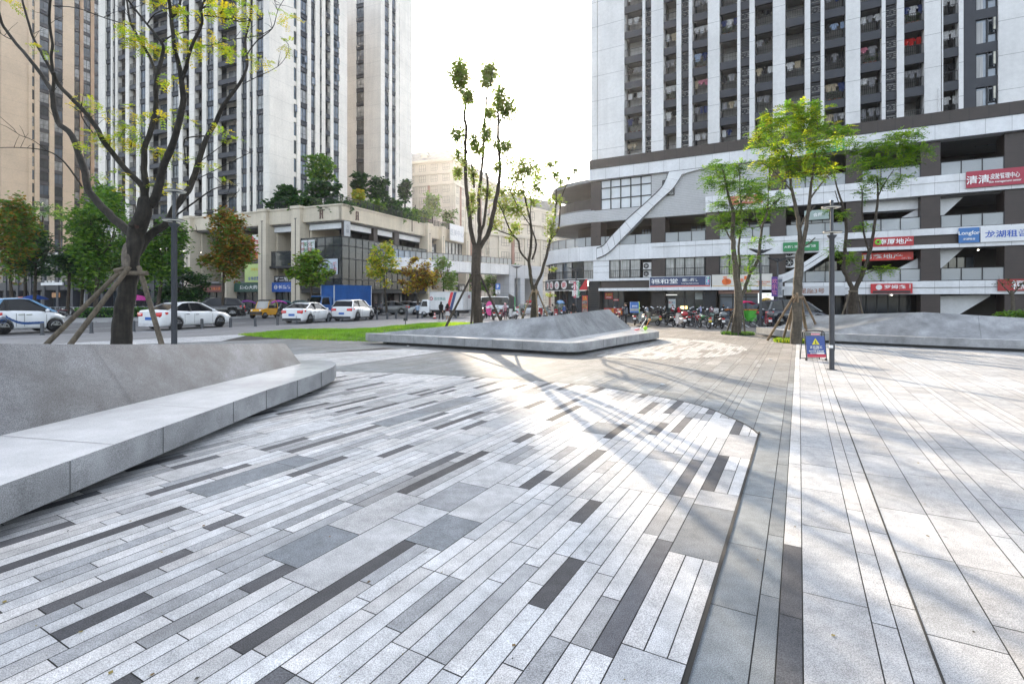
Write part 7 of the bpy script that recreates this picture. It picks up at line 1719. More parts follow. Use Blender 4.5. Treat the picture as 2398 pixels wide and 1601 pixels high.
scs = [
 (1569, 763, 98, 'black scooter parked nearest the doorway with the brown posts', BK, {}), (1593, 767, 92, 'red and white scooter with a round red top box', (.55, .5, .48), dict(top=RD_)), (1607, 763, 85, 'black scooter tucked right behind the one with the red top box', BK, {}),
 (1626, 765, 80, 'black bicycle with a front basket next to the red topped scooter', BK, dict(kind='bicycle')), (1640, 763, 170, 'silver bicycle standing sideways among the scooters', SL, dict(kind='bicycle')), (1649, 769, 95, 'green and black motorbike with a yellow number plate', (.05, .2, .06), dict(kind='moto', plate='y')),
 (1667, 765, 60, 'silver green scooter beside the motorbike with the yellow plate', (.22, .30, .28), {}), (1683, 769, 88, 'black scooter with a grey helmet shaped top box', BK, dict(top=(.16, .18, .2))), (1703, 762, 170, 'black motorbike standing sideways behind the slim props', (.02, .02, .022), dict(kind='moto')),
 (1742, 754, 10, 'white scooter standing just behind the fruit shop tree', WH, {}), (1800, 768, 70, 'red scooter under a grey checked cover beside the wide props', (.30, .05, .07), dict(top=(.10, .09, .10))), (1826, 762, 120, 'dark red scooter in front of the dark blue people carrier', (.2, .01, .02), {}), (1776, 766, 20, 'dark bicycle leaning near the lamp post by the purple banner', GY, dict(kind='bicycle')),
 (1487, 761, 75, 'grey scooter carrying a blue insulated box behind the man in the waistcoat', GY, {}), (1505, 760, 95, 'grey scooter with a wide red tail lamp in front of the dark doorway', SL, {}), (1528, 762, 115, 'olive grey scooter with a yellow plate angled by the doorway', (.18, .18, .14), dict(plate='y')), (1552, 752, 100, 'black scooter with a yellow plate in the row behind', BK, dict(plate='y')), (1587, 753, 100, 'dark scooter in the back row below the pharmacy door', BK, {}), (1617, 753, 90, 'black motorbike in the back row below the pharmacy door', BK, dict(kind='moto')),
 (1143, 743, 80, 'grey scooter squeezed between the red scooter and the pink oval board', GY, {}), (1190, 742, 100, 'black scooter in the back row by the black pylon', BK, {}), (1252, 740, 70, 'white scooter in the back row behind the slimmer tree', WH, {}), (1276, 747, 95, 'black motorbike at the right prop of the slimmer tree', BK, dict(kind='moto')), (1302, 747, 85, 'dark red scooter in front of the long haired woman', RD_, {}), (1332, 748, 100, 'black scooter at the elbow of the man in the black jacket', BK, {}),
 (1517, 752, 85, 'black motorbike in the back row of the dark doorway', BK, dict(kind='moto')), (1538, 756, 80, 'black scooter filling the gap right of the doorway', BK, {}), (1660, 757, 95, 'dark grey scooter in the back row by the stacked crates', GY, {}), (1716, 757, 75, 'black scooter behind the fruit shop tree trunk', BK, dict(top=BK)), (1633, 757, 100, 'red scooter in the back row below the lavender shirt', RD_, {}),
 (1446, 757, 60, 'dark red motorbike the man in the waistcoat is standing at', RD_, dict(kind='moto')), (1129, 749, 100, 'red scooter close behind the tall tree trunk', RD_, {}), (1156, 749, 95, 'black scooter in front of the pink parasol child', BK, {}), (1173, 750, 85, 'maroon scooter with a pale number plate by the black pylon', (.15, .03, .05), {}), (1201, 747, 120, 'white scooter right of the black pylon', WH, {}), (1224, 745, 95, 'black scooter with a clear wind shield left of the slimmer tree', BK, dict(screen=1)), (1265, 743, 80, 'red and black scooter just right of the slimmer tree trunk', RD_, {}), (1284, 741, 110, 'silver scooter beside the long haired woman', SL, {}), (1312, 742, 95, 'scooter with a blue canopy beside the long haired woman', GY, dict(screen=1, umbrella=(.18, .32, .52))), (1240, 735, 100, 'dark scooter under a red canopy beyond the slimmer tree', BK, dict(umbrella=(.45, .03, .05))),
 (133, 743, 20, 'dark motorbike with an orange tail below the blue umbrella', (.03, .03, .035), dict(kind='moto')), (159, 743, 15, 'black scooter with a maroon seat beside the low hedge', BK, dict(seat=(.14, .02, .03))), (191, 737, 60, 'black scooter behind the left prop of the bare tree', BK, {}), (325, 735, 10, 'black scooter with an orange helmet under the pink umbrella', BK, {}),
 (557, 741, 200, 'red scooter in front of the green pharmacy', (.42, .02, .04), {}), (579, 741, 215, 'scooter with a lime edged wind shield and a purple canopy by the yellow buggy', BK, dict(screen=1, umbrella=(.20, .05, .25))), (652, 741, 215, 'scooter with a wind shield and a magenta canopy right of the yellow buggy', BK, dict(screen=1, umbrella=(.42, .06, .36))), (664, 739, 215, 'scooter with a dark teal canopy behind the magenta one', BK, dict(umbrella=(.03, .14, .17)))]
for px, py, a, lb, c, kw in scs: make_scooter(G(px, py), ang(a), lb, c, **kw)
# ================================================================ people
SKIN = mat('skin', (.42, .25, .18), .6, noise_=(20., .08))
def person(label, loc, face, h, top, legs, hair=(.012, .010, .009), longhair=False, pose='walk', shoes=(.03, .03, .03), skirt=None, extra=None, arms='down', seed=0):
    """local: y forward, 1.70 m tall, then scaled"""
    r = thing('person', label, 'person', loc, face, None, h / 1.70)
    V, E, RAD, KIND = [], [], [], []
    def v(p, rad, k): V.append(Vector(p)); RAD.append(rad); KIND.append(k); return len(V) - 1
    sit = pose == 'sit'; st = .22 if pose == 'walk' else .02
    pz = .55 if sit else .93
    pel = v((0, 0, pz), (.135, .105), 'l'); wst = v((0, .0, pz + .16), (.12, .095), 't'); ch = v((0, -.005, pz + .37), (.145, .11), 't'); nk = v((0, 0, pz + .54), (.065, .06), 't'); nk2 = v((0, .01, pz + .60), (.052, .052), 's'); hd = v((0, .025, pz + .69), (.078, .092), 's'); ht = v((0, .02, pz + .76), (.055, .065), 's')
    E += [(pel, wst), (wst, ch), (ch, nk), (nk, nk2), (nk2, hd), (hd, ht)]
    hands = []
    for s in (-1, 1):
        sw = s * st
        sh = v((s * .175, -.01, pz + .49), (.062, .062), 't')
        if arms == 'down': el = v((s * .23, -.03 - sw * .5, pz + .24), (.046, .046), 't'); wr = v((s * .215, .05 - sw * .9, pz + .02), (.030, .030), 't'); hv = Vector((0, .3, -1))
        elif arms == 'front': el = v((s * .21, .08, pz + .26), (.046, .046), 't'); wr = v((s * .12, .27, pz + .34), (.030, .030), 't'); hv = Vector((-s * .4, 1, .3))
        else: el = v((s * .22, .12, pz + .30), (.046, .046), 't'); wr = v((s * .22, .36, pz + .28), (.030, .030), 't'); hv = Vector((0, 1, -.1))
        E += [(nk, sh), (sh, el), (el, wr)]; hands.append((wr, hv.normalized(), s))
        hp = v((s * .085, 0, pz - .04), (.085, .09), 'l')
        if sit: kn = v((s * .13, .40, pz - .02), (.062, .066), 'l'); an = v((s * .13, .42, .10), (.042, .046), 'l')
        else: kn = v((s * .09, sw * .55 + .03, .49), (.060, .064), 'l'); an = v((s * .09, sw * 1.1 - .03, .09), (.040, .044), 'l')
        y = V[an].y; to = v((s * .10, y + .14, .035), (.034, .03), 'f'); hl = v((s * .09, y - .03, .045), (.036, .036), 'f')
        E += [(pel, hp), (hp, kn), (kn, an), (an, to), (an, hl)]
    me = bpy.data.meshes.new('body'); me.from_pydata(V, E, []); o = bpy.data.objects.new('body', me); COL.objects.link(o)
    md = o.modifiers.new('s', 'SKIN'); md.use_smooth_shade = True
    for i, sv in enumerate(me.skin_vertices[0].data): sv.radius = RAD[i]; sv.use_root = (i == pel)
    o.modifiers.new('u', 'SUBSURF').levels = 1
    bpy.context.view_layer.update(); dg = bpy.context.evaluated_depsgraph_get(); nm = bpy.data.meshes.new_from_object(o.evaluated_get(dg)); bpy.data.objects.remove(o)
    tm, lm, sm_ = cloth(top), cloth(legs), plain(shoes, .6, 'shoe'); mm = {'t': tm, 'l': lm, 's': SKIN, 'f': sm_}
    b = MB(); vs = [x.co.copy() for x in nm.vertices]
    segs = [(V[a], V[c], KIND[c] if KIND[a] != 'f' else 'f') for a, c in E]
    def near(p):
        best = None
        for a, c, k in segs:
            d = c - a; t = max(0, min(1, (p - a).dot(d) / max(1e-9, d.length_squared))); q = (p - a - d * t).length
            if best is None or q < best[0]: best = (q, k)
        return best[1]
    b.v = [tuple(x) for x in vs]
    for p in nm.polygons: c = p.center; b.f.append(list(p.vertices)); b.m.append(b.mi(mm[near(c)])); b.sm.append(True)
    for wi, hv, s in hands:               # palm, four fingers and a thumb
        p = V[wi]; side = hv.cross(Vector((0, 0, 1)) if abs(hv.z) < .8 else Vector((0, 1, 0))).normalized(); nrm = side.cross(hv)
        M = Matrix((side, hv, nrm)).transposed(); b.ell(p + hv * .055, (.040, .055, .018), SKIN, 8, 6, M)
        for q, (o_, ln) in enumerate(((-.028, .062), (-.009, .072), (.010, .068), (.028, .054))):
            a = p + hv * .095 + side * o_; b.tube([a, a + hv * ln * .55 - nrm * .006, a + hv * ln - nrm * .022], [.009, .008, .006], SKIN, 5)
        a = p + hv * .04 + side * s * -.036; b.tube([a, a + hv * .03 + side * s * -.024, a + hv * .06 + side * s * -.026], [.011, .009, .007], SKIN, 5)
    hc = V[hd]                             # nose, ears, eyes, mouth
    b.ell(hc + Vector((0, .095, -.012)), (.013, .02, .022), SKIN, 6, 5)
    for s in (-1, 1): b.ell(hc + Vector((s * .078, .0, -.01)), (.012, .022, .03), SKIN, 6, 5); b.ell(hc + Vector((s * .03, .085, .02)), (.012, .008, .008), BLACK, 6, 4)
    b.ell(hc + Vector((0, .086, -.045)), (.024, .008, .007), plain((.3, .1, .09), .6, 'lip'), 6, 4)
    b.build('body', r)
    hb = MB(); hm = plain(hair, .7, 'hair'); hb.ell(hc + Vector((0, -.018, .035)), (.094, .100, .085), hm, 12, 8)
    if longhair: hb.ell(hc + Vector((0, -.055, -.09)), (.098, .06, .19), hm, 12, 8); hb.ell(hc + Vector((0, -.065, -.24)), (.10, .045, .13), hm, 10, 7)
    hb.build('hair', r)
    c = MB()
    if not sit: c.tube([(0, 0, pz + .02), (0, 0, pz + .1), (0, -.002, pz + .3)], [.165, .155, .15], tm, 12); c.v = [(x, y * .78, z) for x, y, z in c.v]; c.build('jacket', r)
    if skirt: c = MB(); c.tube([(0, 0, .98), (0, 0, .8), (0, 0, .52)], [.135, .19, .24], cloth(skirt), 14); c.v = [(x, y * .8, z) for x, y, z in c.v]; c.build('skirt', r)
    if extra: extra(r, pz)
    return r
def bag(col, z=.3, w=.28, h=.40):
    def f(r, pz): b = MB(); b.loft([[(-w / 2 * k, -.12 - d, pz + z), (w / 2 * k, -.12 - d, pz + z), (w / 2 * k, -.12 - d, pz + z + h), (-w / 2 * k, -.12 - d, pz + z + h)] for d, k in ((0, 1), (.09, 1), (.13, .8))], cloth(col), True, True); b.build('backpack', r)
    return f
def vest(col):
    def f(r, pz): b = MB(); b.tube([(0, 0, pz + .06), (0, 0, pz + .2), (0, -.002, pz + .36), (0, -.002, pz + .47)], [.172, .162, .162, .15], cloth(col), 12); b.v = [(x, y * .8, z) for x, y, z in b.v]; b.build('waistcoat', r)
    return f
def helm(col):
    def f(r, pz): b = MB(); b.ell((0, .01, pz + .73), (.125, .14, .115), paint(col), 12, 8); b.build('helmet', r)
    return f
def hh(px, pt_, pb): return (pb - pt_) / FPX * (FPX * CH / (pb - HY))
def pp(label, px, ptop, pbot, face, top, legs, **kw): return person(label, G(px, pbot), radians(face), hh(px, ptop, pbot), top, legs, **kw)
NAV = (.022, .028, .05)
pp('man in a pale blue shirt and dark trousers walking away across the road', 978, 711, 746, 20, (.30, .38, .50), (.02, .022, .03), seed=1)
pp('long haired woman in a black coat and black trousers walking by the box lorry', 1033, 707, 751.5, -15, (.014, .014, .016), (.014, .014, .016), longhair=True, shoes=(.6, .6, .6))
pp('person in a maroon jacket with a black backpack and white skirt walking away', 1048, 711, 751, 5, (.13, .02, .035), (.33, .22, .17), skirt=(.5, .5, .5), extra=bag((.015, .015, .017)), shoes=(.6, .6, .6))
pp('uniformed man in black standing just right of the tall tree trunk', 1137, 708, 746, 150, (.015, .018, .022), (.015, .016, .02), pose='stand')
pp('person in a pink helmet and plaid top standing by the maroon scooter', 1183, 711, 749, 170, (.35, .14, .18), (.08, .03, .05), pose='stand', extra=helm((.60, .22, .28)), arms='fwd')
pp('person in a pink cap standing beside the white heart printed parasol', 1155, 710, 748, 200, (.55, .55, .55), (.03, .03, .03), pose='stand', extra=helm((.60, .1, .25)))
pp('long haired woman in a beige coat looking down behind the middle bench', 1294, 712, 752, 60, (.52, .44, .38), (.03, .03, .035), longhair=True, pose='stand', arms='front')
pp('short haired man in a black jacket seen from behind near the menu board', 1343, 709, 756, 10, (.014, .015, .018), (.02, .02, .024), pose='stand')
pp('person in a blue jacket between the blue canopied scooter and the man in black', 1321, 714, 745, 150, (.05, .10, .28), (.02, .02, .03), pose='stand')
man = pp('man in a navy jacket and grey waistcoat standing behind the middle bench', 1466, 710, 768, 75, NAV, (.014, .015, .02), pose='stand', arms='fwd', extra=vest((.12, .135, .16)))
pp('person in a pale top standing in the dark doorway', 1514, 716, 745, 180, (.35, .40, .48), (.05, .06, .09), pose='stand')
pp('woman in a dark red top by the pharmacy notice board', 1575, 714, 747, 120, (.25, .015, .03), (.03, .03, .04), pose='stand', longhair=True)
pp('person in a bright red jacket beside the red topped scooter', 1590, 716, 750, 200, (.55, .015, .03), (.05, .05, .08), pose='stand')
pp('dark clothed person in front of the pharmacy window', 1624, 716, 746, 100, (.03, .032, .04), (.02, .02, .025), pose='stand')
pp('person in a lavender shirt and jeans below the pharmacy blind', 1641, 714, 746, 60, (.42, .42, .62), (.08, .12, .25), pose='stand', arms='fwd')
pp('person in a pale yellow top just behind the lavender shirt', 1648, 715, 744, 80, (.55, .48, .12), (.03, .03, .04), pose='stand')
pp('person in a pink checked shirt beside the stacked crates', 1666, 716, 745, 160, (.45, .20, .23), (.03, .03, .05), pose='stand')
pp('man in a black jacket with a shoulder bag walking past the stacked crates', 1694, 713, 746, -60, (.018, .02, .025), (.05, .08, .16), extra=bag((.03, .03, .03), .1, .2, .26))
pp('person in a red jacket half hidden behind the right bench', 2063, 719, 748, 180, (.5, .02, .04), (.03, .03, .03), pose='stand')
pp('man in a grey jacket half hidden behind the right bench', 2072, 716, 748, 90, (.10, .115, .10), (.03, .03, .03), pose='stand')
pp('rider in a dark coat sitting under the pink umbrella', 318, 700, 734, -150, (.03, .03, .035), (.03, .03, .035), pose='sit', arms='fwd')
for i, (px, lb) in enumerate(((860, 'person in a maroon top in the shade of the blue lorry'), (880, 'dark clothed person in the shade under the smoked glass box'), (893, 'person in a grey top under the smoked glass box'))):
    pp(lb, px, 707, 737.5, 140 + 40 * i, ((.16, .03, .05), (.03, .03, .04), (.14, .14, .16))[i], (.02, .02, .03), pose='stand')
# ================================================================ street furniture
LPM = mat('lamp_post_grey', (.055, .06, .07), .42, .3, .5, noise_=((2., .12), (9., .06)))
LENS = mat('lamp_lens', (.72, .70, .62), .3, 0, .6)
def lamp_post(label, loc, H, rz=0.0, r_=.066):
    r = thing('lamp_post', label, 'street lamp', loc, rz); b = MB()
    hz = H * .80
    b.tube([(0, 0, 0), (0, 0, hz - .1), (0, 0, hz - .02), (0, 0, hz)], [r_, r_, r_ * 1.9, r_ * 1.9], LPM, 18); b.tube([(0, 0, hz), (0, 0, H)], [r_ * .62, r_ * .62], LPM, 16); b.tube([(0, 0, H), (0, 0, H + .03)], [r_ * .75, r_ * .6], LPM, 16)
    b.tube([(0, 0, 0), (0, 0, .02)], [r_ * 1.9, r_ * 1.9], LPM, 18); b.box(-.03, .03, -r_ - .004, -r_ + .01, .55, .85, LPM); b.build('pole', r)
    b = MB(); b.cyl((0, 0, .62), (0, 0, .70), r_ + .002, WHITE, 18); b.build('sticker', r)
    for z, dx in ((hz + .09, .03), (H - .16, -.03)):
        b = MB(); b.torus((dx, 0, z), r_ * 2.9, r_ * .9, LPM, 'Z', 32, 8, .36); b.torus((dx, 0, z - .012), r_ * 2.85, r_ * .74, LENS, 'Z', 32, 8, .42)
        for a in (0, 2.1, 4.2): b.cyl((0, 0, z), (dx + r_ * 2.5 * cos(a), r_ * 2.5 * sin(a), z), .014, LPM, 6)
        b.build('lamp_ring', r)
    return r
lamp_post('tall grey lamp post with two ring lamps in front of the right bench', G(1948, 866), 4.72, .4)
lamp_post('tall grey lamp post with ring lamps just right of the bare staked tree', P(408, 443, 12.6) * 1 if False else Vector((P(408, 699, 12.6).x, 12.6, 0)), 4.80, 2.9)
def far_lamp(label, px, by, ytop, banner=False):
    p = G(px, by); H = CH - (ytop - HY) / FPX * p.y; r = thing('lamp_post', label, 'street lamp', p); b = MB(); b.tube([(0, 0, 0), (0, 0, H * .62), (0, 0, H * .64), (0, 0, H)], [.09, .085, .07, .06], LPM, 12); b.tube([(0, 0, 0), (0, 0, .5)], [.14, .13], LPM, 12); b.build('pole', r)
    b = MB()
    for s in (-1, 1): b.hexa([(0, -.12, H - .1), (s * .15, -.12, H - .1), (s * .15, .12, H - .1), (0, .12, H - .1), (s * .05, -.16, H + .1), (s * .75, -.2, H + .22), (s * .75, .2, H + .22), (s * .05, .16, H + .1)], LPM)
    b.tube([(0, 0, H), (0, 0, H + .15)], [.1, .16], LPM, 12); b.build('lamp_head', r); return r
far_lamp('grey lamp post with the pink and pale banners before the restaurant', 1349, 748, 632)
far_lamp('dark street lamp post between the fruit shop tree and the dark van', 1781, 768, 590)
far_lamp('grey street lamp post carrying the purple banner', 1821, 757, 610)
far_lamp('thin grey lamp post under the footbridge by the black pylon', 1210, 735, 626)
# parking sign
p = G(1166, 735); r = thing('parking_sign', 'blue and white parking sign on a thin pole', 'sign', p); d_ = p.y; zc = lambda y: CH - (y - HY) / FPX * d_
b = MB(); b.cyl((0, 0.04, 0), (0, .04, zc(664)), .04, LPM, 8); b.build('pole', r)
w = 11 / FPX * d_ / 2; b = MB(); b.box(-w, w, 0, .03, zc(678), zc(664), plain((.03, .14, .45), .4, 'sign_blue')); b.box(-w, w, 0, .03, zc(688), zc(678.2), WHITE); b.build('board', r)
b = MB(); add_text(b, 'P', 0, (zc(664) + zc(678)) / 2, .42, WHITE, -.012, None, .02); add_text(b, '↘', 0, zc(684.8), .2, BLACK, -.012, .26); add_text(b, '小车停车', 0, zc(680.4), .12, BLACK, -.012, .45); b.build('lettering', r)
# information pylon
p = G(1198, 745); r = thing('pylon_sign', 'black slanted information pylon with a green edge', 'pylon sign', p, .3); b = MB(); d_ = p.y; hp = (745 - 688) / FPX * d_
b.prism([(-.28, -.1, 0), (.28, -.1, 0), (.28, .1, 0), (-.28, .1, 0)], [(-.28, -.1, hp), (.28, -.1, hp * .88), (.28, .1, hp * .88), (-.28, .1, hp)], DARK); b.build('body', r); b = MB(); b.box(.281, .36, -.1, .1, 0, hp * .88, plain((.05, .4, .12), .4, 'green_edge')); b.build('edge', r)
# crowd barriers and cone beside the box lorry
for i, px in enumerate((1072, 1094)):
    p = G(px, 742.5); r = thing('crowd_barrier', ('grey crowd barrier nearest the lorry rear wheel', 'grey crowd barrier nearest the tall tree trunk')[i], 'barrier', p, -.35, 'grey crowd barriers beside the box lorry'); b = MB(); GB = plain((.32, .33, .34), .4, 'barrier')
    for z in (.15, 1.05): b.cyl((-.55, 0, z), (.55, 0, z), .02, GB, 6)
    for k in range(9): b.cyl((-.55 + k * .1375, 0, .15), (-.55 + k * .1375, 0, 1.05), .013, GB, 5)
    for x in (-.5, .5): b.cyl((x, -.2, 0.01), (x, .2, 0.01), .02, GB, 6); b.cyl((x, 0, 0), (x, 0, .15), .02, GB, 6)
    b.build('bar', r)
p = G(1018, 746); r = thing('traffic_cone', 'red and white traffic cone beside the box lorry front wheel', 'traffic cone', p); CR = plain((.5, .05, .03), .5, 'cone')
b = MB(); b.tube([(0, 0, .04), (0, 0, .16), (0, 0, .16), (0, 0, .3), (0, 0, .3), (0, 0, .42), (0, 0, .42), (0, 0, .62)], [.15, .13, .13, .10, .10, .075, .075, .035], CR, 14)
for z0, z1, q in ((.17, .29, .135), (.43, .53, .085)): b.tube([(0, 0, z0), (0, 0, z1)], [q, q - .02], WHITE, 14)
b.box(-.19, .19, -.19, .19, 0, .045, BLACK); b.build('cone_body', r)
# lawn sign
p = Vector((P(953, 750, 36).x, 35.5, .05)); r = thing('lawn_sign', 'small dark sign on a stick at the edge of the lawn', 'sign', p); zc = lambda y: CH - (y - HY) / FPX * 35.5 - .05
b = MB(); b.cyl((0, .02, 0), (0, .02, zc(745)), .03, LPM, 8); b.build('post', r); b = MB(); b.box(-.14, .14, -.01, .015, zc(751), zc(744.8), DARK); b.build('board', r)
# A-board
p = G(1912, 845); r = thing('safety_board', 'blue folding safety board with a yellow triangle beside the tall lamp post', 'sign board', p, -.06); Ha = (845 - 776) / FPX * p.y; Wa = 45 / FPX * p.y; BB = plain((.025, .06, .24), .45, 'board_blue'); b = MB()
for yb, s in ((-.02, 1), (.42, -1)):
    for sx in (-1, 1): b.tube([(sx * Wa / 2, yb, .0), (sx * Wa / 2, yb + .16 * s, Ha - .04), (sx * (Wa / 2 - .04), yb + .17 * s, Ha)], .016, BLACK, 8)
    b.cyl((-Wa / 2 + .03, yb + .17 * s, Ha), (Wa / 2 - .03, yb + .17 * s, Ha), .016, BLACK, 8); b.cyl((-Wa / 2, yb + .005 * s, .05), (Wa / 2, yb + .005 * s, .05), .012, BLACK, 6)
b.build('frame', r)
tl2 = .16 / Ha
def brd(z, o=-.024): return -.02 + z * tl2 + o
b = MB(); b.hexa([(-Wa / 2 + .02, brd(.12), .12), (Wa / 2 - .02, brd(.12), .12), (Wa / 2 - .02, brd(.12, .0), .12), (-Wa / 2 + .02, brd(.12, .0), .12), (-Wa / 2 + .02, brd(Ha * .84), Ha * .84), (Wa / 2 - .02, brd(Ha * .84), Ha * .84), (Wa / 2 - .02, brd(Ha * .84, 0), Ha * .84), (-Wa / 2 + .02, brd(Ha * .84, 0), Ha * .84)], BB)
b.build('panel', r)
b = MB(); b.hexa([(-Wa / 2 + .02, brd(.12, -.027), .12), (Wa / 2 - .02, brd(.12, -.027), .12), (Wa / 2 - .02, brd(.12, -.0245), .12), (-Wa / 2 + .02, brd(.12, -.0245), .12), (-Wa / 2 + .02, brd(.22, -.027), .22), (Wa / 2 - .02, brd(.22, -.027), .22), (Wa / 2 - .02, brd(.22, -.0245), .22), (-Wa / 2 + .02, brd(.22, -.0245), .22)], plain((.45, .02, .05), .5, 'red_strip')); b.build('red_strip', r)
def lean(mb, o=0.0): mb.v = [(x, y + brd(z, -.026 + o), z) for x, y, z in mb.v]
b = MB(); YT = plain((.62, .55, .02), .5, 'triangle'); b.add([(-.12, 0, Ha * .55), (.12, 0, Ha * .55), (0, 0, Ha * .77)], [(0, 1, 2)], YT); lean(b, -.004); b.build('triangle', r)
b = MB(); b.add([(-.05, 0, Ha * .575), (.055, 0, Ha * .575), (.03, 0, Ha * .61), (.0, 0, Ha * .60), (.005, 0, Ha * .65), (-.02, 0, Ha * .66), (-.015, 0, Ha * .61)], [(0, 1, 2, 3, 4, 5, 6)], BLACK); b.ell((.0, 0, Ha * .675), (.014, .001, .014), BLACK, 8, 6); lean(b, -.008); b.build('pictogram', r)
b = MB(); add_text(b, '正在施工', 0, Ha * .465, .085, WHITE, 0, Wa * .62); add_text(b, '注意安全', 0, Ha * .40, .03, WHITE, 0, Wa * .3); add_text(b, '出行不便 敬请谅解', 0, Ha * .335, .05, WHITE, 0, Wa * .74); add_text(b, '施工时间', -.1, Ha * .265, .04, WHITE, 0, Wa * .3); lean(b, -.006); b.build('lettering', r)
b = MB(); b.cbox((.12, 0, Ha * .265), (.24, .002, .05), WHITE); lean(b, -.006); b.cbox((.02, .1, Ha * .90), (.26, .02, .05), plain((.7, .3, .36), .6, 'pink_sheet')); b.build('paper_label', r)
b = MB()
for sx in (-1, 1): b.cyl((sx * Wa / 2 - .02, .02, .045), (sx * Wa / 2 + .02, .02, .045), .045, RUB, 12)
b.build('caster_wheel', r)
# toy spades and ball on the end of the middle bench
p = Vector((6.35, 25.1, .455)); r = thing('toy_spade', 'red and white toy spade leaning on the bench end', 'toy', p); b = MB(); b.tube([(-.12, 0, .03), (.22, .0, .55)], .014, WHITE, 8); b.torus((.25, 0, .59), .05, .014, plain((.1, .1, .1), .5, 'grip'), 'Y', 12, 6); b.build('handle', r); b = MB(); b.loft([[(-.34, -.08, .0), (-.34, .08, .0), (-.34, .08, .02), (-.34, -.08, .02)], [(-.2, -.1, .01), (-.2, .1, .01), (-.2, .1, .05), (-.2, -.1, .05)], [(-.1, -.05, .03), (-.1, .05, .03), (-.1, .05, .07), (-.1, -.05, .07)]], plain((.55, .02, .03), .35, 'toy_red'), True, True); b.build('blade', r)
p = Vector((6.62, 25.1, .455)); r = thing('toy_spade', 'orange toy rake with a lime ball at its foot on the bench end', 'toy', p); b = MB(); b.tube([(-.06, 0, .16), (.1, 0, .48)], .014, plain((.7, .25, .02), .4, 'toy_orange'), 8); b.torus((.12, 0, .52), .045, .013, MATS['toy_orange_b23f05'] if 'toy_orange_b23f05' in MATS else plain((.7, .25, .02), .4, 'toy_orange'), 'Y', 12, 6); b.build('handle', r); b = MB(); b.ell((-.09, 0, .10), (.11, .11, .10), plain((.30, .62, .02), .35, 'toy_lime'), 14, 9); b.build('ball', r)
# stall with green skirt and pink cover beside the fruit shop
p = G(1766, 754); r = thing('fruit_stall', 'bright green fruit stall cart with a pink cover beside the dark van', 'market stall', p, .05); b = MB(); b.box(-.75, .75, -.5, .5, .1, .98, mat('green_tarp', (.07, .42, .03), .5, noise_=(3., .2), streak=((8, 8, .4), .2))); b.build('skirt', r)
b = MB()
for i in range(60): q = Vector((R.uniform(-.7, .7), R.uniform(-.45, .45), 1.03)); b.ell(q, (.05, .05, .05), plain((.65, .30, .03), .5, 'orange_fruit'), 6, 5)
b.build('fruit', r); b = MB(); rr = [[(x, -.5, z), (x, 0, z + .12), (x, .5, z), (x, .48, z - .02), (x, 0, z + .09), (x, -.48, z - .02)] for x, z in ((-1.5, 1.55), (-.9, 1.7), (-.3, 1.66), (.1, 1.45))]; b.loft(rr, cloth((.62, .04, .14)), True, True); b.build('cover', r); b = MB()
for x in (-1.3, -.1): b.cyl((x, 0, .1), (x, 0, 1.6), .02, CHROME, 6)
for x in (-.5, .5): b.torus((x, -.4, .18), .14, .04, RUB, 'Y', 14, 6)
b.build('frame', r)
r = thing('fruit_display', 'orange fruit crates on a stepped stand below the menu panel', 'fruit stand', G(1775, 744.5)); b = MB()
for i in range(3): b.box(-1.1, .6, .2 * i, .2 * i + .2, 0, .55 + .22 * i, plain((.1, .2, .06), .7, 'stand'))
b.build('stand', r); b = MB()
for i in range(110): k = R.randint(0, 2); b.ell((R.uniform(-1.05, .55), .2 * k + R.uniform(.03, .17), .58 + .22 * k), (.055, .055, .05), plain(((.7, .28, .03), (.6, .42, .04), (.5, .1, .03))[R.randint(0, 2)], .5, 'orange_fruit'), 6, 5)
b.build('fruit', r)
for i in range(5):
    o = MB(); o.box(-.22, .22, -.16, .16, 0, .2, WHITE); o.box(-.18, .18, -.165, -.161, .06, .12, plain((.25, .25, .25), .6, 'slot')); o = o.build('crate'); o.location = G(1676, 745) + Vector((0, 0, .205 * i)); tag(o, ('white plastic crate at the bottom of the stack by the fruit shop', 'white plastic crate second from the bottom of the stack', 'white plastic crate in the middle of the stack', 'white plastic crate second from the top of the stack', 'white plastic crate at the top of the stack')[i], 'crate', 'white crates stacked by the fruit shop')
# insulated delivery box on the scooter behind the man
p = G(1484, 762); sign('delivery_box', 'large blue insulated delivery box strapped on the scooter behind the man', p + Vector((.05, -.1, .95)), -.15, .62, .80, (.03, .13, .42), [('准时达', .0, .62, .16, W_)], depth=.5, cat='delivery box',
    extra=lambda r, w, h: [(_b := MB()), _b.box(-w / 2, w / 2, -.012, -.001, .12, h * .42, plain((.3, .32, .34), .6, 'grey_band')), _b.build('band', r), (_e := MB()), _e.tube([(w / 2 + .012, 0, 0), (w / 2 + .02, 0, h), (w / 2 + .012, .5, h), (w / 2 + .01, .5, 0)], .02, plain((.4, .7, .03), .5, 'edging'), 6), _e.build('edging', r)])
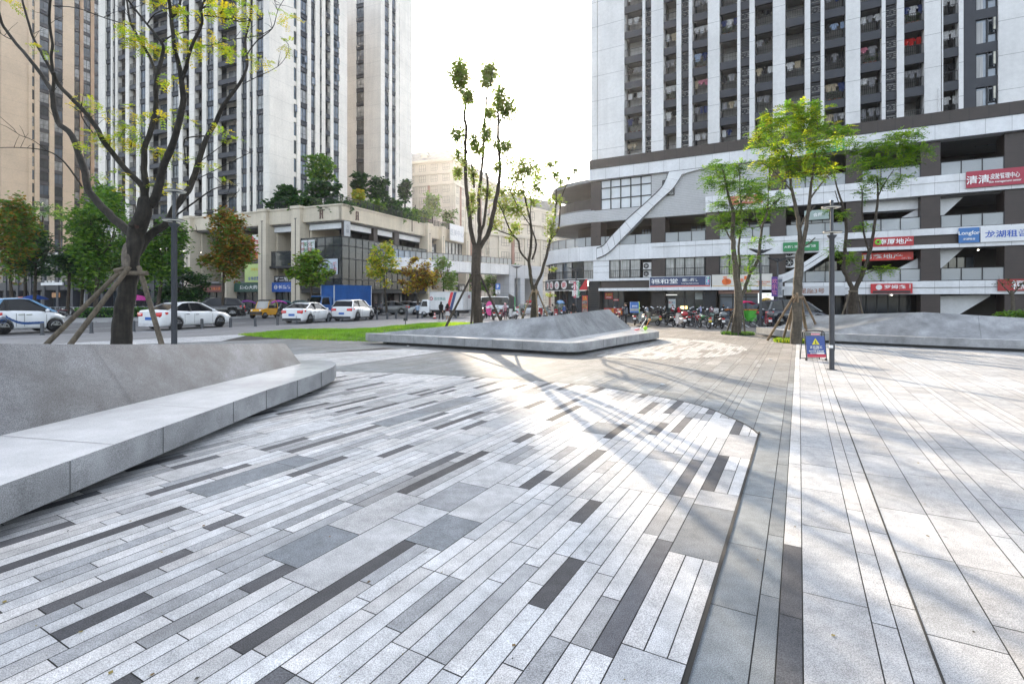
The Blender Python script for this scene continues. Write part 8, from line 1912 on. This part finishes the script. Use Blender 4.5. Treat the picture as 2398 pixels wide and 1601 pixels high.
# umbrellas
def umbrella(label, px, by, col, ctop, w, rz=0):
    p = G(px, by); H = CH - (ctop - HY) / FPX * p.y; r = thing('umbrella', label, 'umbrella', Vector((p.x, p.y, 0.0)), rz); b = MB(); n = 8; rings = []; R0 = w / 2 / FPX * p.y
    vs = [(0, 0, H)]; fs = []
    for j, (q, dz) in enumerate(((.35, .06), (.7, .2), (1.0, .42))):
        for i in range(16): a = i * pi / 8; k = 1 if i % 2 == 0 else .95; vs.append((R0 * q * k * cos(a), R0 * q * k * sin(a), H - dz * R0 - (.02 if i % 2 else 0)))
    for i in range(16):
        fs.append((0, 1 + i, 1 + (i + 1) % 16))
        for j in (0, 1): fs.append((1 + j * 16 + i, 17 + j * 16 + i, 17 + j * 16 + (i + 1) % 16, 1 + j * 16 + (i + 1) % 16))
    b.add(vs, fs, cloth(col), True); b.build('canopy', r); b = MB(); b.cyl((0, 0, .8), (0, 0, H + .08), .015, CHROME, 6)
    for i in range(8): a = i * pi / 4; b.tube([(0, 0, H - .02), (R0 * cos(a) * .98, R0 * sin(a) * .98, H - .44 * R0)], .008, METAL, 4)
    b.build('shaft', r); return r
umbrella('open blue umbrella behind the small city car', 81, 738, (.02, .07, .30), 690, 52)
umbrella('open pink umbrella just right of the bare tree trunk', 318, 738, (.62, .08, .36), 690, 62)
# heart printed parasol leaning by scooters
p = G(1146, 747); r = thing('round_fan_board', 'pink and white oval advertising board leaning by the scooters', 'sign board', p, .2); b = MB(); b.cyl((0, -.02, 1.05), (0, .02, 1.05), .44, plain((.65, .05, .25), .5, 'pink_board'), 26); b.v = [(x * .8, y, 1.05 + (z - 1.05) * 1.6) for x, y, z in b.v]; b.build('board', r); b = MB(); b.cbox((0, -.026, 1.2), (.62, .01, .22), WHITE, M=Matrix.Rotation(-.3, 3, 'Y')); b.build('stripe', r); b = MB(); b.cyl((0, .05, 0), (0, .05, 1.0), .02, CHROME, 6); b.build('leg', r)
# low white fence of the far pavement
a = G(20, 739); c = G(420, 734.5); r = thing('low_fence', 'low white metal fence along the far pavement behind the parked scooters', 'fence', Vector(((a.x + c.x) / 2, (a.y + c.y) / 2, .1))); b = MB(); WF = plain((.5, .53, .56), .5, 'fence_white'); n = 40
for i in range(n + 1): q = a.lerp(c, i / n); b.cyl((q.x, q.y, .1), (q.x, q.y, 1.0), .035, WF, 6)
b.build('post', r, True); b = MB()
for z in (.35, .95): b.tube([(a.x, a.y, z), (c.x, c.y, z)], .03, WF, 6)
b.build('rail', r, True)
# litter on the stone
for i, (px, py, cn, cc) in enumerate(((1112, 815, 'white', (.6, .6, .6)), (955, 811, 'white', (.6, .6, .6)), (1550, 902, 'pale', (.55, .58, .6)), (1803, 843, 'pale', (.6, .6, .6)))):
    q = G(px, py); b = MB(); b.ell((0, 0, .02), (.05, .035, .018), plain(cc, .7, 'litter'), 7, 5); b.cbox((.05, .02, .015), (.06, .05, .008), plain(cc, .7, 'litter'), .6); o = b.build('litter'); o.location = (q.x, q.y, .008); tag(o, ('crumpled white scrap on the paving below the middle bench', 'small white scrap on the paving at the left end of the middle bench', 'pale plastic scrap lying on the grey paving', 'pale scrap near the corner of the grey paving')[i], 'litter')
# ================================================================ signs of the left block
def lsign(fc, px, z, label, w, h, bg, texts, o=-.6, **kw): return sign('shop_sign', label, fc.pt(fc.px(px), o + .12, z), fc.rz, w, h, bg, texts, **kw)
lw = lambda a, c: L1.px(c) - L1.px(a)
def ring(r, w, h): b = MB(); b.torus((-w * .33, -.03, h * .5), h * .2, h * .035, WHITE, 'Y', 18, 6); b.cbox((-w * .33, -.03, h * .5), (h * .25, .03, h * .05), WHITE); [b.cbox((-w * .33 + s * h * .1, -.03, h * .5), (h * .05, .03, h * .28), WHITE) for s in (-1, 1)]; b.build('round_emblem', r)
lsign(L1, 659, 2.95, 'blue letting shop sign with white characters between two pilasters', lw(630, 689), 1.35, (.02, .10, .42), [('长鹿房产', .22, .52, .40, W_, dict(w=lw(645, 685))), ('房产 租售', .7, .16, .13, W_)], extra=ring)
lsign(L1, 660, 4.35, 'black panel with large white characters above the blue sign', lw(631, 689), .9, (.03, .03, .035), [('不二家乡鸡', .0, .5, .66, (.95, .95, .95), dict(w=lw(632, 687)))], o=-.9)
lsign(L1, 577, 3.0, 'dark green pharmacy sign half behind the rust coloured tree', lw(540, 612), 1.3, (.012, .07, .055), [('康心大药房', .1, .52, .44, W_, dict(w=lw(556, 607)))])
lsign(L1, 491, 3.0, 'dull red shop sign behind the leaves left of the green pharmacy', lw(455, 526), 1.0, (.14, .03, .03), [('川味火锅', .2, .5, .5, (.7, .2, .05))])
lsign(L1, 590, 4.4, 'lime and blue printed shop banner above the green pharmacy', lw(560, 612), 2.7, (.48, .60, .22), [('开业大酬宾', .1, .7, .17, (.7, .5, .03)), ('全场优惠', -.2, .2, .2, (.05, .08, .35))], o=-.75)
lsign(L1, 598.5, 7.75, 'tall red banner with two rows of large white characters', lw(586, 612), 3.55, (.50, .03, .05), [('旺铺', .06, .63, .20, W_), ('招租', .06, .40, .20, W_), ('023-67890', .2, .13, .055, (.75, .55, .05)), ('023-67890', .2, .07, .055, (.75, .55, .05))], o=-.5, cat='banner',
      extra=lambda r, w, h: [(_b := MB()), _b.add([(-w / 2, -.012, h * .98), (-w * .2, -.012, h * .78), (w * .25, -.012, h * .76), (w / 2, -.012, h * .9), (w / 2, -.012, h * .998), (-w / 2, -.012, h * .998)], [(0, 1, 2, 3, 4, 5)], plain((.66, .66, .62), .5, 'banner_white')), _b.build('white_arc', r)])
lsign(L1, 605.5, .45, 'narrow pink banner with white stacked characters beside a pilaster', lw(599.5, 611.5), 2.45, (.55, .06, .17), [('旺铺招租', 0, .5, .88, W_, dict(stack=True))], o=-1.0, cat='banner')
for i, (a, c, z0, z1, tx) in enumerate(((715, 729, 8.0, 9.9, ('外婆', '美蛙')), (731, 746, 8.0, 9.9, ('火锅', '烤鱼')))):
    lsign(L1, (a + c) / 2, z0, ('white poster with red writing in the glass box, next to the pilaster', 'white poster with green edge beside the other red poster')[i], lw(a, c), z1 - z0, (.62, .64, .66), [(tx[0], -.4, .5, .8, (.35, .12, .1), dict(stack=True)), (tx[1], .4, .5, .8, (.12, .25, .15), dict(stack=True))], o=.60, depth=.04, cat='poster')
lsign(L1, 765, 5.2, 'wide white printed banner in the glass box behind the yellow green tree', lw(716, 783), 2.05, (.50, .56, .64), [('汉拿山', .2, .5, .5, (.08, .12, .2)), ('欢迎', -.7, .5, .35, (.3, .3, .35)), ('烤肉', .82, .5, .6, (.5, .15, .15), dict(stack=True))], o=.60, depth=.04, cat='banner')
lsign(L2, 806, 10.3, 'slim pale vertical banner at the corner of the upper gallery', 1.1, 2.0, (.42, .43, .45), [('火锅', 0, .5, .6, (.25, .27, .3), dict(stack=True))], o=.45, cat='banner')
lsign(L2, 936, 7.5, 'blue printed poster high in the smoked glass beside the yellow tree', 4.4, 2.0, (.16, .30, .48), [('满意', .55, .5, .6, W_)], o=.62, depth=.04, cat='poster')
lsign(L2, 1061, 12.6, 'white box sign with faint characters at the far end of the side street', L2.px(1077) - L2.px(1045), 3.0, (.66, .67, .70), [('医美中心', 0, .5, .4, (.42, .44, .5))], o=.75)
lsign(L2, 1018, 9.0, 'small black sign on the side street front beside the pilaster', 2.2, 2.6, (.03, .03, .035), [('火锅', 0, .5, .6, W_, dict(stack=True))], o=-.5)
lsign(L2, 1074, 3.2, 'small dark sign with white characters under the footbridge', 2.6, 1.6, (.04, .035, .03), [('小面', 0, .5, .5, W_)], o=.6)
b = MB(); L2.box(b, L2.px(1038), L2.px(1086), -.6, -.5, 8.3, 12.4, GLASSL)
for i in range(7): t = L2.px(1038) + (L2.px(1086) - L2.px(1038)) * i / 6; L2.box(b, t - .08, t + .08, -.49, -.35, 8.3, 12.4, METAL)
b.build('window', blk, True)
b = MB(); L2.box(b, L2.px(994), L2.px(1090), -.62, -.3, 3.1, 3.6, CREAM2); L2.box(b, L2.px(994), L2.px(1090), -.8, -.3, 7.6, 8.2, CREAM2); b.build('beam', blk, True)
for i, (px, ch) in enumerate(((100, '卡'), (108, '尔'), (117, '体'), (126, '育'), (135, '馆'), (144, '店'))):
    t = K1.px(px); sign('shop_letter_box', 'white square letter box number %s from the left on the dark low shops' % ordn[i], K1.pt(t, .14, 4.5), K1.rz, .72, .85, (.62, .62, .62), [(ch, 0, .5, .6, (.1, .1, .1))], depth=.13, cat='sign') if i else None
t = K1.px(52); sign('shop_sign', 'dim red poster at street level behind the blue umbrella', K1.pt(t, .2, .4), K1.rz, 1.9, 2.0, (.25, .03, .03), [('特价', 0, .5, .4, (.55, .3, .28))], depth=.08)
t = K1.px(132); sign('shop_awning_sign', 'orange lit shop panel under the dark low shops', K1.pt(t, .1, 2.2), K1.rz, 2.6, .9, (.35, .15, .05), [('小吃', 0, .5, .5, (.6, .4, .1))], depth=.08)
# hoop-topped green cloth heap behind the magenta canopy
p = G(703, 739); r = thing('covered_cart', 'dark green tarpaulin covered cart behind the second white saloon', 'cart', p, HR); b = MB(); rr = []
for x, w, h in ((-1.0, .4, 1.2), (-.7, .6, 1.72), (0, .62, 1.84), (.8, .6, 1.72), (1.05, .45, 1.1)): rr.append([(x, -w, .5), (x, -w, h - .2), (x, -w * .5, h), (x, w * .5, h), (x, w, h - .2), (x, w, .5)])
b.loft(rr, mat('dark_tarp', (.02, .05, .05), .7, noise_=(3., .3)), True, True); b.build('tarpaulin', r); b = MB()
for x in (-.7, .7):
    for s in (-1, 1): b.torus((x, s * .5, .3), .24, .06, RUB, 'Y', 18, 8)
b.box(-1, 1, -.5, .5, .45, .55, DARK); b.build('wheel', r)
# ================================================================ light, air, camera
SUN_PX, SUN_EL = 944.0, 21.0
saz = atan2(SUN_PX - CX, FPX)
w = bpy.data.worlds.new('World'); scn.world = w; w.use_nodes = True
nt = w.node_tree; bg = nt.nodes['Background']; sky = nt.nodes.new('ShaderNodeTexSky'); sky.sky_type = 'NISHITA'; sky.sun_disc = False
sky.sun_elevation = radians(SUN_EL); sky.sun_rotation = saz; sky.air_density = 1.0; sky.dust_density = 3.0; sky.ozone_density = 1.0; sky.altitude = 200
hs = nt.nodes.new('ShaderNodeHueSaturation'); hs.inputs['Saturation'].default_value = .47; nt.links.new(sky.outputs[0], hs.inputs['Color']); nt.links.new(hs.outputs[0], bg.inputs['Color']); bg.inputs['Strength'].default_value = SKY_S
sd = bpy.data.lights.new('sun', 'SUN'); sd.energy = SUN_S; sd.angle = radians(.5); sd.color = (1.0, .83, .62); so = bpy.data.objects.new('sun', sd); COL.objects.link(so)
dirv = Vector((sin(saz) * cos(radians(SUN_EL)), cos(saz) * cos(radians(SUN_EL)), sin(radians(SUN_EL))))
so.rotation_euler = dirv.to_track_quat('Z', 'Y').to_euler(); so.location = dirv * 150
if HAZE > 0:
    b = MB(); b.box(-190, 150, -6, 320, -1.2, 92, BLACK); hz = b.build('haze'); hm = bpy.data.materials.new('pale_haze'); hm.use_nodes = True; t = hm.node_tree
    t.nodes.remove(t.nodes['Principled BSDF']); v = t.nodes.new('ShaderNodeVolumePrincipled'); v.inputs['Density'].default_value = HAZE; v.inputs['Color'].default_value = (.96, .97, 1, 1); v.inputs['Anisotropy'].default_value = .8
    t.links.new(v.outputs[0], t.nodes['Material Output'].inputs['Volume']); hz.data.materials.clear(); hz.data.materials.append(hm); tag(hz, kind='stuff')
cam = bpy.data.cameras.new('camera'); co = bpy.data.objects.new('camera', cam); COL.objects.link(co); scn.camera = co
co.location = (0, 0, CH); co.rotation_euler = (pi / 2, 0, 0); cam.sensor_width = 36.0; cam.lens = 36.0 * FPX / 2398; cam.shift_y = -(800.5 - HY) / 2398; cam.clip_start = .05; cam.clip_end = 3000
vs_ = scn.view_settings; vs_.view_transform = 'Standard'; vs_.look = 'None'; vs_.exposure = EXPO; vs_.gamma = 1; vs_.use_curve_mapping = False
scn.cycles.max_bounces = 8; scn.cycles.transparent_max_bounces = 16; scn.cycles.volume_bounces = 1; scn.cycles.use_denoising = True
